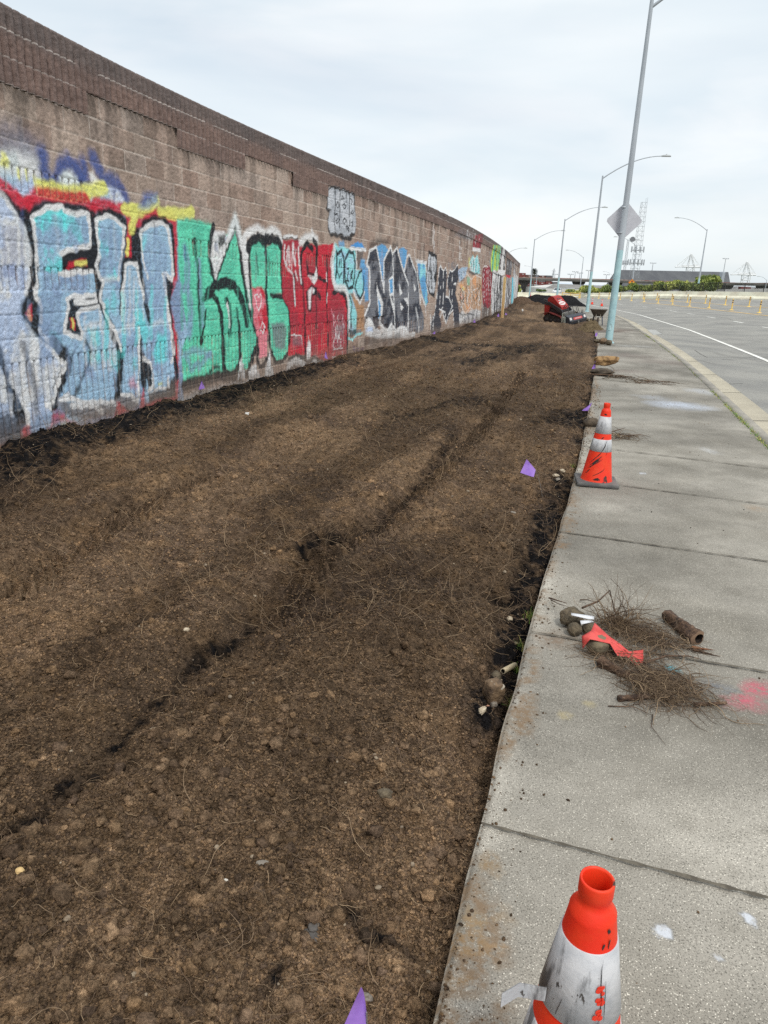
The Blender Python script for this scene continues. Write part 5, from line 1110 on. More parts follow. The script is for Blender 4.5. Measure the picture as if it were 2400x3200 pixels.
# the joints: (left point, right point)
JOINTS = [((0.348,1.89),(1.139,1.635)),((0.753,3.25),(1.782,2.929)),((1.237,4.814),(2.497,4.367)),((1.69,6.286),(3.159,5.699)),((2.083,7.785),(3.801,6.991)),((3.906,13.907),(6.092,12.982)),((6.375,22.703),(8.039,22.068)),((8.02,29.035),(10.928,32.639))]
seamm = np.zeros_like(X)
for (ax, ay), (bx, by) in JOINTS:
    dx, dy = bx - ax, by - ay; q = math.hypot(dx, dy)
    wv = (fbm(X * 9, Y * 9, 2, 83) - .5) * .010
    d = np.abs(((X - ax) * dy - (Y - ay) * dx) / q + wv)
    wj = np.maximum(.007, np.gradient(PY)[:, None] * .6)
    seamm = np.maximum(seamm, np.clip(1 - d / wj, 0, 1) * np.clip(.02 / wj, .5, 1))
Z = Z - seamm * .0
Z[:, 0] -= .025; Z[:, 1] -= .006
V = np.stack([X, Y, Z], -1)
skL = V[:, 0].copy(); skL[:, 2] = -.16; skR = V[:, -1].copy(); skR[:, 2] = -.16
VV = np.concatenate([V.reshape(-1, 3), skL, skR]); n0 = V.shape[0] * NC; nr = len(PY); i = np.arange(nr - 1)
F = np.concatenate([grid_faces(nr, NC)[:, ::-1], np.stack([i * NC, (i + 1) * NC, n0 + i + 1, n0 + i], -1), np.stack([i * NC + NC - 1, n0 + nr + i, n0 + nr + i + 1, (i + 1) * NC + NC - 1], -1)])
jm = MB()
for (ax, ay), (bx, by) in JOINTS:
    q = math.hypot(bx - ax, by - ay); ux, uy = (bx - ax) / q, (by - ay) / q; n_ = int(q / .035); V_ = []
    for k in range(n_ + 1):
        t = q * k / n_; wv = (float(vn(np.array([t * 7]), np.array([ay]), 83)[0]) - .5) * .008; hw = (.0025 + .0065 * rnd.random()) * (1 + .05 * ay)
        for s_ in (-1, 1): V_.append((ax + ux * t - uy * (wv + hw * s_), ay + uy * t + ux * (wv + hw * s_), .0105))
    jm.add(V_, [(2 * k, 2 * k + 2, 2 * k + 3, 2 * k + 1) for k in range(n_)])
tag(jm.build('pavement_joints', M('joint_soil', lin((92, 86, 76), .9), .95, lin((122, 115, 102), .9), 30, .45, .65)), kind='structure')
pav = np_mesh('pavement', VV, F, CONC, None, False); tag(pav, 'grey exposed-aggregate concrete pavement slabs', kind='structure')
mul = np.ones(X.shape + (3,)); mark = np.zeros(X.shape + (3,)); mask = np.zeros(X.shape)
mul *= (1 - .0 * seamm)[..., None]
mul *= (.52 + .96 * fbm(X * .8, Y * 1.1, 5, 84))[..., None]; mul *= (.86 + .28 * fbm(X * 5, Y * 7, 3, 79))[..., None]
edge_l = np.clip(1 - (X - ex[:, None]) / (.05 + .12 * fbm(X * 3, Y * 3, 3, 85)), 0, 1)
mul *= (1 + .35 * edge_l * (fbm(X * 2, Y * 2, 2, 80) > .47))[..., None]
def spot(x, y, rx, ry, col, a, soft=.5, rot=0., g=1.0):
    global mark, mask
    u = (X - x) * math.cos(rot) + (Y - y) * math.sin(rot); v = -(X - x) * math.sin(rot) + (Y - y) * math.cos(rot)
    d = np.hypot(u / rx, v / ry) + (fbm(X / max(rx, .05) * 1.5, Y / max(ry, .05) * 1.5, 3, 86) - .5) * 1.0
    k = np.clip((1 - d) / soft, 0, 1) * a
    m_ = k > mask
    mark[m_] = np.array(lin(col, g)); mask = np.maximum(mask, k)
spot(1.56, 2.69, 0.14, 0.1, (200,90,110), 0.75, 0.9)
spot(1.67, 2.79, 0.14, 0.1, (200,80,104), 0.75, 0.9)
spot(1.35, 2.94, 0.045, 0.05, (92,172,186), 0.9, 0.6)
spot(1.50, 2.79, 0.1, 0.08, (112,118,128), 0.6, 0.8)
spot(1.18, 2.64, 0.2, 0.09, (124,108,96), 0.4, 0.8)
spot(0.76, 2.53, 0.04, 0.05, (190,172,120), 0.6, 0.8)
spot(0.88, 2.62, 0.04, 0.04, (186,170,120), 0.4, 0.8)
spot(4.44, 11.04, 0.55, 0.5, (196,206,222), 0.85, 0.9)
spot(4.26, 11.80, 0.35, 0.25, (196,206,222), 0.5, 0.9)
spot(5.49, 12.64, 0.3, 0.5, (190,200,214), 0.5, 0.9)
spot(3.54, 7.74, 0.12, 0.2, (205,208,210), 0.5, 0.8)
spot(6.18, 19.42, 0.9, 0.9, (100,84,78), 0.85, 1.0)
spot(6.60, 17.98, 1.2, 1.0, (104,88,82), 0.8, 1.0)
spot(5.05, 15.54, 0.9, 0.6, (108,92,86), 0.75, 1.0)
spot(8.90, 30.47, 0.9, 1.0, (104,82,72), 0.95, 0.6)
spot(10.09, 31.73, 0.8, 0.8, (104,82,72), 0.9, 0.6)
spot(10.51, 30.75, 0.5, 0.5, (110,90,78), 0.6, 0.7)
spot(6.99, 22.40, 0.5, 0.35, (205,210,214), 0.7, 0.7)
spot(7.69, 22.47, 0.5, 0.3, (205,208,210), 0.55, 0.7)
spot(3.43, 9.87, 0.8, 0.5, (150,148,140), 0.4, 0.9)
spot(0.36, 1.73, 0.05, 0.06, (140,116,84), 0.8, 0.8)
spot(0.30, 1.53, 0.1, 0.08, (146,122,90), 0.85, 0.8)
spot(0.26, 1.45, 0.13, 0.06, (140,114,82), 0.9, 0.7)
spot(0.22, 1.35, 0.1, 0.05, (140,114,82), 0.9, 0.7)
spot(0.26, 1.61, 0.04, 0.05, (140,114,82), 0.8, 0.8)
spot(0.33, 1.45, 0.05, 0.03, (150,120,84), 0.8, 0.7)
spot(0.47, 2.34, 0.05, 0.1, (140,116,86), 0.8, 0.8)
spot(0.54, 2.49, 0.05, 0.1, (140,120,92), 0.5, 0.8)
spot(0.88, 3.22, 0.13, 0.13, (126,104,84), 0.85, 0.8)
spot(1.01, 3.16, 0.16, 0.12, (126,108,90), 0.7, 0.9)
spot(1.15, 3.02, 0.2, 0.12, (104,84,76), 0.6, 0.9)
spot(1.50, 2.55, 0.04, 0.04, (120,100,84), 0.4, 0.8)
spot(3.00, 5.58, 0.12, 0.12, (160,130,96), 0.4, 0.9)
spot(19.38, 46.80, 0.5, 0.5, (140,130,120), 0.3, 1.0)
spot(2.43, 7.72, 0.3, 0.25, (176,172,160), 0.4, 0.9)
q_ = X - ex[:, None]; sp_ = np.clip((.16 * fbm(X * 1.5, Y * 1.5, 3, 87) ** 1.5 * 2.2 - q_ - .02) / .06, 0, 1) * np.clip((fbm(X * 14, Y * 14, 3, 88) - .36) * 5, 0, 1) * .85
mm = sp_ > mask; mark[mm] = np.array(lin((128, 106, 82), 1.0)); mask = np.maximum(mask, sp_)
# paint scraps with hard edges
for x_, y_, rx_, ry_, rot_ in [(0.795,1.518,0.03,0.026,0.3),(0.918,1.441,0.022,0.012,-0.4),(1.058,1.571,0.022,0.028,0.2),(0.523,1.45,0.03,0.012,0.3),(2.428,6.642,0.06,0.03,0)]:
    spot(x_, y_, rx_, ry_, (196, 200, 206), .95, .12, rot_, 1.1)
nv = len(VV)
def padf(a, w_): return np.concatenate([a.reshape(-1, w_), np.tile(a.reshape(nr, NC, w_)[:, 0], (1, 1)), a.reshape(nr, NC, w_)[:, -1]])
set_col(pav, 'Col', padf(mul, 3)); set_col(pav, 'Mark', padf(mark, 3)); set_col(pav, 'Mask', padf(np.repeat(mask[..., None], 3, 2), 3))

# --- kerb top strip joint line (weeds grow in it), gutter, road
def strip_mesh(name, lines, mats, uvw=None, **kw):
    """lines: list of (x(Y), z(Y)) over common rows PYs"""
    V = np.concatenate([np.stack([x, y, z], -1) for x, y, z in lines]); n = len(lines[0][0]); k = len(lines)
    i = np.arange(n - 1); F = np.concatenate([np.stack([j * n + i, (j + 1) * n + i, (j + 1) * n + i + 1, j * n + i + 1], -1) for j in range(k - 1)])
    return np_mesh(name, V, F, mats, None, **kw)
PYs = np.concatenate([np.linspace(-2.5, 30, 200), np.linspace(30.2, 112, 200)])
kxs = kerb_x(PYs); gxs = gut_x(PYs); one = np.ones_like(PYs)
def seam(x, y, w_, name, z): pass
KC = concrete('kerb_concrete', lin((172, 166, 154), 1.05), lin((140, 136, 128), .9), lin((196, 190, 178), .9), .8)
GC = concrete('gutter_concrete', lin((190, 182, 162), 1.05), lin((168, 160, 142), 1.05), lin((214, 206, 188), 1.05), .8)
def off_line(P, o, Yq):
    t_ = np.gradient(P, axis=0); t_ /= np.linalg.norm(t_, axis=1)[:, None]
    q = P + np.stack([t_[:, 1], -t_[:, 0]], 1) * o
    return np.interp(Yq, q[:, 1], q[:, 0])
k0 = off_line(KERB, .003, PYs); k1 = off_line(KERB, .17, PYs)
kerb = strip_mesh('kerb', [(k0, PYs, one * -.16), (k0, PYs, one * .006), (k1 - .02, PYs, one * .006), (k1, PYs, one * -.014), (k1 + .015, PYs, one * -.16)], KC)
tag(kerb, 'pale concrete kerb along the road', kind='structure')
gut = strip_mesh('gutter', [(k1 + .01, PYs, one * -.135), (k1 + .12, PYs, one * -.14), (gxs, PYs, one * -.124), (gxs, PYs, one * -.3)], GC)
tag(gut, 'pale concrete gutter pan beside the road', kind='structure')
# joints across the gutter
gj = MB()
for y_ in np.arange(1.5, 60, 3.05):
    a = float(np.interp(y_, PYs, k1)) + .03; b = float(gut_x(y_)); 
    gj.add([(a, y_, -.1325), (b, y_ - .06, -.120), (b, y_ - .035, -.120), (a, y_ + .025, -.1325)], [(0, 1, 2, 3)])
tag(gj.build('gutter_joints', M('joint_dirt', lin((70, 66, 60)), .95)), kind='structure')

ROADL = np.concatenate([np.linspace(0, 2.2, 4), np.linspace(2.6, 60, 60)])
def bank(l): return -.13 + .056 * np.maximum(0, l - 2.2)
RT = np.gradient(GUT, axis=0); RT /= np.linalg.norm(RT, axis=1)[:, None]; RN = np.stack([RT[:, 1], -RT[:, 0]], 1)
for _ in range(40): RN[1:-1] = (RN[:-2] + RN[1:-1] + RN[2:]) / 3
RN /= np.linalg.norm(RN, axis=1)[:, None]
RP = GUT[:, None, :] + RN[:, None, :] * ROADL[None, :, None]
RZ = np.repeat(bank(ROADL)[None, :], len(GUT), 0) 
mro = M('asphalt', lin((158, 156, 149), 1.1), .9, lin((138, 137, 133), 1.05), .5, .4, .62, 6, .4, 140, extra=[(lin((104, 103, 100), .9), 150, .46, .66, None), (lin((182, 178, 168), .95), 110, .60, .72, None), (lin((120, 118, 114), .9), 1.5, .60, .74, (1, .15, 1))])
road = np_mesh('road', np.concatenate([RP, RZ[..., None]], -1).reshape(-1, 3), grid_faces(*RZ.shape)[:, ::-1], mro); tag(road, 'grey banked asphalt road curving left', kind='structure')
def lat(x, y):
    d = np.hypot(GUT[:, 0] - x, GUT[:, 1] - y); k = int(np.argmin(d)); return float(np.dot(np.array([x, y]) - GUT[k], RN[k]))
def road_z(x, y): return float(bank(lat(x, y)))
WHITE = M('road_paint_white', lin((232, 230, 222), 1.1), .8, lin((196, 192, 184), 1.1), 3, .45, .7)
YELP = M('road_paint_yellow', lin((226, 186, 110), 1.1), .8, lin((190, 164, 112), 1.1), 2, .45, .65)
def line_on_road(mb, pts, w_, dz=.006, n=4):
    P = []
    for i in range(len(pts) - 1):
        for k in range(n): t = k / n; P.append((pts[i][0] * (1 - t) + pts[i + 1][0] * t, pts[i][1] * (1 - t) + pts[i + 1][1] * t))
    P.append(pts[-1]); V = []
    for i, p in enumerate(P):
        a = P[max(i - 1, 0)]; b = P[min(i + 1, len(P) - 1)]; dx, dy = b[0] - a[0], b[1] - a[1]; q = math.hypot(dx, dy); nx_, ny_ = dy / q * w_ / 2, -dx / q * w_ / 2
        for s_ in (1, -1):
            x, y = p[0] + nx_ * s_, p[1] + ny_ * s_; V.append((x, y, road_z(x, y) + dz + .004))
    mb.add(V, [(2 * i, 2 * i + 2, 2 * i + 3, 2 * i + 1) for i in range(len(P) - 1)])
wl = MB()
line_on_road(wl, [(9.66,17.605),(10.667,20.806),(11.615,24.457),(12.905,29.59),(14.609,36.483),(16.361,45.107),(18.567,55.942),(20.344,68.061),(22.023,82.175),(22.97,89.197),(23.486,94.651)], .15)
for seg in [[(25.043,75.105),(24.934,73.184)],[(24.326,69.169),(24.137,67.14)],[(23.501,63.39),(23.165,61.017)],[(22.501,57.131),(22.313,55.146)],[(21.496,51.035),(21.2,48.989)],[(20.307,44.479),(19.917,42.256)],[(18.897,38.024),(18.519,35.888)],[(25.982,86.484),(25.774,84.191)],[(26.143,90.125),(25.989,88.331)],[(38.753,113.268),(38.928,111.935)],[(38.698,107.613),(38.989,106.666)],[(38.822,102.827),(38.99,101.54)],[(38.901,97.979),(39.178,96.684)],[(38.65,91.543),(38.83,90.434)],[(38.682,86.669),(38.798,84.92)],[(38.283,80.488),(38.411,79.643)]]:
    line_on_road(wl, seg, .14)
line_on_road(wl, [(40.465,118.684),(41.263,116.494),(42.384,111.611),(42.671,105.271),(43.132,100.095),(43.271,93.735),(42.652,85.565),(42.229,82.32)], .18)
line_on_road(wl, [(13.336,40.441),(14.781,41.738)], .12)
tag(wl.build('road_marking', WHITE), 'white edge line and dashes on the road', kind='structure')
yl_ = MB()
line_on_road(yl_, [(29.596,89.733),(29.523,83.751),(28.91,76.82),(28.195,71.186),(27.464,65.233),(26.734,59.115),(26.071,54.861),(25.519,50.811),(24.932,47.27)], .2)
line_on_road(yl_, [(34.861,103.954),(34.76,99.385),(34.486,93.118),(34.287,87.702),(34.185,82.449),(33.51,75.728),(32.856,69.39),(32.792,65.56),(32.484,61.864)], .2)
tag(yl_.build('road_marking', YELP), 'yellow median lines on the road', kind='structure')

ck = MB()
for pts in [[(8.779,21.341),(9.134,21.387),(9.509,21.413),(10.019,21.487),(11.31,22.048)],[(7.002,15.019),(7.176,15.095),(7.375,15.178)],[(22.24,51.31),(21.703,48.171),(20.203,43.769)],[(15.34,31.508),(15.957,31.447)],[(9.79,23.728),(9.392,22.296),(9.138,21.195)],[(12.041,35.032),(12.489,35.145),(11.981,32.708)],[(9.355,20.737),(10.174,21.214),(10.938,21.296)]]:
    line_on_road(ck, pts, .022, .0, 5)
tag(ck.build('road_cracks', M('crack_tar', lin((96, 94, 90), .9), .9)), kind='structure')
pt_ = MB(); q = [(12.127,35.222,-0.13),(12.611,35.496,-0.13),(11.769,32.175,-0.13),(11.042,31.218,-0.13)]
pt_.add([(a, b, c + .006) for a, b, c in q], [(0, 1, 2, 3)])
tag(pt_.build('road_patch', M('patch_concrete', lin((176, 176, 172), 1.0), .85, lin((156, 156, 152), 1.0), 3)), kind='structure')

# ---------------------------------------------------------------- loose matter on the soil
def soil_at(x, y):
    """height of the soil mesh (x, y arrays)"""
    x = np.asarray(x, float); y = np.asarray(y, float)
    i = np.clip(np.searchsorted(RY, y) - 1, 0, len(RY) - 2); fy = np.clip((y - RY[i]) / (RY[i + 1] - RY[i]), 0, 1)
    def row(k):
        u = np.clip((x - x_r[k]) / (x_l[k] - x_r[k]), 0, 1) ** (1 / 1.25) * (NCOL - 1); j = np.clip(u.astype(int), 0, NCOL - 2); fu = u - j
        return zs_[k, j] * (1 - fu) + zs_[k, j + 1] * fu
    return row(i) * (1 - fy) + row(i + 1) * fy
def sz(x, y): return float(soil_at(np.array([x]), np.array([y]))[0])
def scatter(n, y0=1.0, y1=12.0, power=1.0):
    """points over the soil, thinning out with distance"""
    u = NG.random(n)
    y = (y0 ** -power + u * (y1 ** -power - y0 ** -power)) ** (-1 / power)
    xr = edge_x(y) - .01; xl = np.maximum(wall_x(y) + .02, -.62 * y - .35)
    return xr + (xl - xr) * NG.random(n), y
def ico(sub):
    bm = bmesh.new(); bmesh.ops.create_icosphere(bm, subdivisions=sub, radius=1.0); bm.verts.index_update()
    V = np.array([v.co[:] for v in bm.verts]); F = np.array([[v.index for v in f.verts] for f in bm.faces]); bm.free(); return V, F
def lumps(name, x, y, z, r, cols, sub, mat_, sink=.35, flat=.75, jag=.28, smooth=True):
    V0, F0 = ico(sub); n = len(x); k = len(V0)
    V = V0[None] * (1 + (NG.random((n, k, 1)) - .5) * 2 * jag)
    sc = r[:, None] * (np.array([1, 1, flat])[None] * (.7 + .6 * NG.random((n, 3)))); V = V * sc[:, None, :]
    a = NG.random(n) * 6.283; ca, sa = np.cos(a)[:, None], np.sin(a)[:, None]
    Xn = V[..., 0] * ca - V[..., 1] * sa; Yn = V[..., 0] * sa + V[..., 1] * ca
    V = np.stack([Xn + x[:, None], Yn + y[:, None], V[..., 2] + z[:, None] + (r * flat * (1 - 2 * sink))[:, None]], -1).reshape(-1, 3)
    F = (F0[None] + (np.arange(n) * k)[:, None, None]).reshape(-1, 3)
    o = np_mesh(name, V, F, mat_, None, smooth); set_col(o, 'Col', np.repeat(cols, k, 0)); return o
def soil_cols(x, y, g=1.0):
    _, cp, _ = soil_fields(x[None], y[None]); cp = cp[0][:, None]
    b = B_ + (A_ - B_) * NG.random((len(x), 1)) * 1.1; b = b + (T_ - b) * (NG.random((len(x), 1)) ** 3 * .8)
    return (b * (1 - cp) + K_ * cp) * g * (.85 + .40 * NG.random((len(x), 1))) * (damp(y) * moist(x, y))[:, None]
x, y = scatter(190000, 1.0, 15.0, 1.1); r = .0015 + .0038 * NG.random(len(x)) ** 2.2 + .0011 * y * NG.random(len(x))
tag(lumps('soil_crumbs', x, y, soil_at(x, y), r, soil_cols(x, y), 1, mso, .25, .8, .42, False), 'small crumbs of brown soil over the tilled strip', kind='stuff')
x, y = scatter(6000, 1.0, 16.0, .9); q = NG.random(len(x)); r = .0045 + .018 * q ** 6 + .0012 * y * q
dens = fbm(x * 1.6, y * 1.6, 3, 101); keep = NG.random(len(x)) < np.clip((dens - .34) * 4.5, .12, 1); x, y, r = x[keep], y[keep], r[keep]
tag(lumps('soil_clods', x, y, soil_at(x, y), r, soil_cols(x, y, 1.12), 2, mso, .36, .8, .42, True), 'brown soil clods over the tilled strip', kind='stuff')
mst = M('pebble', lin((158, 142, 120), .95), .75, lin((124, 110, 94), .95), 60, .4, .6, 4, .2, 120)
x, y = scatter(230, 1.0, 25.0, .4); r = .002 + .007 * NG.random(len(x)) ** 3 + .0007 * y
tag(lumps('gravel', x, y, soil_at(x, y), r, soil_cols(x, y), 2, mst, .15, .75, .12), 'small pale pebbles scattered in the soil', kind='stuff')
# crumbs of soil kicked onto the pavement
n = 2400; yy = 1.2 + 12 * NG.random(n) ** 1.7; t_ = np.where(NG.random(n) < .82, NG.random(n) ** 2 * .07, NG.random(n) ** 2.5); xx = edge_x(yy) + .01 + t_ * (kerb_x(yy) - edge_x(yy))
tag(lumps('soil_crumbs', xx, yy, np.zeros(n), .0009 + .0048 * NG.random(n) ** 7 + .0005 * yy * NG.random(n), soil_cols(xx - .8, yy, .9), 1, mso, .2), 'crumbs of soil kicked onto the pavement edge', kind='stuff')

def fibres(name, x, y, z, length, rad, cols, mat_, parent=None, curl=1.2, lift=.25, K=8, head=None, pitch=None, droop=0.0, floor=None):
    """thin curved root fibres as three-sided tubes in one mesh"""
    n = len(x); a = NG.random(n) * 6.283 if head is None else head; p = (NG.random(n) - .5) * lift if pitch is None else pitch
    step = length / (K - 1); P = np.zeros((n, K, 3)); P[:, 0] = np.stack([x, y, z], -1); c1_ = (NG.random(n) - .5) * curl
    for k in range(1, K):
        a = a + c1_ / K * 2 + (NG.random(n) - .5) * curl * .9; p = p + (NG.random(n) - .5) * .5 - droop
        P[:, k] = P[:, k - 1] + np.stack([np.cos(a) * np.cos(p), np.sin(a) * np.cos(p), np.sin(p)], -1) * step[:, None]
        if floor is not None: P[:, k, 2] = np.maximum(P[:, k, 2], floor(P[:, k, 0], P[:, k, 1]) + rad)
    T_a = np.gradient(P, axis=1); T_a /= np.linalg.norm(T_a, axis=-1, keepdims=True) + 1e-9
    sd_ = np.cross(T_a, np.array([0, 0, 1.])); sd_ /= np.linalg.norm(sd_, axis=-1, keepdims=True) + 1e-6; up = np.cross(sd_, T_a)
    tp = (1 - .65 * np.linspace(0, 1, K))[None, :, None] * rad[:, None, None]
    V = np.stack([P + (sd_ * math.cos(q) + up * math.sin(q)) * tp for q in (0.5, 2.6, 4.7)], 2)
    idx = np.arange(n * K * 3).reshape(n, K, 3); F = []
    for q in range(3):
        q2 = (q + 1) % 3; F.append(np.stack([idx[:, :-1, q], idx[:, :-1, q2], idx[:, 1:, q2], idx[:, 1:, q]], -1).reshape(-1, 4))
    o = np_mesh(name, V.reshape(-1, 3), np.concatenate(F), mat_, parent, True); set_col(o, 'Col', np.repeat(cols, K * 3, 0)); return o
mro_ = bpy.data.materials.new('root_fibre'); mro_.use_nodes = True
_a = mro_.node_tree.nodes.new('ShaderNodeAttribute'); _a.attribute_name = 'Col'; mro_.node_tree.links.new(_a.outputs['Color'], mro_.node_tree.nodes['Principled BSDF'].inputs['Base Color']); mro_.node_tree.nodes['Principled BSDF'].inputs['Roughness'].default_value = .9
def root_cols(n, g=1.0):
    a = np.array(lin((176, 150, 118), .95)); b = np.array(lin((96, 76, 60), .95)); return (b + (a - b) * NG.random((n, 1)) ** 1.6) * g
sf = lambda px, py: soil_at(px, py) - .004
x, y = scatter(3000, 1.0, 9.0, .6); L_ = .02 + .17 * NG.random(len(x)) ** 3 + .012 * y
tag(fibres('root_litter', x, y, soil_at(x, y) + .002, L_, .0004 + .0015 * NG.random(len(x)) ** 3 + .00012 * y, root_cols(len(x)), mro_, lift=.9, floor=sf), 'thin tan roots torn up and littering the soil', kind='stuff')
x, y = scatter(8000, 3.2, 24.0, .6); dn = fbm(x * .8, y * .8, 3, 103); kp = NG.random(len(x)) < np.clip((dn - .36) * 5, .5, .8); x, y = x[kp], y[kp]
tag(fibres('root_litter', x, y, soil_at(x, y) + .004, .10 + .22 * NG.random(len(x)), .0009 + .00024 * y, root_cols(len(x), .85), mro_, lift=1.2, floor=sf), 'matted dark roots across the middle of the soil strip', kind='stuff')

# ---------------------------------------------------------------- single stones and scraps
def rock(name, loc, size, mat_, label, cat='stone', rz=0., seed=1, jag=.26, sub=4, group=None, tilt=0., blocky=0.):
    V, F = ico(sub); n_ = V.copy(); s_ = seed * 7.13
    d_ = 1 + (fbm(V[:, 0] * 1.3 + s_, V[:, 1] * 1.3 + V[:, 2] * 1.7 + s_, 3, seed) - .5) * 2 * jag + (fbm(V[:, 0] * 5 + V[:, 2] * 4 + s_, V[:, 1] * 5 - s_, 2, seed + 5) - .5) * jag * .7 + (fbm(V[:, 0] * 14 + V[:, 2] * 11, V[:, 1] * 14 + s_, 2, seed + 9) - .5) * jag * .3
    if blocky: q = np.max(np.abs(V), axis=1); d_ = d_ * (1 - blocky + blocky / np.maximum(q, .5) * .85)
    V = V * d_[:, None] * (np.array(size) / 2)
    Rm = np.array(Matrix.Rotation(tilt, 3, 'Y')); V = V @ Rm.T
    V[:, 2] -= V[:, 2].min()
    o = np_mesh(name, V, F, mat_, None, True); o.location = loc; o.rotation_euler = (0, 0, rz)
    return tag(o, label, cat, group)
mbrown = M('stone_brown', lin((136, 112, 86), .95), .8, lin((92, 76, 62), .95), 22, .4, .6, 6, .5, 60, extra=[(lin((206, 196, 178), .9), 14, .60, .64, None)])
mdirt = M('dirt_caked_stone', lin((120, 108, 88), .95), .9, lin((86, 78, 66), .95), 30, .4, .62, 6, .7, 70)
mtan = M('stone_tan', lin((176, 142, 98), .95), .85, lin((120, 92, 62), .95), 9, .42, .6, 6, .6, 40)
mgrey = M('stone_grey', lin((150, 142, 130), .95), .8, lin((112, 104, 96), .95), 30, .4, .6, 5, .4, 60)
mpale = M('stone_pale', lin((206, 192, 168), .95), .75, lin((168, 150, 124), .95), 40, .4, .6, 4, .3, 80)
mdark = M('stone_dark', lin((96, 84, 70), .95), .9, lin((66, 58, 50), .95), 12, .4, .6, 5, .5, 40)
def at_soil(p, dz=0.): return (p[0], p[1], sz(p[0], p[1]) + dz)
P_ = lambda q: (q[0], q[1])
rock('stone', at_soil((0.521,2.831,-0.05), -.015), (.088, .085, .125), mbrown, 'broken brown stone with pale chips beside the grey pipe stub and grass', rz=.4, seed=3, jag=.20, blocky=.6)
rock('stone', at_soil((0.57,3.079,-0.05), -.01), (.06, .05, .04), mdirt, 'flat dirt-brown stone just behind the broken brown stone', rz=1., seed=4)
rock('stone', at_soil((0.518,2.791,-0.05), -.004), (.035, .03, .028), mgrey, 'small grey stone in front of the broken brown stone', rz=.3, seed=5, blocky=.5)
rock('stone', at_soil((0.491,2.784,-0.05), -.004), (.022, .016, .014), M('stone_pink', lin((196, 150, 124), .95), .8), 'small pinkish stone in front of the broken brown stone', seed=6)
rock('stone', at_soil((0.442,2.625,-0.05), -.006), (.042, .03, .028), mpale, 'pale angular stone in the soil nearer than the broken brown stone', rz=.8, seed=7, blocky=.5)
rock('stone', at_soil((0.712,3.6,-0.05), -.006), (.034, .026, .03), mpale, 'pale rounded pebble in black compost beyond the grey pipe stub', seed=8)
rock('stone', at_soil((0.036,1.965,0), -.008), (.05, .04, .04), mdirt, 'dirt-coated lump of stone alone in the near middle of the soil', seed=9)
rock('stone', at_soil((-0.001,1.333,0), -.006), (.035, .022, .03), mgrey, 'grey-brown stone in the soil left of the near traffic cone', seed=12)
rock('stone', at_soil((-1.454,5.797,0), -.004), (.035, .03, .025), mpale, 'pale pebble lying on the soil left of the purple flag, far from the pavement', seed=13)
rock('stone', at_soil((-0.897,3.008,0), -.004), (.028, .024, .02), mpale, 'pale pebble beside the black compost streak', seed=14)
rock('stone', at_soil((-0.982,1.6,0), -.004), (.024, .02, .016), M('stone_yellow', lin((214, 182, 128), .95), .8), 'yellowish pebble near the left edge of the soil', seed=15)
rock('stone', at_soil((-0.421,1.666,0), -.003), (.016, .012, .010), M('stone_white', lin((224, 218, 206), .95), .7), 'small white pebble in the near soil', seed=16)
rock('stone', at_soil((-0.32,1.701,0), -.004), (.036, .018, .016), mgrey, 'long flat grey-brown pebble in the near soil', rz=.1, seed=17)
for k, (px, py, s_, lab) in enumerate([(1.651,6.781,0.07,'larger pale stone by the pavement edge left of the middle traffic cone'),(1.616,6.536,0.06,'round pale stone lowest of three beside the middle traffic cone'),(1.766,6.988,0.07,'flat pinkish stone topmost of three beside the middle traffic cone'),(0.983,5.261,0.05,'pale stone in the soil near the pavement, nearer than the middle traffic cone')]):
    rock('stone', at_soil((px, py), -.01), (s_, s_ * .7, s_ * .55), mgrey if k % 2 else mpale, lab, rz=k, seed=20 + k)
mwht = M('scrap_white', lin((226, 226, 222), .95), .7); mclay = M('clay_grey', lin((92, 88, 84), 1.2), .85, lin((70, 67, 65), 1.2), 18, .4, .6, 5, .4, 50)
rock('clay_lump', at_soil((-0.169,1.492,0), -.006), (.085, .06, .02), mclay, 'flat grey lump of clay in the near soil left of the near cone', 'clay', rz=.6, seed=60, jag=.12)
rock('clay_lump', at_soil((-0.147,1.529,0), -.004), (.05, .035, .018), mclay, 'smaller grey lump of clay touching the flat grey clay lump', 'clay', rz=1.2, seed=61, jag=.12)
rock('paper_scrap', at_soil((-1.661,8.443,0.1), .0), (.05, .04, .035), mwht, 'white scrap on the soil below the green letters', 'scrap', seed=62, blocky=.6)
rock('paper_scrap', at_soil((2.701,37.649,0.1), .0), (.16, .05, .03), mwht, 'long white scrap on the soil near the black letters', 'scrap', seed=63, blocky=.6)
rock('paper_scrap', at_soil((8.117,46.425,0.1), .0), (.12, .1, .16), mwht, 'crumpled white scrap on the far soil left of the red loader', 'scrap', seed=64, blocky=.4)
# on the pavement
rock('stone', (0.978,3.349,0), (.135, .10, .095), mdirt, 'largest dirt-caked stone at the left end of the debris pile on the pavement', seed=31, jag=.25, rz=.5)
rock('stone', (0.969,3.243,0), (.072, .07, .066), mdirt, 'round dirt-caked stone in front of the largest stone of the debris pile', seed=32, jag=.12)
rock('stone', (1.042,3.249,0), (.07, .06, .07), mdirt, 'dirt-caked stone squeezed between its round neighbour and the red plastic', seed=33, jag=.15)
rock('stone', (1.037,3.07,0), (.125, .11, .095), M('stone_olive', lin((128, 116, 94), .95), .8, lin((92, 84, 70), .95), 16, .4, .6, 5, .4, 60), 'smooth olive-brown stone half under the torn red plastic', seed=34, jag=.12, rz=.3)
rock('stone', (4.554,15.5,0.1), (.56, .34, .22), mtan, 'big tan angular rock lying on a darker one at the pavement edge', rz=-.1, seed=35, jag=.3, tilt=-.12, blocky=.35)
rock('stone', (4.265,14.651,-0.02), (.46, .36, .16), mdark, 'flat dark rock under the big tan rock', rz=.3, seed=36, jag=.25)
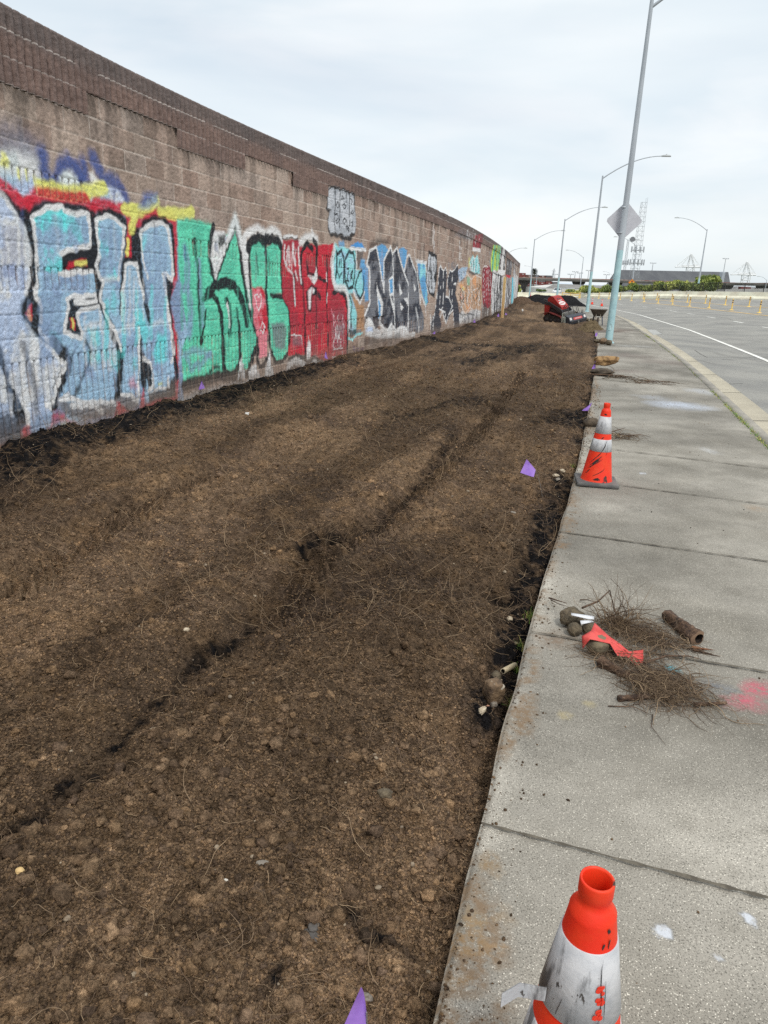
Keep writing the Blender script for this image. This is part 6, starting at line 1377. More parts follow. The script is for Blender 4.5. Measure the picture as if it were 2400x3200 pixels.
rock('stone', (2.557,8.974,-0.02), (.22, .12, .13), mdark, 'dark sausage-shaped rock behind the middle traffic cone', rz=.1, seed=37, jag=.12)
for k, (px, py, a, b, lab) in enumerate([(6.62,23.531,0.28,0.14,'flat grey-brown rock leftmost at the foot of the near lamp post'),(6.629,23.049,0.34,0.2,'middle grey-brown rock at the foot of the near lamp post'),(6.719,22.735,0.3,0.17,'rightmost grey-brown rock right under the near lamp post')]):
    rock('stone', (px, py, -.01), (a, a * .6, b), mdirt if k != 1 else mbrown, lab, rz=k * .8, seed=40 + k, jag=.25)
rock('stone', (10.877,40.099,-0.01), (.5, .3, .16), mgrey, 'pale rubble rock on the pavement left of the wheelbarrow', rz=.4, seed=46, jag=.3)
rock('stone', (10.294,39.37,0), (.34, .25, .14), mdirt, 'dirty rock between the loader attachment and the wheelbarrow', rz=1.4, seed=47, jag=.3)

# grey pipe stub
pm = M('pipe_plastic', lin((206, 190, 158), .95), .7, lin((150, 132, 106), .95), 55, .56, .64, 5, .1, 100)
pb = MB(); p0 = Vector(at_soil((0.614,3.142,-0.04), .012)); p1 = Vector(at_soil((0.692,3.247,-0.04), .016))
pb.tube([p0, p1], .0145, 20, 0, cap=False); pb.tube([p1, p0], .0105, 20, 1, cap=False)
dv = (p1 - p0).normalized(); sx = dv.orthogonal().normalized(); sy = dv.cross(sx)
for e in (p0, p1):
    Vr = []
    for k in range(20):
        a = 6.2832 * k / 20; c_ = sx * math.cos(a) + sy * math.sin(a); Vr += [e + c_ * .0145, e + c_ * .0105]
    pb.add(Vr, [(2 * k, 2 * k + 1, (2 * k + 3) % 40, (2 * k + 2) % 40) for k in range(20)], 0)
tag(pb.build('pipe_stub', [pm, M('pipe_inside', lin((52, 48, 44), .9), .9)]), 'short cream plastic pipe stub on black compost by the pavement', 'pipe')

# ---------------------------------------------------------------- debris on the pavement
mbark = M('bark', lin((112, 88, 70), .95), .9, lin((66, 52, 44), .95), 28, .42, .6, 6, .9, 60, stretch=(1, 1, 1), extra=[(lin((142, 116, 96), .9), 50, .58, .66, None)])
mwood = M('split_wood', lin((150, 92, 58), .95), .85, lin((104, 66, 46), .95), 30, .4, .6, 5, .4, 80)
def log(name, a, b, r0, r1, label, mats, hollow=False, n=18, k=12, wob=.25, cat='wood'):
    a, b = Vector(a), Vector(b); ax = (b - a).normalized(); sx = Vector((0, 0, 1)).cross(ax).normalized(); sy = ax.cross(sx); m = MB(); V = []
    for i in range(k):
        t = i / (k - 1); c = a.lerp(b, t) + sx * math.sin(t * 4 + 1) * r0 * .25
        for j in range(n):
            q = 6.2832 * j / n; rr = (r0 + (r1 - r0) * t) * (1 + wob * (rnd.random() - .5) + .12 * math.sin(q * 3 + t * 5)); V.append(c + (sx * math.cos(q) + sy * math.sin(q)) * rr)
    F = [(i * n + j, i * n + (j + 1) % n, (i + 1) * n + (j + 1) % n, (i + 1) * n + j) for i in range(k - 1) for j in range(n)]
    m.add(V, F, 0, True)
    m.add(V[:n], [tuple(range(n))[::-1]], 0)
    if hollow:
        c = b; Vi = []
        for j in range(n):
            q = 6.2832 * j / n; Vi.append(V[(k - 1) * n + j]); Vi.append(c + (sx * math.cos(q) + sy * math.sin(q)) * r1 * .68 + ax * .004)
        m.add(Vi, [(2 * j, (2 * j + 2) % (2 * n), (2 * j + 3) % (2 * n), 2 * j + 1) for j in range(n)], 1)
        Vq = [Vi[2 * j + 1] for j in range(n)] + [c - ax * r1 * 1.4 + (sx * math.cos(6.2832 * j / n) + sy * math.sin(6.2832 * j / n)) * r1 * .5 for j in range(n)]
        m.add(Vq, [(j, (j + 1) % n, n + (j + 1) % n, n + j) for j in range(n)] + [tuple(range(n, 2 * n))], 2)
    else: m.add(V[-n:], [tuple(range(n))], 1)
    return tag(m.build(name, mats), label, cat)
GZ = lambda q, z: (q[0], q[1], z)
log('log', GZ((1.495,3.446,0), .034), GZ((1.565,3.189,0), .036), .030, .036, 'thick bark-covered root stub with a hollow end on the pavement', [mbark, M('wood_rim', lin((128, 104, 84), .95), .9), M('wood_hollow', lin((40, 32, 28), .95), .95)], True)
log('bark_piece', GZ((1.007,2.942,0), .024), GZ((1.129,2.831,0), .014), .026, .012, 'twisted brown bark chunk in front of the red plastic', [mbark, mwood], wob=.5)
log('bark_piece', GZ((1.013,2.647,0), .014), GZ((1.173,2.692,0), .012), .014, .009, 'long root piece with an orange broken end in front of the root tangle', [mbark, mwood], wob=.4)
log('wood_splinter', GZ((1.513,3.137,0), .012), GZ((1.62,3.126,0), .008), .008, .001, 'orange wood splinter pointing right from the hollow root stub', [mwood, mwood], wob=.3, k=6, n=6)
log('wood_splinter', GZ((1.513,3.118,0), .010), GZ((1.624,3.07,0), .004), .007, .001, 'dark wood splinter just below the orange one', [mbark, mbark], wob=.3, k=6, n=6)
log('twig', GZ((1.326,2.629,0), .012), GZ((1.469,2.658,0), .010), .008, .006, 'thick dark twig at the lower right of the root tangle', [mbark, mbark], wob=.3)

flat0 = lambda px, py: np.zeros_like(px)
def root_clump(name, loc, sets, label, cols=.9, branches=()):
    t = empty(name, loc, 0, label, 'roots')
    for (n, r_pos, ln, rad, up, cx, cy, z0) in sets:
        a = NG.random(n) * 6.283; q = np.sqrt(NG.random(n)) * r_pos
        px = cx + np.cos(a) * q; py = cy + np.sin(a) * q * .7
        fibres('fine_roots', px, py, z0 + NG.random(n) * .03, ln * (.35 + .9 * NG.random(n)), rad * (.45 + 2.0 * NG.random(n) ** 3), root_cols(n, cols) * .82, mro_, t, curl=1.7, pitch=up * (NG.random(n) * 1.5 - .15), droop=.09, K=9, floor=flat0)
    for i, (pts, r_) in enumerate(branches):
        m = MB(); n_ = len(pts); m.tube(pts, [r_ * (1 - .7 * k / (n_ - 1)) for k in range(n_)], 7); m.build('branch', mbark, t)
    return t
def rel(loc, q, z): return (q[0] - loc[0], q[1] - loc[1], z)
c1_ = (1.231,3.334,0); c2_ = (1.236,2.733,0)
root_clump('root_tangle', c1_, [(260, .08, .24, .0015, 1.0, -.02, 0, .01), (300, .14, .20, .0012, .4, .06, -.09, .02), (260, .13, .22, .0012, .18, .15, -.17, .01)], 'upper tangle of grey-brown roots standing up behind the red plastic', 1.0,
  [([rel(c1_, (1.026,3.353,0), .10), rel(c1_, (1.117,3.397,0), .12), rel(c1_, (1.204,3.498,0), .14), rel(c1_, (1.227,3.462,0), .05)], .006),
   ([rel(c1_, (0.93,3.615,0), .02), rel(c1_, (0.948,3.496,0), .05), rel(c1_, (0.961,3.384,0), .09)], .003),
   ([rel(c1_, (0.903,3.551,0), .06), rel(c1_, (0.96,3.402,0), .10)], .005),
   ([rel(c1_, (1.1,3.65,0), .01), rel(c1_, (1.131,3.611,0), .03), rel(c1_, (1.148,3.513,0), .06)], .004)])
root_clump('root_tangle', c2_, [(380, .15, .20, .0013, .4, 0, 0, .01), (240, .11, .26, .0011, .12, -.05, .06, .01), (110, .16, .24, .001, .08, .06, -.05, .005), (110, .06, .22, .0011, .15, .02, .14, .01), (220, .13, .26, .0013, .25, -.10, .26, .01)], 'lower flat tangle of grey-brown roots in front of the hollow root stub', .95,
  [([rel(c2_, (1.213,2.934,0), .03), rel(c2_, (1.34,3.001,0), .035), rel(c2_, (1.457,3.034,0), .02), rel(c2_, (1.514,3.026,0), .01)], .006),
   ([rel(c2_, (0.958,2.605,0), .006), rel(c2_, (1.062,2.6,0), .01), rel(c2_, (1.123,2.547,0), .006)], .003),
   ([rel(c2_, (1.127,2.558,0), .006), rel(c2_, (1.09,2.467,0), .006), rel(c2_, (1.106,2.355,0), .004)], .002),
   ([rel(c2_, (1.337,2.914,0), .01), rel(c2_, (1.383,2.808,0), .012), rel(c2_, (1.419,2.759,0), .006)], .004)])
c3_ = (2.753,8.31,0)
root_clump('root_tangle', c3_, [(110, .14, .26, .002, .3, 0, 0, .01)], 'small tangle of brown roots right behind the middle traffic cone', .9, [([(-.25, 0, .03), (-.05, .05, .08), (.05, .1, .10)], .008), ([(.05, 0, .03), (.2, -.02, .05), (.33, .0, .02)], .006)])
c4_ = (4.451,14.302,0)
root_clump('root_tangle', c4_, [(70, .22, .5, .0035, .12, 0, 0, .01)], 'dark strand of roots trailing from the flat dark rock', .6, [([(-.5, .15, .03), (0, 0, .05), (.3, -.05, .03)], .012)])
c5_ = (5.014,13.754,0)
root_clump('root_tangle', c5_, [(60, .35, .5, .003, .06, -.1, .02, .01)], 'thin brown roots lying across the middle of the pavement', .75, [([(-.2, -.05, .02), (.1, -.02, .03), (.45, -.05, .01)], .010), ([(-.45, -.25, .01), (-.1, -.2, .015), (.0, -.22, .01)], .008), ([(.05, -.25, .01), (.3, -.3, .012)], .008)])

# torn red plastic sheet draped over the olive stone
def sheet(name, pts3, mat_, label, cat, thick=.0015, sub=2):
    bm = bmesh.new(); vs = [bm.verts.new(p) for p in pts3[0]]
    for f in pts3[1]: bm.faces.new([vs[i] for i in f])
    for _ in range(sub): bmesh.ops.subdivide_edges(bm, edges=bm.edges[:], cuts=1, use_grid_fill=True, fractal=.35, along_normal=1.0, seed=3)
    bmesh.ops.triangulate(bm, faces=bm.faces[:])
    ret = bmesh.ops.solidify(bm, geom=bm.faces[:], thickness=thick)
    me = bpy.data.meshes.new(name); bm.to_mesh(me); bm.free()
    return tag(link_mesh(name, me, mat_, None, True), label, cat)
RQ = [(0.959,3.047,0.03),(0.955,3.07,0.085),(1.003,3.09,0.105),(1.039,3.168,0.11),(1.08,3.084,0.09),(1.078,3.025,0.075),(0.98,3.022,0.095),(1.138,3.09,0.05),(1.109,2.994,0.03),(1.165,3.009,0.045),(1.18,2.926,0.015),(1.236,3.024,0.05),(1.218,2.957,0.02),(1.153,2.984,0.03)]
sheet('plastic_sheet', (RQ, [(0, 6, 1), (1, 6, 2), (2, 6, 5, 4), (2, 4, 3), (4, 5, 8, 7), (7, 8, 13, 9), (9, 13, 10, 12), (9, 12, 11)]), M('red_plastic', lin((224, 88, 82), 1.0), .55, lin((200, 66, 62), 1.0), 12, .4, .6, 4, .15, 40), 'torn red plastic sheet draped over stones in the debris pile', 'plastic')
WQ = [(0.955,3.29,0.1),(1.012,3.275,0.1),(1.07,3.281,0.09),(1.064,3.257,0.085),(1.033,3.248,0.09),(0.951,3.263,0.1),(0.989,3.236,0.085),(1.05,3.259,0.08),(1.063,3.25,0.075),(0.99,3.215,0.075)]
sheet('plastic_scrap', (WQ, [(0, 5, 4, 1), (1, 4, 3, 2), (6, 9, 8, 7)]), M('white_plastic', lin((226, 228, 232), .95), .5), 'crumpled white plastic scrap between the roots and the largest stone', 'plastic', sub=1)

# ---------------------------------------------------------------- traffic cones
morange = M('cone_orange', lin((255, 62, 30), 1.2), .5, lin((250, 46, 24), 1.15), 9, .4, .6, 4, .08, 60, extra=[(lin((70, 54, 50), .9), 14, .64, .68, (1.2, 1.2, .5)), (lin((120, 60, 44), .9), 5, .64, .70, (1, 1, .6))])
mband = M('cone_reflective', lin((206, 206, 208), 1.0), .45, lin((184, 186, 190), 1.0), 20, .4, .6, 5, .12, 120, extra=[(lin((112, 112, 114), .9), 11, .55, .63, (1.4, 1.4, .3)), (lin((84, 80, 78), .9), 30, .63, .66, (1, 1, .5))])
mrub = M('cone_rubber', lin((92, 92, 92), .95), .8, lin((120, 118, 114), .95), 8, .45, .65, 5, .2, 60)
mscar = M('cone_scar', lin((60, 52, 50), .9), .8)
def cone(loc, rz, label, group=None, tape=False, hi=True):
    n = 40 if hi else 14
    t = empty('traffic_cone', loc, rz, label, 'traffic cone', group)
    rr = lambda z: .134 + (.040 - .134) * (z - .035) / (.640 - .035)
    b = MB()
    prof = [(rr(.03) + .004, .032), (rr(.05), .05), (rr(.295), .295), (rr(.405), .405), (rr(.45), .45), (rr(.60), .60), (rr(.64), .640), (.0395, .648), (.030, .662), (.0268, .668), (.0268, .676), (.0292, .682), (.0292, .706), (.0284, .710), (.0256, .711), (.0242, .706), (.0242, .67), (.030, .64), (.06, .45)]
    b.lathe(prof, n); b.build('cone_body', [morange], t)
    for z0, z1 in ((.297, .403), (.452, .598)):
        w_ = MB(); w_.lathe([(rr(z0), z0), (rr(z0) + .0022, z0 + .001), (rr(z1) + .0022, z1 - .001), (rr(z1), z1)], n); w_.build('reflective_band', mband, t)
    p = MB(); p.box((0, 0, .0175), (.36, .36, .035), 0, None, .016)
    p.build('base', mrub, t)
    if tape:
        m = MB(); z_ = .46; a0 = 3.204
        c0 = Vector((math.cos(a0), math.sin(a0), 0)); tg = Vector((-math.sin(a0), math.cos(a0), 0))
        q = [c0 * (rr(z_) + .003) + Vector((0, 0, z_)), c0 * (rr(z_) + .05) - tg * .012 + Vector((0, 0, z_ + .012)), c0 * (rr(z_) + .085) - tg * .008 + Vector((0, 0, z_ + .004))]
        up = Vector((0, 0, .032)); 
        for i in range(2): m.add([q[i], q[i + 1], q[i + 1] + up, q[i] + up], [(0, 1, 2, 3)]); m.add([v_ + Vector((0, -.0012, 0)) for v_ in (q[i], q[i] + up, q[i + 1] + up, q[i + 1])], [(0, 1, 2, 3)])
        m.build('loose_tape', mband, t)
    return t
cn = cone((0.38,0.964,0), .25, 'nearest traffic cone, scuffed, with peeling white tape and an open top', 'traffic cones', True)
cm = cone((1.873,6.203,0.004), -.16, 'middle traffic cone at the pavement edge, scored with black scuff marks', 'traffic cones')
cm.rotation_euler = (-.01, .02, -.16)
cone((22.825,85.621,-0.122), .3, 'far traffic cone on the white road line just right of the second lamp post', 'traffic cones', hi=False)
cone((22.032,78.798,-0.122), .1, 'far traffic cone on the white road line just left of the near lamp post', 'traffic cones', hi=False)
cone((19.291,105,0.116), .1, 'tiny far traffic cone at the foot of the fourth lamp post', 'traffic cones', hi=False)
# black scuffs scored into the middle and near cones
def scuffs(parent, lines):
    m = MB(); rr = lambda z: .134 + (.040 - .134) * (z - .035) / (.640 - .035)
    for pts, w_ in lines:
        V = []; n_ = 10
        for i in range(n_ + 1):
            t = i / n_ * (len(pts) - 1); k = min(int(t), len(pts) - 2); f_ = t - k
            a = pts[k][0] * (1 - f_) + pts[k + 1][0] * f_; z = pts[k][1] * (1 - f_) + pts[k + 1][1] * f_
            ww = w_ * (.5 + rnd.random()) * math.sin(math.pi * (i + .6) / (n_ + 1.2)); R_ = rr(z) + (.0034 if (.296 < z < .404 or .451 < z < .599) else .0016)
            for s_ in (-1, 1): V.append((math.cos(a) * R_, math.sin(a) * R_, z + s_ * ww))
        m.add(V, [(2 * i, 2 * i + 2, 2 * i + 3, 2 * i + 1) for i in range(n_)])
    m.build('scuff_marks', mscar, parent)
fa = -1.87 + .16     # angle on the cone that faces the camera
scuffs(cm, [([(fa - .75, .19), (fa - .3, .245), (fa + .05, .285), (fa + .4, .36), (fa + .6, .40)], .006), ([(fa - .7, .17), (fa - .2, .22), (fa + .2, .262)], .010), ([(fa - .8, .145), (fa - .2, .195), (fa + .3, .24)], .004), ([(fa - .6, .155), (fa - .3, .20), (fa + .1, .235)], .009), ([(fa - .3, .085), (fa + .1, .115), (fa + .5, .15), (fa + .55, .24)], .005),
  ([(fa - .2, .055), (fa + .05, .062), (fa + .25, .06)], .012), ([(fa + .55, .27), (fa + .65, .30), (fa + .7, .42)], .006), ([(fa + .2, .31), (fa + .45, .36), (fa + .5, .40)], .010), ([(fa + .1, .47), (fa + .15, .53), (fa + .1, .58)], .005), ([(fa - .3, .47), (fa - .1, .53)], .003), ([(fa - .1, .41), (fa + .2, .425)], .006), ([(fa - .3, .62), (fa + .3, .615)], .006), ([(fa - .8, .11), (fa - .55, .14)], .006), ([(fa - .9, .10), (fa - .7, .115)], .004)])
fn = -1.946 - .25
scuffs(cn, [([(fn + .55, .46), (fn + .6, .50), (fn + .55, .56), (fn + .62, .59)], .010), ([(fn + .7, .47), (fn + .72, .55)], .006), ([(fn + .8, .61), (fn + .9, .62)], .010), ([(fn + .55, .61), (fn + .66, .615)], .006), ([(fn + .0, .45), (fn - .05, .55)], .002), ([(fn - .5, .46), (fn - .4, .5)], .004), ([(fn + .75, .64), (fn + .9, .636)], .006)])
rs = MB()
rr_ = lambda z: .134 + (.040 - .134) * (z - .035) / (.640 - .035)
for k in range(26):
    z_ = .458 + .085 * rnd.random(); a = fn + .55 + (rnd.random() - .5) * .16 + (z_ - .5) * .8; w_ = .0012 + .003 * rnd.random(); R_ = rr_(z_) + .0040
    rs.add([(math.cos(a + da / R_ * w_ * 1.3) * R_, math.sin(a + da / R_ * w_ * 1.3) * R_, z_ + dz * w_ * 1.6) for da, dz in ((-1, -.6), (.2, -1), (1, -.3), (.8, .9), (-.4, 1), (-1, .5))], [(0, 1, 2, 3, 4, 5)])
rs.build('worn_patch', M('cone_orange_bare', lin((236, 62, 40), 1.0), .5), cn)

# ---------------------------------------------------------------- purple marker flags
mflag = M('flag_purple', lin((166, 128, 214), 1.0), .6, lin((146, 108, 198), 1.0), 12, .4, .6, 3, .1, 30); mwire = M('flag_wire', lin((160, 156, 150), .9), .5, metal=.6)
def flag(base, top, quad, label):
    t = empty('marker_flag', base, 0, label, 'flag', 'purple marker flags')
    b = Vector(base); m = MB(); tp = Vector(top) - b; m.tube([(0, 0, -.03), tp * .55 + Vector((.004, 0, 0)), tp], .0018, 6); m.build('wire', mwire, t)
    q = [Vector(p) - b for p in quad]; k = MB(); N_ = 5; V = []
    for i in range(N_ + 1):
        for j in range(N_ + 1):
            u_, v_ = i / N_, j / N_; p = (q[0] * (1 - u_) + q[1] * u_) * (1 - v_) + (q[3] * (1 - u_) + q[2] * u_) * v_
            V.append(p + Vector((0, .012 * math.sin(u_ * 3.1) * math.cos(v_ * 2.2), .0)))
    k.add(V, [(i * (N_ + 1) + j, (i + 1) * (N_ + 1) + j, (i + 1) * (N_ + 1) + j + 1, i * (N_ + 1) + j + 1) for i in range(N_) for j in range(N_)], 0, True)
    k.build('flag_cloth', mflag, t); return t
def pflag(base, q4, label):
    q4 = [tuple(p) for p in q4]; return flag((base[0], base[1], sz(base[0], base[1])), q4[0], q4, label)
pflag((1.369,5.954), [(1.28,5.974,0.16),(1.191,5.954,0.254),(1.144,5.934,0.14),(1.266,5.954,0.1)], 'purple marker flag fluttering above the soil left of the middle traffic cone')
pflag((0.008,1.107), [(0.002,1.107,0.201),(-0.011,1.107,0.271),(-0.044,1.097,0.176),(0.007,1.107,0.142)], 'nearest purple marker flag sticking up between the soil and the near cone')
pflag((2.892,10.298), [(2.911,10.298,0.098),(2.895,10.298,0.079),(2.77,10.268,-0.017),(2.87,10.298,-0.023)], 'limp purple marker flag at the pavement edge behind the middle traffic cone')
pflag((4.354,15.464), [(4.335,15.464,0.209),(4.322,15.464,0.149),(4.27,15.444,0.036),(4.36,15.464,0.01)], 'limp purple marker flag leaning on the big tan rock')
pflag((7.115,25.731), [(7.172,25.731,0.201),(7.098,25.731,0.177),(7.089,25.731,0.068),(7.165,25.731,0.082)], 'small purple marker flag on the soil edge left of the near lamp post')
pflag((-2.527,9.864), [(-2.546,9.864,0.273),(-2.55,9.864,0.265),(-2.6,9.864,0.137),(-2.511,9.864,0.166)], 'purple marker flag under the green letters on the wall')
pflag((-1.207,14.06), [(-1.222,14.06,0.335),(-1.24,14.06,0.286),(-1.251,14.06,0.201),(-1.189,14.06,0.179)], 'purple marker flag under the red letters on the wall')
pflag((1.293,22.516), [(1.351,22.516,0.272),(1.343,22.516,0.253),(1.27,22.516,0.166),(1.358,22.516,0.15)], 'purple marker flag under the black letters on the wall')
pflag((3.346,30.011), [(3.371,30.011,0.308),(3.348,30.011,0.282),(3.303,30.011,0.181),(3.407,30.011,0.172)], 'purple marker flag below the tan mural on the wall')
pflag((6.133,39.972), [(6.139,39.972,0.252),(6.106,39.972,0.235),(6.081,39.972,0.135),(6.2,39.972,0.139)], 'purple marker flag right of the plank against the wall')
pflag((5.284,36.839), [(5.3,36.839,0.304),(5.254,36.839,0.287),(5.217,36.839,0.163),(5.329,36.839,0.152)], 'purple marker flag left of the plank against the wall')

# ---------------------------------------------------------------- grass along the pavement
def blades(name, x, y, z, h_, w_, cols, parent=None, lean=.5):
    n = len(x); K = 4; a = NG.random(n) * 6.283; b = NG.random(n) * lean; P = np.zeros((n, K, 2, 3))
    for k in range(K):
        t = k / (K - 1); ox = np.cos(a) * b * h_ * t ** 1.6; oy = np.sin(a) * b * h_ * t ** 1.6; zz = z + h_ * t * (1 - .3 * b * t)
        ww = w_ * (1 - t * .9)
        P[:, k, 0] = np.stack([x + ox - np.sin(a) * ww, y + oy + np.cos(a) * ww, zz], -1); P[:, k, 1] = np.stack([x + ox + np.sin(a) * ww, y + oy - np.cos(a) * ww, zz], -1)
    i = np.arange(n * K * 2).reshape(n, K, 2); F = np.stack([i[:, :-1, 0], i[:, :-1, 1], i[:, 1:, 1], i[:, 1:, 0]], -1).reshape(-1, 4)
    o = np_mesh(name, P.reshape(-1, 3), F, mro_, parent, True); set_col(o, 'Col', np.repeat(cols, K * 2, 0)); return o
def grass_cols(n, dry=.3):
    a = np.array(lin((110, 140, 58), .8)); b = np.array(lin((170, 160, 96), .8)); d = (NG.random((n, 1)) < dry); return np.where(d, b, a) * (1.1 + .6 * NG.random((n, 1)))
for k, (px, py, n, h_, sp, lab) in enumerate([(0.603,2.834,45,0.075,0.035,'bright green grass tuft by the broken brown stone'),(0.699,3.214,40,0.05,0.04,'thin grass tuft beside the cream pipe stub'),(0.751,3.374,50,0.06,0.06,'straggly grass tuft at the pavement edge behind the pipe stub'),(0.861,3.715,90,0.05,0.09,'dry matted grass tuft at the pavement edge left of the debris pile'),(0.58,2.716,20,0.05,0.03,'small green grass tuft nearest along the pavement edge'),(7.974,28.707,60,0.14,0.2,'dry grass tuft at the soil edge by the near lamp post'),(1.916,7.212,40,0.05,0.06,'thin grass tuft at the pavement edge beside the middle traffic cone')]):
    xx = px + NG.normal(0, sp * .22, n); yy = py + NG.normal(0, sp * .26, n)
    tag(blades('grass_tuft', xx, yy, np.full(n, sz(px, py) - .01), h_ * (.5 + .8 * NG.random(n)), .0012 + .0004 * py, grass_cols(n, .35 if k < 5 else .7), None, .9), lab, 'grass')
# weeds in the joint between pavement and kerb
yy = np.concatenate([NG.uniform(4.0, 34, 1500)] + [NG.normal(c, .25, 150) for c in [10.08,9.584,8.817,8.231,7.346,10.949,27.648,12.42]])
dn = fbm(yy * .7, yy * 0, 3, 105); kp = (NG.random(len(yy)) < np.clip((dn - .47) * 5, .06, .6)) | (np.arange(len(yy)) >= 1500); yy = yy[kp]
xx = kerb_x(yy) + NG.normal(0, .018, len(yy))
tag(blades('joint_weeds', xx, yy, np.full(len(yy), -.005), .010 + .03 * NG.random(len(yy)), .0025 + .0003 * yy, grass_cols(len(yy), .35), None, 1.3), 'low green weeds growing in the joint along the kerb', kind='stuff')

# ---------------------------------------------------------------- lamp posts
mgalv = M('galvanised', lin((184, 190, 196), 1.0), .5, lin((166, 172, 178), 1.0), 1.5, .4, .6, 4, 0, 40, metal=.25, stretch=(1, 1, .3))
mteal = M('post_teal', lin((172, 204, 208), 1.05), .6, lin((152, 186, 192), 1.05), 3, .4, .62, 5, .05, 30, extra=[(lin((176, 196, 198), .95), 6, .62, .7, (1, 1, .3))])
mlum = M('luminaire', lin((168, 172, 172), 1.0), .5)
def lamp(loc, H_, arm, ang, label, group='street lamps along the road', paint=2.8, hi=False, rise=1.45, r0=.117, lean=(0, 0)):
    t = empty('street_lamp', loc, 0, label, 'street lamp', group)
    n = 24 if hi else 10; rt = .052 * r0 / .117
    rz = lambda z: r0 + (rt - r0) * z / H_
    a = MB(); a.lathe([(rz(z), z) for z in np.linspace(paint, H_, 8)], n); a.disc((0, 0, H_), rt, (0, 0, 1), n); a.build('upper_post', mgalv, t)
    b = MB(); b.lathe([(rz(z) + .001, z) for z in np.linspace(.0, paint, 6)], n); b.build('painted_post', mteal, t)
    f = MB(); f.lathe([(r0 * 1.5, -.05), (r0 * 1.5, .02), (r0 * 1.25, .05), (r0 * 1.02, .06)], n); f.build('base_flange', mteal, t)
    if hi:
        h_ = MB(); d_ = math.atan2(-loc[1], -loc[0]); c_ = Vector((math.cos(d_), math.sin(d_), 0)); tg = Vector((-c_.y, c_.x, 0)); R_ = rz(.5)
        V = []
        for k in range(20):
            q = 6.2832 * k / 20; ox = math.cos(q) * .062; oz = math.sin(q) * .105; w_ = math.asin(ox / R_); V.append((c_ * math.cos(w_) + tg * math.sin(w_)) * (R_ + .012) + Vector((0, 0, .5 + oz)))
        V2 = [Vector((v.x * .93, v.y * .93, v.z)) for v in V]; h_.add(V + V2, [tuple(range(20))] + [(k, (k + 1) % 20, 20 + (k + 1) % 20, 20 + k) for k in range(20)]); h_.build('handhole_cover', mteal, t)
    arm *= .76; m = MB(); ca, sa = math.cos(ang), math.sin(ang); pts = []
    for k in range(11):
        u_ = k / 10; pts.append((ca * arm * u_, sa * arm * u_, H_ - .18 + rise * (1 - (1 - u_) ** 1.9)))
    m.tube(pts, [.042 - .014 * k / 10 for k in range(11)], 8); m.build('arm', mgalv, t)
    l_ = MB(); c = Vector(pts[-1]); x = Vector((ca, sa, -.01)); y = Vector((-sa, ca, 0)); V = []; F = []
    prof = [(0, .04, .03), (.12, .11, .06), (.3, .16, .075), (.5, .15, .06), (.62, .08, .03)]
    for d_, w_, h2 in prof: V += [c + x * d_ - y * w_ + Vector((0, 0, -.02)), c + x * d_ - y * w_ * .6 + Vector((0, 0, h2)), c + x * d_ + y * w_ * .6 + Vector((0, 0, h2)), c + x * d_ + y * w_ + Vector((0, 0, -.02)), c + x * d_ + Vector((0, 0, -.05))]
    for i in range(4): F += [(i * 5 + k, i * 5 + (k + 1) % 5, (i + 1) * 5 + (k + 1) % 5, (i + 1) * 5 + k) for k in range(5)]
    F += [(0, 1, 2, 3, 4), (24, 23, 22, 21, 20)]; l_.add(V, F, 0, False); l_.lathe([(.0, .16), (.04, .155), (.045, .09)], 8, 0, tuple(c + x * .32 - Vector((0, 0, .03)))); l_.build('lamp_head', mlum, t)
    return t
lamp((6.982,23.693,0), 9.4, 4.9, R(-14), 'nearest street lamp on the pavement with a pale teal foot and a diamond sign', hi=True)
lamp((14.381,55.123,0), 9.145, 4.9, R(-10), 'second street lamp on the pavement just left of the wheelbarrow', hi=True)
lamp((18.394,84,-0.1), 8.78, 4.9, R(-6), 'third street lamp rising behind the red loader')
lamp((20.8,114,-0.2), 8.506, 4.9, R(-2), 'fourth street lamp rising behind the compost pile')
lamp((20.692,143,-0.3), 7.383, 4.7, R(2), 'fifth street lamp with only its arm showing above the wall end')
g2 = 'street lamps along the road'
lamp((40.717,101,2.791), 6.712, 4.9, R(176), 'street lamp behind the tall bush, arm pointing left', g2, 0.6)
lamp((41.39,131,2.203), 6.644, 4.6, R(178), 'street lamp rising behind the orange warning sign', g2, .6)
lamp((40.953,165,1.288), 6.719, 4.4, R(180), 'street lamp between the second and third lamp posts, arm pointing left', g2, .6)
lamp((43.669,230,-0.164), 6.291, 4.6, R(180), 'small distant street lamp beside the palm tree', g2, 1.5)
lamp((75.39,260,1.46), 4.49, 4.0, R(180), 'distant street lamp mostly hidden by the near lamp post', g2, .6)
lamp((93.447,190,2.087), 3.127, 2.6, R(180), 'small distant street lamp at the right end of the overpass', g2, .6, rise=.9)
# diamond sign seen from the back
sg = empty('road_sign', (7.055,23.893,3.659), -.06, 'blank grey back of a diamond road sign strapped to the near lamp', 'sign')
m = MB(); hd_ = .565; c_ = .04
pr = [(c_, hd_ - c_), (-c_, hd_ - c_), (-hd_ + c_, c_), (-hd_ + c_, -c_), (-c_, -hd_ + c_), (c_, -hd_ + c_), (hd_ - c_, -c_), (hd_ - c_, c_)]
m.prism(pr, -.002, .002, 1); m.build('plate', M('sign_back', lin((200, 200, 206), 1.0), .55, lin((190, 190, 196), 1.0), 4, .4, .6, 3, 0, 30, metal=.2), sg)
for z_ in (.36, -.36):
    q = MB(); q.lathe([(.098, z_ - .02), (.101, z_ - .02), (.101, z_ + .02), (.098, z_ + .02)], 16, 0, (-.12, -.2, 0)); q.build('strap', mgalv, sg)

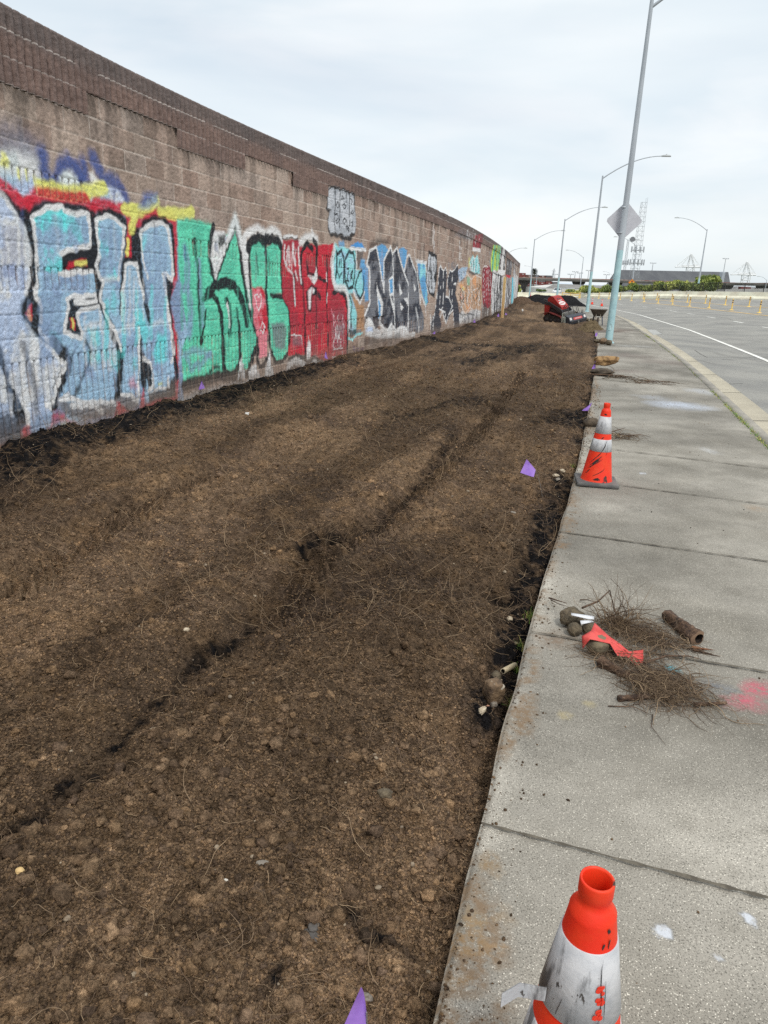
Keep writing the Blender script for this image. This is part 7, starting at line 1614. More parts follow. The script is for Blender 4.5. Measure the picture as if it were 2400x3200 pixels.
# ---------------------------------------------------------------- plank leaning on the wall
mpl = M('plank_wood', lin((214, 184, 134), 1.0), .75, lin((196, 164, 112), 1.0), 3, .4, .6, 6, .1, 40, stretch=(6, 6, .6))
b0 = Vector((5.663,38.145,0.12)); t0 = Vector((5.778,39.045,2.041))
xw_ = float(wall_x(t0.y)) + .05
t0.x = max(t0.x, xw_)
m = MB(); ax = (t0 - b0); ln = ax.length; ax.normalize(); wd = Vector((.6, -.8, 0)) ; wd = (wd - ax * wd.dot(ax)).normalized(); nr = ax.cross(wd)
V = [b0 + wd * sx * .075 + nr * sy * .02 + ax * l_ for l_ in (-.1, ln) for sx, sy in ((-1, -1), (1, -1), (1, 1), (-1, 1))]
m.add(V, [(3, 2, 1, 0), (4, 5, 6, 7)] + [(k, (k + 1) % 4, 4 + (k + 1) % 4, 4 + k) for k in range(4)])
tag(m.build('plank', mpl), 'tall yellow-brown wooden plank leaning upright against the painted wall', 'plank')

# ---------------------------------------------------------------- compost pile
def heap(name, loc, rx, ry, H_, mat_, label, cat, seed, col, ridge=None, n=110):
    u = np.linspace(-1.05, 1.05, n); U, W_ = np.meshgrid(u, u); d = np.hypot(U, W_ )
    if ridge: d = np.hypot(np.maximum(np.abs(U) - ridge, 0) / (1 - ridge), W_)
    d = d + (fbm(U * 3 + seed, W_ * 3, 3, seed + 8) - .5) * .35; z = np.clip(np.cos(np.clip(d, 0, 1) * math.pi / 2) * 1.02, 0, 1) ** 1.1 * H_ * (.85 + .4 * fbm(U * 2.2 + seed, W_ * 2.2, 3, seed)) + (fbm(U * 9, W_ * 9, 3, seed + 3) - .5) * .16 * np.clip(1.1 - d, 0, 1) + (fbm(U * 30, W_ * 30, 2, seed + 4) - .5) * .05
    z = np.where(d > .99, -.15, z)
    o = np_mesh(name, np.stack([U * rx, W_ * ry, z], -1).reshape(-1, 3), grid_faces(n, n), mat_, None, True); o.location = loc
    set_col(o, 'Col', np.array(col)[None] * (.7 + .6 * NG.random((n * n, 1)))); return tag(o, label, cat)
pile = heap('compost_pile', (15.29,72,-0.1), 3.35, 2.4, .92, mso, 'long black compost pile heaped behind the red loader', 'pile', 201, lin((36, 35, 37), .8), .45)
heap('soil_pile', (11.421,66,-0.05), 1.5, 1.5, .75, mso, 'low brown soil pile at the far end of the wall', 'pile', 205, lin((98, 80, 66), .9))
heap('soil_pile', (11.483,60,-0.05), 1.6, 1.3, .45, mso, 'low brown soil pile in front of the black compost pile', 'pile', 206, lin((96, 78, 62), .9))
heap('soil_pile', (8.455,31.5,-0.1), .62, .7, .42, mso, 'small grassy soil pile at the pavement edge in front of the loader attachment', 'pile', 207, lin((112, 98, 76), .9))

# ---------------------------------------------------------------- mini loader with tiller
mred = M('loader_red', lin((188, 58, 52), .85), .5, lin((158, 46, 44), .85), 4, .4, .6, 4, 0, 30, extra=[(lin((112, 70, 56), .9), 6, .6, .7, None)])
mdred = M('loader_dark_red', lin((112, 44, 42), .95), .6, lin((82, 46, 42), .95), 5, .4, .6)
mblk = M('loader_black', lin((52, 52, 56), .95), .55, lin((74, 70, 66), .95), 6, .5, .7)
msteel = M('loader_steel', lin((150, 148, 144), .95), .4, metal=.5)
mwhite = M('decal_white', lin((226, 222, 220), .95), .5)
Ld = empty('mini_loader', (8.46,37.489,0), -0.927, 'red stand-on tracked mini loader with a black tiller attachment on the soil', 'loader')
Ld.rotation_euler = (R(9), R(2), -0.927)     # forward is +x, leaning on the mound
Ld.scale = (.97, .97, .93)
for sy_ in (-1, 1):
    k = MB(); y0_, y1_ = (.28 * sy_, .50 * sy_) if sy_ > 0 else (-.50, -.28)
    pts = [(-.68, .20), (-.60, .06), (-.45, .0), (.38, .0), (.52, .06), (.56, .18), (.46, .30), (-.30, .44), (-.52, .40)]
    k.prism(pts, y0_, y1_, 1, 0)
    # track lugs
    for i in range(len(pts)):
        a = Vector((*pts[i],)); b = Vector((*pts[(i + 1) % len(pts)],)); n_ = max(1, int((b - a).length / .09)); d_ = (b - a).normalized(); o_ = Vector((d_.y, -d_.x)) * .018
        for q in range(n_):
            c = a.lerp(b, (q + .5) / n_); 
            k.add([(c.x + d_.x * s1 * .018 + o_.x * s2, yy_, c.y + d_.y * s1 * .018 + o_.y * s2) for yy_ in (y0_, y1_) for s1, s2 in ((-1, 0), (1, 0), (1, 1), (-1, 1))], [(0, 1, 2, 3), (7, 6, 5, 4), (0, 4, 5, 1), (1, 5, 6, 2), (2, 6, 7, 3), (3, 7, 4, 0)], 0)
    tr = k.build('track', M('track_rubber', lin((46, 44, 44), .9), .85, lin((84, 74, 64), .9), 7, .5, .66), Ld)
    for wx_, wz, wr in ((-.42, .16, .12), (-.12, .14, .10), (.14, .13, .10), (.38, .16, .12)):
        q = MB(); ye = y0_ - .006 if sy_ < 0 else y1_ + .006
        V = [(wx_ + math.cos(6.2832 * j / 14) * r_, ye + (0.0 if r_ > .03 else .02 * sy_), wz + math.sin(6.2832 * j / 14) * r_) for r_ in (wr, .025) for j in range(14)]
        q.add(V, [(j, (j + 1) % 14, 14 + (j + 1) % 14, 14 + j) for j in range(14)] + [tuple(range(14, 28))]); q.build('wheel', mblk, tr)
    fd = MB(); ya, yb = (y0_ - .02, y1_ + .02); fd.prism([(-.66, .44), (-.30, .52), (.44, .36), (.60, .24), (.60, .27), (.46, .39), (-.30, .56), (-.68, .48)], ya, yb, 1); fd.build('fender', mdred, Ld)
c = MB(); c.box((-.10, 0, .42), (1.05, .56, .52), 0, None, .02); c.box((-.58, 0, .60), (.30, .74, .62), 1, None, .04); c.box((-.62, 0, .96), (.24, .70, .20), 0, None, .03); c.box((.36, 0, .36), (.22, .56, .34), 2, None, .02); c.build('chassis', [mblk, mred, mdred], Ld)
c = MB(); c.prism([(-.62, 1.05), (-.55, 1.24), (-.40, 1.33), (-.22, 1.32), (.34, .82), (.36, .70), (.28, .66), (-.40, 1.0)], -.27, .27, 1); hood = c.build('hood', mred, Ld)
def on_hood(u_, v_, h_=.004): # u along slope 0..1, v across
    a = Vector((-.22, 0, 1.32)); b = Vector((.34, 0, .82)); n_ = Vector((.50, 0, .56)).normalized(); return a.lerp(b, u_) + Vector((0, v_, 0)) + n_ * h_
q = MB(); q.add([on_hood(.66 + math.sin(6.2832 * j / 20) * .17, math.cos(6.2832 * j / 20) * .22) for j in range(20)], [tuple(range(20))]); q.build('logo_oval', mwhite, hood)
q = MB()
for j in range(5): q.add([on_hood(.61 + .07 * (j % 2) * .3, -.15 + j * .062, .007), on_hood(.61, -.11 + j * .062, .007), on_hood(.71, -.11 + j * .062, .007), on_hood(.71, -.15 + j * .062, .007)], [(0, 1, 2, 3)])
q.build('lettering', mred, hood)
q = MB(); q.add([on_hood(.16, -.10), on_hood(.16, -.02), on_hood(.21, -.04), on_hood(.27, -.03), on_hood(.31, -.1)], [(0, 1, 2, 3, 4)]); q.add([on_hood(.16, .06), on_hood(.31, .11), on_hood(.31, .02), on_hood(.22, .02)], [(0, 1, 2, 3)]); q.build('emblem', mblk, hood)
q = MB(); q.add([on_hood(.37, -.12), on_hood(.37, .14), on_hood(.42, .14), on_hood(.42, -.12)], [(0, 1, 2, 3)]); q.build('lettering', mwhite, hood)
for sy_ in (-1, 1):
    a = MB(); a.prism([(-.66, .86), (-.60, 1.0), (-.42, 1.06), (.42, .72), (.62, .42), (.55, .32), (.36, .56), (-.44, .90)], sy_ * .34 - .035, sy_ * .34 + .035, 1); a.build('loader_arm', mblk, Ld)
    a = MB(); a.tube([(-.3, sy_ * .30, .78), (.5, sy_ * .30, .46)], .03, 10, 0); a.tube([(.2, sy_ * .30, .58), (.58, sy_ * .30, .43)], .018, 10, 1); a.build('hydraulic_ram', [mblk, msteel], Ld)
a = MB(); a.tube([(-.82, -.26, 1.02), (-.86, -.26, 1.16), (-.86, .26, 1.16), (-.82, .26, 1.02)], .018, 8); a.tube([(-.66, .18, 1.05), (-.68, .19, 1.26)], .016, 8); a.tube([(-.66, -.18, 1.05), (-.68, -.19, 1.24)], .016, 8); a.box((-.68, 0, 1.08), (.2, .6, .1), 0, None, .02); a.build('control_panel', mblk, Ld)
for j, (ya, yb) in enumerate(((-.15, -.32), (-.02, .05), (.14, .30), (.2, .42))):
    a = MB(); a.tube([(.25, ya, .62), (.5, ya * 1.1, .95 - .05 * j), (.78, yb, .86), (.92, yb, .52)], .016, 8); a.build('hydraulic_hose', mblk, Ld)
a = MB(); a.tube([(.5, -.3, .5), (.5, .3, .5)], .05, 10); a.box((.62, 0, .44), (.10, .8, .34), 0, None, .01); a.build('quick_attach_plate', msteel, Ld)
tl = MB(); tl.prism([(.70, .10), (.74, .40), (.92, .50), (1.16, .44), (1.26, .22), (1.22, .06), (.95, .02)], -.66, .62, 1); til = tl.build('tiller', M('tiller_black', lin((62, 66, 74), .95), .45, lin((92, 88, 84), .95), 5, .52, .7), Ld)
def on_til(u_, y_, h_=.004):
    a = Vector((1.16, 0, .44)); b = Vector((1.26, 0, .22)); n_ = Vector((.22, 0, .10)).normalized(); return a.lerp(b, u_) + Vector((0, y_, 0)) + n_ * h_
q = MB(); q.add([on_til(.5 + .26 * math.sin(t_) , -.02 + (.28 if math.cos(t_) > 0 else -.28) + .05 * math.cos(t_)) for t_ in [6.2832 * j / 20 for j in range(20)]], [tuple(range(20))]); q.build('decal', M('decal_red', lin((206, 74, 72), .95), .5), til)
q = MB()
for j in range(7): q.add([on_til(.40, -.24 + j * .07, .007), on_til(.40, -.20 + j * .07, .007), on_til(.58, -.20 + j * .07, .007), on_til(.58, -.24 + j * .07, .007)], [(0, 1, 2, 3)])
q.build('lettering', mwhite, til)
for y_ in (-.54, .50):
    q = MB(); q.add([on_til(.15, y_ - .07), on_til(.15, y_ + .07), on_til(.7, y_ + .07), on_til(.7, y_ - .07)], [(0, 1, 2, 3)]); q.build('reflector', mwhite, til)
q = MB(); q.box((1.26, -.02, .13), (.03, .10, .08), 0, None, .01); q.build('latch', msteel, til)
q = MB(); q.box((.86, -.70, .30), (.26, .05, .32), 0, None, .03); q.tube([(.80, -.70, .46), (.80, -.70, .62), (.92, -.66, .64)], .03, 8); q.build('drive_cover', M('drive_cover', lin((186, 192, 184), .95), .4, lin((100, 110, 100), .95), 9, .45, .6), til)
q = MB(); q.tube([(.98, .52, .48), (.98, .54, .64), (1.04, .54, .64), (1.06, .53, .47)], .014, 8); q.build('lifting_eye', mblk, til)

# ---------------------------------------------------------------- wheelbarrow
wb = empty('wheelbarrow', (9.675,34.962,0), -0.244, 'dark muddy wheelbarrow standing front-on on the pavement', 'wheelbarrow')
mtray = M('tray_mud', lin((104, 96, 88), .95), .7, lin((74, 66, 60), .95), 5, .4, .6, 5, .2, 30)
t_ = MB(); top = [(-.36, -.30), (.36, -.30), (.40, .50), (-.40, .50)]; bot = [(-.20, .0), (.20, .0), (.22, .38), (-.22, .38)]
for s_, o_ in ((1.0, 0), (.95, .012)):
    V = [(x * s_, y * s_, .72) for x, y in top] + [(x * s_, y * s_, .42 + o_) for x, y in bot]
    t_.add(V, [(0, 1, 5, 4), (1, 2, 6, 5), (2, 3, 7, 6), (3, 0, 4, 7), (4, 5, 6, 7)])
for i in range(4):
    a, b = top[i], top[(i + 1) % 4]; t_.tube([(*a, .72), (*b, .72)], .014, 8)
t_.build('tray', mtray, wb)
w_ = MB(); prof = []
for k in range(24):
    a = 6.2832 * k / 24
    for j in range(8): b = 6.2832 * j / 8; rr2 = .15 + .045 * math.cos(b); w_.v.append((.045 * math.sin(b), -.22 + rr2 * math.cos(a), .195 + rr2 * math.sin(a)))
w_.f = [(k * 8 + j, k * 8 + (j + 1) % 8, ((k + 1) % 24) * 8 + (j + 1) % 8, ((k + 1) % 24) * 8 + j) for k in range(24) for j in range(8)]; w_.m = [0] * len(w_.f); w_.sm = [True] * len(w_.f)
w_.tube([(-.03, -.22, .195), (.03, -.22, .195)], .11, 16, 1); w_.build('wheel', [M('barrow_tyre', lin((70, 62, 56), .9), .85, lin((104, 92, 80), .9), 12, .45, .6), mdred], wb)
for s_ in (-1, 1):
    h_ = MB(); h_.tube([(s_ * .06, -.30, .26), (s_ * .12, .0, .40), (s_ * .24, .75, .60), (s_ * .28, 1.1, .62)], .02, 8); h_.build('handle', M('barrow_handle', lin((176, 164, 146), .95), .75), wb)
    l_ = MB(); l_.tube([(s_ * .17, .10, .42), (s_ * .24, .28, .0), (s_ * .24, .36, .0), (s_ * .19, .48, .46)], .02, 8); l_.build('leg', M('barrow_leg_blue', lin((70, 84, 116), .95), .6) if s_ > 0 else mblk, wb)
    k_ = MB(); k_.box((s_ * .10, -.07, .52), (.035, .02, .30), 0, Matrix.Rotation(-.55, 3, 'X')); k_.build('tray_brace', M('barrow_brace', lin((176, 168, 152), .95), .7), wb)

# ---------------------------------------------------------------- road delineators
mdy = M('delineator_yellow', lin((240, 198, 112), 1.15), .6, lin((222, 178, 100), 1.1), 6, .4, .6); mdk = M('delineator_band', lin((112, 84, 66), .95), .6)
def delineator():
    t = empty('delineator_post', (0, 0, 0)); a = MB(); a.lathe([(.052, .03), (.052, .85), (.047, .90), (.0, .91)], 10); a.build('post', mdy, t)
    for z_ in (.58, .74): b = MB(); b.lathe([(.053, z_), (.055, z_ + .002), (.055, z_ + .088), (.053, z_ + .09)], 10); b.build('reflective_band', mdk, t)
    b = MB(); b.lathe([(.20, 0), (.20, .02), (.12, .05), (.05, .06)], 12); b.build('base', mdy, t); return t
dl0 = None
DEL = [((31.123,92.91,0.3),0),((30.283,85.61,0.294),0),((30.051,80.553,0.31),0),((29.037,73.342,0.308),0),((28.512,67.561,0.322),0),((27.974,61.832,0.336),0),((27.186,55.496,0.341),0),((34.971,104.93,0.46),1),((34.621,98.547,0.469),1),((33.941,91.425,0.466),1),((33.899,86.472,0.491),1),((33.852,81.334,0.517),1),((33.018,74.55,0.52),1),((32.539,68.563,0.538),1),((30.969,97.338,0.27),2),((31.52,104.149,0.271),2),((31.548,109.651,0.248),2),((31.076,113.263,0.216),2),((29.633,118.678,0.126),2),((29.252,117.913,0.106),2)]
for i, (p, row) in enumerate(DEL):
    if dl0 is None: o = dl0 = delineator()
    else:
        o = dl0.copy(); COL.objects.link(o)
        for ch in dl0.children: c = ch.copy(); COL.objects.link(c); c.parent = o
    o.location = p; tag(o, ['yellow delineator post of the nearer median line', 'yellow delineator post of the farther median line', 'small distant yellow delineator post where the median row ends'][row], 'delineator', 'delineators on the ' + ['nearer yellow line', 'farther yellow line', 'far end of the yellow line'][row])

# ---------------------------------------------------------------- concrete barrier along the far side of the road
BAR = [((16.841,118,-0.437),0.617),((20.021,120,-0.273),0.652),((23.996,124,-0.17),0.685),((28.127,126,-0.119),0.647),((30.873,124,0.122),0.65),((31.323,120,0.442),0.904),((33.626,114,0.546),1.168),((35.504,108,0.754),1.409),((37.872,104,0.959),1.63),((39.973,100,1.029),1.735),((42.328,96,1.037),1.85),((45.329,91,1.104),1.947),((48.685,86,1.094),1.961)]
mbar = M('barrier_concrete', lin((226, 218, 198), 1.2), .85, lin((206, 198, 178), 1.15), .8, .42, .62, 6, .2, 8, extra=[(lin((150, 142, 126), .9), .5, .62, .72, (1, 1, .25))])
br = empty('road_barrier', BAR[0][0], 0, 'long pale concrete barrier curving along the far side of the road', 'barrier')
def bar_part(i0, i1):
    m = MB(); o = Vector(BAR[0][0]); pts = []
    for (p, zt) in BAR[i0:i1 + 1]: pts.append((Vector(p), zt))
    V = []
    for k, (p, zt) in enumerate(pts):
        a = pts[max(k - 1, 0)][0]; b = pts[min(k + 1, len(pts) - 1)][0]; d_ = (b - a); d_.z = 0; d_.normalize(); n_ = Vector((d_.y, -d_.x, 0)); h_ = zt - p.z
        if n_.y > 0: n_ = -n_
        for off, zz in ((.36, -.3), (.36, .06 * h_), (.28, .22 * h_), (.12, .40 * h_), (.06, h_), (-.10, h_), (-.4, -3.5)): V.append(p - o + n_ * off + Vector((0, 0, zz)))
    m.add(V, [(k * 7 + j, (k + 1) * 7 + j, (k + 1) * 7 + j + 1, k * 7 + j + 1) for k in range(len(pts) - 1) for j in range(6)])
    m.add(V[:7], [tuple(range(7))]); m.add(V[-7:], [tuple(range(7))[::-1]])
    return m.build('barrier_run', mbar, br)
for a, b in ((0, 4), (4, 8), (8, 12)): bar_part(a, b)
# embankment under the road, hidden behind the barrier

# ---------------------------------------------------------------- bushes and fence behind the barrier
mleaf = bpy.data.materials.new('leaf'); mleaf.use_nodes = True
_a = mleaf.node_tree.nodes.new('ShaderNodeAttribute'); _a.attribute_name = 'Col'; _b = mleaf.node_tree.nodes['Principled BSDF']; mleaf.node_tree.links.new(_a.outputs['Color'], _b.inputs['Base Color']); _b.inputs['Roughness'].default_value = .7
def foliage(name, blobs, n, size, c1, c2, parent, upright=.3):
    bl = np.array(blobs, float); wgt = bl[:, 3] * bl[:, 5]; pick = NG.choice(len(bl), n, p=wgt / wgt.sum()); d = NG.normal(size=(n, 3)); d /= np.linalg.norm(d, axis=1)[:, None]
    r_ = NG.random(n) ** .42; P = bl[pick, :3] + d * r_[:, None] * bl[pick, 3:6]
    P += (vn(P[:, 0] * 2.1 + 50, P[:, 2] * 2.1, 301) - .5)[:, None] * d * .5
    a = NG.normal(size=(n, 3)); a[:, 2] += upright * 3; a /= np.linalg.norm(a, axis=1)[:, None]; b = np.cross(a, NG.normal(size=(n, 3))); b /= np.linalg.norm(b, axis=1)[:, None]
    s_ = size * (.5 + NG.random(n)); V = np.stack([P - a * s_[:, None], P + b * s_[:, None] * .5, P + a * s_[:, None], P - b * s_[:, None] * .5], 1).reshape(-1, 3)
    o = np_mesh(name, V, np.arange(n * 4).reshape(n, 4), mleaf, parent); t = np.clip(fbm(P[:, 0] * 1.3, P[:, 2] * 1.3 + P[:, 1], 3, 303) * 1.6 - .3 + (NG.random(n) - .5) * .5, 0, 1)[:, None]
    set_col(o, 'Col', np.repeat(np.array(c1) * (1 - t) + np.array(c2) * t, 4, 0)); return o
GD, GL, GY = lin((92, 112, 58), 1.0), lin((158, 168, 88), 1.15), lin((188, 190, 104), 1.2)
mstem = M('stem', lin((96, 84, 70), .9), .9)
def bush(loc, blobs, n, label, c1=GD, c2=GL, size=.16, group=None):
    t = empty('bush', loc, 0, label, 'bush', group); foliage('foliage', blobs, n, size, c1, c2, t)
    m = MB()
    for k in range(5):
        b = blobs[k % len(blobs)]; m.tube([(b[0] * .6 + .2 * (k - 2), .1 * k, -3.0), (b[0] * .8, 0, b[2] * .3 - 1), (b[0], b[1], b[2])], [.06, .04, .02], 6)
    m.build('stem', mstem, t); return t
def bpos(x, y, Y): return None
bush((43.794,104,1.926), [(-0.929,0,1.057,1.431,1.3,0.954),(0.407,0.3,0.937,1.05,1.3,0.954),(-1.492,0,0.494,1.622,1.3,0.763),(-0.26,0,1.498,0.859,1.3,0.572),(-2.344,0.2,0.338,0.668,1.3,0.572)], 5200, 'tallest olive-green bush in front of the dark-roofed shed', GD, GL)
bush((40.534,106,1.787), [(-0.569,0,0.75,1.167,1.3,0.535),(0.572,0,0.619,0.972,1.3,0.632),(-1.432,0,0.549,0.972,1.3,0.583)], 3600, 'wide mid-height green bush left of the tallest bush', GD, GY)
bush((38.577,108,1.651), [(-0.476,0,0.725,0.793,1.3,0.545),(0.595,0,0.588,0.743,1.3,0.594),(-0.982,0,0.446,0.594,1.3,0.446)], 2400, 'mid-height yellow-green bush right of the orange sign', GD, GY)
bush((36.23,112,1.519), [(-0.448,0,0.483,0.822,1.3,0.565),(0.885,0,0.439,1.028,1.3,0.514),(1.841,0.2,0.382,0.617,1.3,0.411)], 2400, 'low green bush under the orange warning sign', GD, GL)
bush((34.841,116,1.373), [(-0.307,0,0.459,0.745,1.3,0.426),(0.689,0,0.353,0.639,1.3,0.372)], 1500, 'low green bush just right of the near lamp post', GD, GL)
bush((33.961,118,1.22), [(-0.392,0,0.321,0.866,1.3,0.595),(-1.17,0.3,0.15,0.65,1.3,0.379)], 1500, 'green bush partly hidden by the near lamp post', GD, GL)
bush((31.782,122,0.941), [(-0.775,0,0.418,0.895,1.3,0.56),(0.191,0,0.551,0.895,1.3,0.616),(1.091,0.2,0.385,0.672,1.3,0.448)], 2600, 'rounded green bush left of the second lamp post', GD, GY)
bush((30.659,128,0.656), [(-0.468,0,0.295,0.822,1.3,0.294),(0.511,0.2,0.278,0.705,1.3,0.294)], 1200, 'lowest yellow-green bush beyond the yellow railing', GD, GY)
bush((25.105,150,0.47), [(-0.205,0,0.844,0.619,1.3,0.757),(-0.552,0.2,0.467,0.688,1.3,0.55),(0.22,0,0.373,0.413,1.3,0.413)], 1300, 'small yellow-green bush beside the far end of the wall', GD, GY)
bush((37.425,190,0.353), [(-0.513,0,0.29,0.697,1.3,0.261),(0.776,0.2,0.297,0.784,1.3,0.227)], 700, 'dark low bush in front of the white warehouse', GD, GD)
fn_ = empty('chain_link_fence', BAR[5][0], 0, 'dark chain-link fence standing behind the concrete barrier among the bushes', 'fence')
mfen = M('fence_dark', lin((64, 66, 64), .9), .6)
FP = [(32.414,119,0.959,1.679),(33.191,117,1.112,1.773),(34.98,114,1.265,1.999),(36.066,110,1.404,2.245),(36.88,107,1.517,2.377),(37.768,104,1.63,2.508),(38.846,102,1.694,2.636),(39.852,100,1.755,2.758),(40.793,99,1.761,2.833),(41.805,97,1.823,2.912),(42.303,96,1.854,2.893),(43.879,94,1.898,2.914),(45.026,91.5,1.935,2.998),(46.053,89,1.935,2.968)]
o_ = Vector(BAR[5][0])
for i, (x, y, z0, z1) in enumerate(FP):
    m = MB(); p = Vector((x, y + .4, z0 - .1)) - o_; m.tube([p, p + Vector((0, 0, z1 - z0 + .1))], .045, 6); m.build('post', mfen, fn_)
m = MB()
for i in range(len(FP) - 1):
    a, b = FP[i], FP[i + 1]; pa = Vector((a[0], a[1] + .4, a[3])) - o_; pb_ = Vector((b[0], b[1] + .4, b[3])) - o_; m.tube([pa, pb_], .025, 5)
    n_ = 34; ha, hb = a[3] - a[2], b[3] - b[2]
    for k in range(n_):
        t = k / n_; q = pa.lerp(pb_, t); hh = ha * (1 - t) + hb * t; t2_ = min(1, t + 5 / n_); q2 = pa.lerp(pb_, t2_); 
        m.tube([q, q2 - Vector((0, 0, (ha * (1 - t2_) + hb * t2_) * .98))], .006, 3, cap=False); m.tube([q - Vector((0, 0, hh * .98)), q2], .006, 3, cap=False)
m.build('mesh_panel', mfen, fn_)

# yellow railing at the far left of the road
yr = empty('pipe_railing', (27.803,118,0.381), 0, 'low yellow pipe railing at the far end of the road', 'railing'); o_ = Vector((27.803,118,0.381))
RA = [(26.824,119,0.836),(27.951,118,0.842),(29.06,117,0.801)]
m = MB()
for dz in (0, -.28): m.tube([Vector(p) - o_ + Vector((0, 0, dz)) for p in RA], .05, 6)
m.build('rail', mdy, yr)
for p in RA: m = MB(); q = Vector(p) - o_; m.tube([q + Vector((0, 0, .1)), q - Vector((0, 0, 1.0))], .055, 6); m.build('post', mdy, yr)

# ---------------------------------------------------------------- orange warning sign
ws = empty('warning_sign', (40.382,128,2.807), 0, 'orange diamond warning sign with a black signal symbol by the bushes', 'sign'); s_ = .62
m = MB(); m.prism([(0, s_), (-s_, 0), (0, -s_), (s_, 0)], -.02, .02, 1); m.build('plate', M('sign_orange', lin((240, 150, 40), 1.0), .5), ws)
m = MB()
for a, b in (((0, s_ * .9), (-s_ * .9, 0)), ((-s_ * .9, 0), (0, -s_ * .9)), ((0, -s_ * .9), (s_ * .9, 0)), ((s_ * .9, 0), (0, s_ * .9))): m.tube([(a[0], -.03, a[1]), (b[0], -.03, b[1])], .018, 4)
m.box((0, -.035, 0), (.26, .02, .62)); sym = m.build('signal_symbol', mblk, ws)
for k, c_ in enumerate(((206, 60, 44), (232, 190, 70), (90, 150, 80))): q = MB(); q.disc((0, -.05, .2 - .2 * k), .075, (0, -1, 0), 12); q.build('signal_disc', M('signal_%s' % ('red', 'yellow', 'green')[k], lin(c_, 1.0), .5), sym)
m = MB(); m.tube([(0, .05, -.3), (0, .05, -2.2)], .05, 6); m.build('post', mgalv, ws)

# ---------------------------------------------------------------- overpass
mdeck = M('overpass_concrete', lin((140, 136, 130), 1.0), .85, lin((112, 110, 106), .95), .15, .4, .6, 4, 0, 10, stretch=(1, 1, .2)); mpier = M('overpass_pier', lin((112, 110, 108), .95), .9, lin((90, 88, 86), .95), .6, .4, .6); mrail = M('overpass_rail', lin((150, 104, 92), .95), .7, lin((170, 160, 150), .95), .3, .45, .55)
OV = [(30.608,232,4.032,3.103),(38.425,232,4.212,3.283),(51.138,232,4.329,3.401),(66.873,232,4.505,3.578),(75.579,232,4.53,3.648),(98.044,232,4.755,3.874),(114.614,232,5.055,4.221),(130.211,232,5.274,4.44)]
ov = empty('overpass', OV[0][:3], 0, 'long grey freeway overpass on thick piers crossing behind the road', 'overpass'); o_ = Vector(OV[0][:3])
m = MB(); ra = MB(); V = []
for x, y, z1, z0 in OV: V += [Vector(q) - o_ for q in ((x, y, z1 - .2), (x, y, z1 - .4), (x, y + .25, z0), (x, y + 9, z0), (x, y + 11, z1 - .4), (x, y + 11, z1 - .2))]
m.add(V, [(k * 6 + j, (k + 1) * 6 + j, (k + 1) * 6 + (j + 1) % 6, k * 6 + (j + 1) % 6) for k in range(len(OV) - 1) for j in range(6)]); m.build('deck', mdeck, ov)
V = []
for x, y, z1, z0 in OV: V += [Vector(q) - o_ for q in ((x, y - .02, z1 - .19), (x, y - .02, z1), (x, y + .3, z1), (x, y + .3, z1 - .19))]
ra.add(V, [(k * 4 + j, (k + 1) * 4 + j, (k + 1) * 4 + (j + 1) % 4, k * 4 + (j + 1) % 4) for k in range(len(OV) - 1) for j in range(4)]); ra.build('parapet', mrail, ov)
for q in [(41.255,232,3.285),(58.192,232,3.457),(69.738,232,3.58),(104.258,232,3.946),(115.761,232,4.209)]:
    m = MB(); p = Vector(q) - o_ + Vector((0, 5, 0)); zb = -6.5 - o_.z
    m.prism([(p.x - 1.9, p.z + .1), (p.x + 1.9, p.z + .1), (p.x + 1.7, p.z - .5), (p.x + .72, p.z - 1.5), (p.x + .62, zb), (p.x - .62, zb), (p.x - .72, p.z - 1.5), (p.x - 1.7, p.z - .5)], p.y - 1.1, p.y + 1.1, 1); m.build('pier', mpier, ov)

# ---------------------------------------------------------------- sheds behind
mroof = M('shed_roof_dark', lin((98, 100, 102), .92), .8, lin((84, 86, 90), .92), .08, .4, .6, 4, 0, 10, stretch=(3, 1, .2)); mwallg = M('shed_wall_grey', lin((140, 140, 148), .92), .85, lin((126, 126, 134), .92), .05, .4, .6)
sh = empty('storage_shed', (110.872,300,2.268), 0, 'huge dark-roofed storage shed behind the overpass', 'building'); o_ = Vector((110.872,300,2.268))
SP = [Vector(p) - o_ for p in [(85.409,300,2.831),(133.93,300,3.923),(139.796,318,10.101),(93.033,318,9.362)]]
dp = Vector((0, 36, 0)); m = MB(); e0, e1, r1, r0 = SP; dq = Vector((9, 36, 0)); m.add([e0, e1, r1, r0, e1 + dp, e0 + dq], [(0, 1, 2, 3), (1, 4, 2), (4, 5, 3, 2), (5, 0, 3)]); m.build('roof', mroof, sh)
m = MB(); dn = Vector((0, 0, -16)); a, b, c, d_ = e0 + Vector((.4, .4, 0)), e1 + Vector((-.4, .4, 0)), e1 + dp - Vector((.4, .4, 0)), e0 + dp + Vector((.4, -.4, 0))
for p, q in ((a, b), (b, c), (c, d_), (d_, a)): m.quad(p + dn, q + dn, q, p)
m.build('wall', mwallg, sh)
m = MB(); p = (131.365,304,7.465); q = Vector(p) - o_; m.box(q, (1.2, 3, 4.6), 0, None, .3); m.build('roof_vent', mgalv, sh)
mww = M('warehouse_white', lin((222, 220, 214), .95), .7, lin((204, 202, 196), .95), .1, .4, .6); mrg = M('warehouse_roof', lin((146, 144, 140), .92), .8, lin((128, 126, 122), .92), .06, .4, .6, 4, 0, 10, stretch=(3, 1, 1))
wh = empty('warehouse', (49.843,205,1.164), 0, 'low white warehouse with a long grey roof beyond the road', 'building'); o_ = Vector((49.843,205,1.164))
e0, e1, r1, r0, g0 = [Vector(p) - o_ for p in [(41.655,205,1.375),(60.652,205,1.543),(65.551,222,2.516),(47.52,222,2.557),(40.785,212,0.942)]]
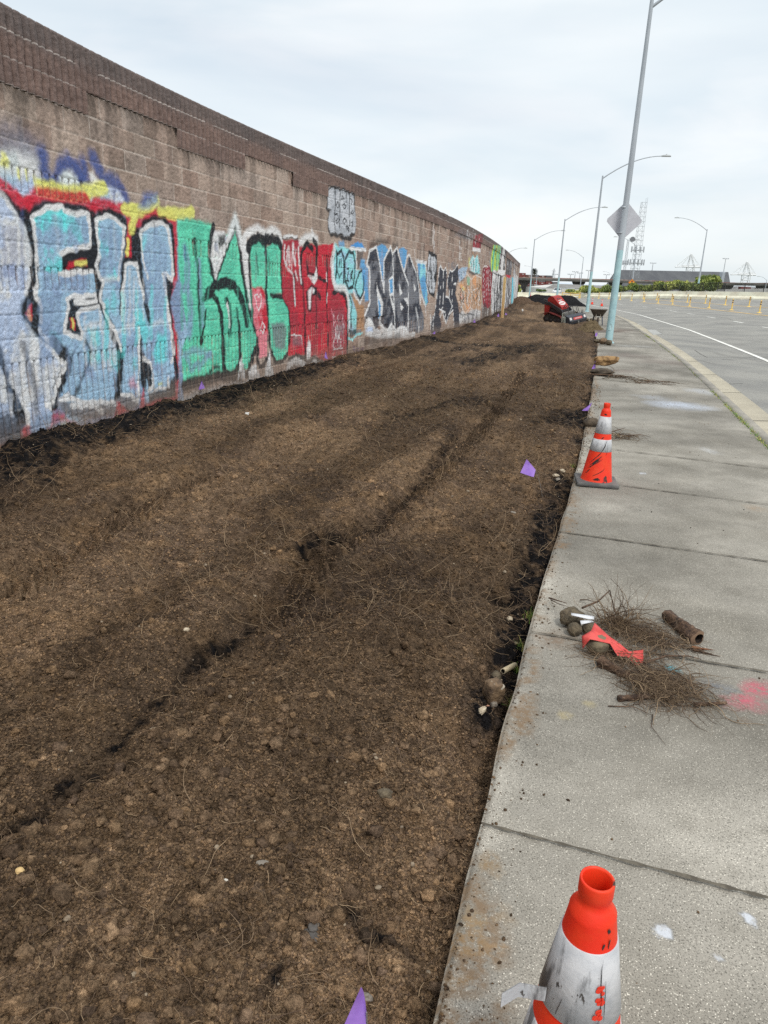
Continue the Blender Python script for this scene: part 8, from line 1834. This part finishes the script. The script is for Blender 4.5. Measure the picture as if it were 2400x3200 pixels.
m = MB(); dp = Vector((0, 34, 0)); m.add([e0, e1, r1, r0, e1 + dp, e0 + dp], [(0, 1, 2, 3), (3, 2, 4, 5)]); m.build('roof', mrg, wh)
m = MB(); dn = Vector((0, 0, -9)); m.quad(e0 + dn, e1 + dn, e1 - Vector((0, -.1, .05)), e0 - Vector((0, -.1, .05))); m.add([e0 + dn, e0, r0 - Vector((0, 0, .1)), e0 + dp, e0 + dp + dn], [(0, 1, 2, 3, 4)]); m.add([g0 + dn, g0, r0 - Vector((.3, .2, .1)), e0 - Vector((0, .05, .1)), e0 + dn - Vector((0, .05, 0))], [(0, 4, 3, 2, 1)]); m.build('wall', mww, wh)
m0 = None
for fx in (.12, .22, .36, .5, .66, .8):
    m = MB(); p = e0.lerp(e1, fx) + Vector((0, -.06, -1.7)); m.box(p, (2.0, .08, .7)); m.build('window', M('warehouse_glass', lin((92, 98, 104), .9), .3) if m0 is None else m0, wh); m0 = m0 or bpy.data.materials['warehouse_glass']

# ---------------------------------------------------------------- shipping containers
CM = {k: M('container_' + k, lin(c, .85), .7, lin(tuple(v * .8 for v in c), .85), .5, .4, .6) for k, c in dict(red=(142, 74, 70), brown=(122, 84, 76), blue=(92, 110, 148), white=(206, 206, 206), grey=(120, 118, 120)).items()}
mdoor = M('container_mark', lin((214, 206, 204), .9), .7)
ci = 0
for (px0, py0, nlev, colr) in ((1623, 852.5, 8, 'rrrrbrrw'), (1641.5, 857.5, 7, 'brrbgrr'), (1660.5, 857.5, 7, 'grrwbrb'), (1679.5, 859.5, 7, 'bgrrwbr'), (1699, 859.5, 7, 'gbrgrwb'), (1718, 877, 4, 'grbr')):
    for k in range(nlev):
        nm = {'r': 'red', 'b': 'blue' if k > 3 else 'brown', 'w': 'white', 'g': 'grey'}[colr[k]]
        f_ = 2250; Yc = 640.0
        base = Vector((106.512,640,11.938)); base.x += (px0 - 1623) * .2995; base.z += -(py0 - 852.5) * .295 - k * 2.62 + (px0 - 1623) * .0110
        t = empty('shipping_container', base, 0, '%s shipping container in the stacks beyond the overpass' % nm, 'container', '%s shipping containers' % nm)
        m = MB(); m.box((2.75, 6, -1.3), (5.35, 12, 2.54), 0, None, .05); bdy = m.build('body', CM[nm], t)
        if nm in ('red', 'brown') and k % 2 == 0: m = MB(); m.box((3.2, -.03, -1.0), (1.5, .05, .5)); m.build('marking', mdoor, bdy)

# ---------------------------------------------------------------- cars beyond the barrier
mcar = M('car_white', lin((226, 228, 230), .95), .3); mgl = M('car_glass', lin((66, 76, 86), .8), .15); mty = M('car_tyre', lin((36, 36, 38), .8), .8); mhl = M('car_light', lin((220, 214, 200), .9), .2)
def car(loc, rz, label):
    t = empty('parked_car', loc, rz, label, 'car')
    m = MB(); m.prism([(-2.15, .35), (-2.2, .75), (-2.0, .95), (-1.2, 1.0), (1.0, .98), (1.95, .82), (2.2, .62), (2.18, .32)], -.86, .86, 1); m.prism([(-1.75, .98), (-1.25, 1.42), (.25, 1.44), (1.05, .98)], -.72, .72, 1, 0); m.build('body', mcar, t)
    m = MB(); m.add([(.36, -.62, 1.40), (.36, .62, 1.40), (1.06, .70, 1.0), (1.06, -.70, 1.0)], [(0, 1, 2, 3)]); m.build('windscreen', mgl, t)
    for s_ in (-1, 1):
        m = MB(); m.add([(-1.5, s_ * .725, 1.02), (-1.15, s_ * .725, 1.36), (.18, s_ * .725, 1.38), (.85, s_ * .725, 1.02)], [(0, 1, 2, 3)]); m.build('side_window', mgl, t)
        m = MB(); m.box((2.12, s_ * .62, .68), (.14, .3, .14), 0, None, .02); m.build('headlight', mhl, t)
        for wx_ in (-1.35, 1.35): m = MB(); m.tube([(wx_, s_ * .68, .33), (wx_, s_ * .88, .33)], .33, 16); m.build('wheel', mty, t)
car((28.775,178,-0.219), -2.3, 'white car passing behind the barrier at the far end of the wall')
car((37.218,170,-0.001), -1.9, 'white car behind the barrier beside the third lamp post')

# ---------------------------------------------------------------- palm, masts, tower, cranes
pt = empty('palm_tree', (55.735,300,3.969), 0, 'dark palm tree standing up behind the overpass', 'tree')
ht_ = 3.473
m = MB(); m.tube([(0, 0, -10), (.1, 0, 0), (.0, 0, ht_)], [.35, .28, .22], 8); m.build('trunk', M('palm_trunk', lin((108, 96, 84), .9), .9), pt)
n = 900; a = NG.random(n) * 6.283; el = NG.uniform(-1.1, 1.2, n); rr3 = NG.random(n) ** .6 * 1.35; P = np.stack([np.cos(a) * np.cos(el) * rr3, np.sin(a) * np.cos(el) * rr3, ht_ + np.sin(el) * rr3 - .25 * rr3 ** 2], -1); D = P - np.array([0, 0, ht_]); D /= np.linalg.norm(D, axis=1)[:, None] + 1e-6; Sd = np.cross(D, NG.normal(size=(n, 3))); Sd /= np.linalg.norm(Sd, axis=1)[:, None]
V = np.stack([P - D * .3, P + Sd * .05, P + D * .3, P - Sd * .05], 1).reshape(-1, 3); o = np_mesh('crown', V, np.arange(n * 4).reshape(n, 4), mleaf, pt); set_col(o, 'Col', np.tile(np.array(lin((58, 66, 48), .8)), (n * 4, 1)))
mmast = M('mast_grey', lin((176, 180, 184), 1.0), .6)
def light_mast(base, top_z, label, w_=1.6):
    t = empty('light_mast', base, 0, label, 'light mast', 'high light masts in the port'); m = MB(); H_ = top_z - base[2]; m.tube([(0, 0, 0), (0, 0, H_)], [.22, .14], 6); m.build('pole', mmast, t)
    m = MB(); m.box((0, 0, H_), (w_ * 2, .3, .14)); [m.box((sx * w_ * q, 0, H_ + .22), (.45, .4, .34)) for sx in (-1, 1) for q in (.35, .9)]; m.build('floodlights', mmast, t)
light_mast((142.71,420,11.354), 15.855, 'light mast sticking up over the dark shed roof, left of the crane')
light_mast((182.011,420,11.716), 19.544, 'light mast sticking up over the right end of the dark shed roof')
light_mast((98.192,420,5.431), 8.456, 'small light mast above the overpass right of the third lamp post')
light_mast((100.665,420,5.517), 9.88, 'second small light mast above the overpass')
light_mast((103.314,420,5.61), 9.303, 'small light mast above the overpass close to the arm-left street lamp')
light_mast((107.986,420,5.097), 10.798, 'light mast above the overpass just left of the second lamp post')
light_mast((118.052,420,5.449), 8.976, 'light mast above the overpass left of the near lamp post')
light_mast((89.571,420,4.792), 8.156, 'stubby light mast above the overpass left of the third lamp post')
# lattice radio towers
def lattice(loc, H_, w0, w1, label, n, plats, dish=None, r_=.05):
    t = empty('radio_tower', loc, 0, label, 'tower'); m = MB(); cs_ = [(-1, -1), (1, -1), (1, 1), (-1, 1)]
    wz = lambda z: w0 + (w1 - w0) * z / H_
    for sx, sy in cs_: m.tube([(sx * wz(0) / 2, sy * wz(0) / 2, 0), (sx * wz(H_) / 2, sy * wz(H_) / 2, H_ * (1.0 if sx < 0 else 1.06))], r_, 5)
    for k in range(n):
        z0, z1 = H_ * k / n, H_ * (k + 1) / n
        for i in range(4):
            a, b = cs_[i], cs_[(i + 1) % 4]; m.tube([(a[0] * wz(z0) / 2, a[1] * wz(z0) / 2, z0), (b[0] * wz(z1) / 2, b[1] * wz(z1) / 2, z1)], r_ * .6, 4); m.tube([(a[0] * wz(z1) / 2, a[1] * wz(z1) / 2, z1), (b[0] * wz(z1) / 2, b[1] * wz(z1) / 2, z1)], r_ * .6, 4)
    m.build('lattice_mast', mmast, t)
    for z, rr3, na in plats:
        q = MB(); q.lathe([(rr3, z - .06), (rr3, z + .06)], 12)
        for k in range(na): a = 6.2832 * k / na; q.box((math.cos(a) * rr3, math.sin(a) * rr3, z + .3), (.28, .28, 2.0)); q.tube([(0, 0, z), (math.cos(a) * rr3, math.sin(a) * rr3, z)], .05, 4)
        q.build('antenna_array', mmast, t)
    if dish:
        z, dx = dish; q = MB(); q.tube([(dx, -.9, z), (dx, -.3, z)], .9, 16); q.tube([(dx, -.3, z), (0, 0, z)], .08, 5); q.build('dish', M('dish_grey', lin((128, 130, 134), .95), .6), t)
    return t
TB = (90.451,285,5.962); TH = 26.119
lattice(TB, TH, 2.7, 1.7, 'tall lattice radio tower with antennas and a dish behind the shed', 16, [(5.197, 2.9, 12), (9.695, 2.3, 8)], (13.409, -2.6))
lattice((109.305,360,7.789), 15.885, 1.0, .7, 'thin faint lattice radio tower left of the tall one', 12, [(5.569, 1.3, 5)], None, .05)
mcr = M('crane_hazed', lin((236, 238, 240), 1.0), .6)  # pale grey-white paint, made paler to put distance haze into the colour
def crane(loc, S_, label):
    t = empty('port_crane', loc, 0, label, 'crane', None); t.scale = (S_, S_, S_)
    def P(n_, tubes): 
        m = MB()
        for a, b, r_ in tubes: m.tube([a, b], r_ * 1.9, 5)
        m.build(n_, mcr, t)
    P('portal_legs', [((x, y, 0), (x, y, 38), 1.0) for x in (-2, 24) for y in (-9, 9)] + [((x, -9, 22), (x, 9, 22), .8) for x in (-2, 24)] + [((-2, y, 20), (24, y, 38), .5) for y in (-9, 9)] + [((-2, y, 20), (24, y, 20), .8) for y in (-9, 9)])
    P('girder', [((-22, y, 41), (46, y, 41), 1.6) for y in (-4, 4)] + [((-22, y, 46), (46, y, 46), .8) for y in (-4, 4)] + [((x, y, 41), (x + 4, y, 46), .5) for x in range(-20, 44, 4) for y in (-4, 4)])
    m = MB(); m.box((26, 0, 47), (16, 10, 8), 0, None, .3); m.build('machinery_house', mcr, t)
    P('a_frame', [((-2, y, 40), (4, y * .4, 88), 1.0) for y in (-8, 8)] + [((24, y, 40), (6, y * .4, 88), .9) for y in (-8, 8)] + [((0, -6, 64), (0, 6, 64), .7), ((2, -3, 88), (8, -3, 88), .9), ((2, 3, 88), (8, 3, 88), .9), ((15, -5, 64), (1, 5, 70), .5)])
    P('boom', [((-22, y, 41), (-50, y, 39), 1.1) for y in (-3, 3)] + [((-50, y, 39), (3, y, 88), .35) for y in (-3, 3)] + [((-30, y, 42), (3, y, 86), .35) for y in (-3, 3)] + [((46, y, 44), (6, y, 88), .35) for y in (-3, 3)])
CA = (579.136,1500,27.937)
crane(CA, .5, 'pale port crane rising behind the dark shed roof'); crane((690.379,1500,17.369), .5, 'pale port crane farther right beyond the end of the shed')
# power pole with crossarm
pp = empty('utility_pole', (69.433,330,3.82), 0, 'pale tall utility pole above the overpass left of the third lamp post', 'pole'); m = MB(); m.tube([(0, 0, 0), (.4, 0, 5.4)], [.3, .2], 6); m.build('pole', mmast, pp); m = MB(); m.box((.3, 0, 4.4), (1.6, .2, .25)); m.box((.35, 0, 3.6), (1.2, .2, .25)); m.build('crossarm', mmast, pp)
# distant water and hills
hl = []; mh = M('far_hill', lin((196, 206, 216), 1.0), .95)  # pale blue puts the haze of distance into the hill colour
xs_h = np.linspace(-2500, 5200, 120); zh = 8 + (20 + 60 * np.clip(xs_h / 4000, 0, 1)) * fbm(xs_h / 900, xs_h * 0, 4, 401)
V = np.concatenate([np.stack([xs_h, np.full(120, 5200.), np.full(120, -6.)], -1), np.stack([xs_h, np.full(120, 5400.), zh], -1), np.stack([xs_h, np.full(120, 5700.), np.full(120, -6.)], -1)])
i = np.arange(119); F = np.concatenate([np.stack([i, i + 1, 120 + i + 1, 120 + i], -1), np.stack([120 + i, 120 + i + 1, 240 + i + 1, 240 + i], -1)])
tag(np_mesh('hills', V, F, mh, None, True), kind='structure')
for k, (p, nm, wd_) in enumerate(zip([(131.073,300,4.307),(136.403,300,4.252),(140.431,300,4.393),(142.467,300,4.343),(144.251,300,4.285),(146.288,300,4.235)], ('white', 'white', 'red', 'red', 'white', 'grey'), (2.4, 3.6, 2.0, 1.8, 1.9, 3.0))):
    t = empty('shipping_container', p, 0, '%s container box parked under the right end of the overpass' % nm, 'container', '%s boxes under the overpass' % nm)
    m = MB(); m.box((0, 6, -1.6), (wd_, 6, 3.2), 0, None, .05); m.build('body', CM[nm], t); m = MB(); m.box((0, 6, -5), (wd_ * .8, 5, 3.6)); m.build('trailer', mblk, t)
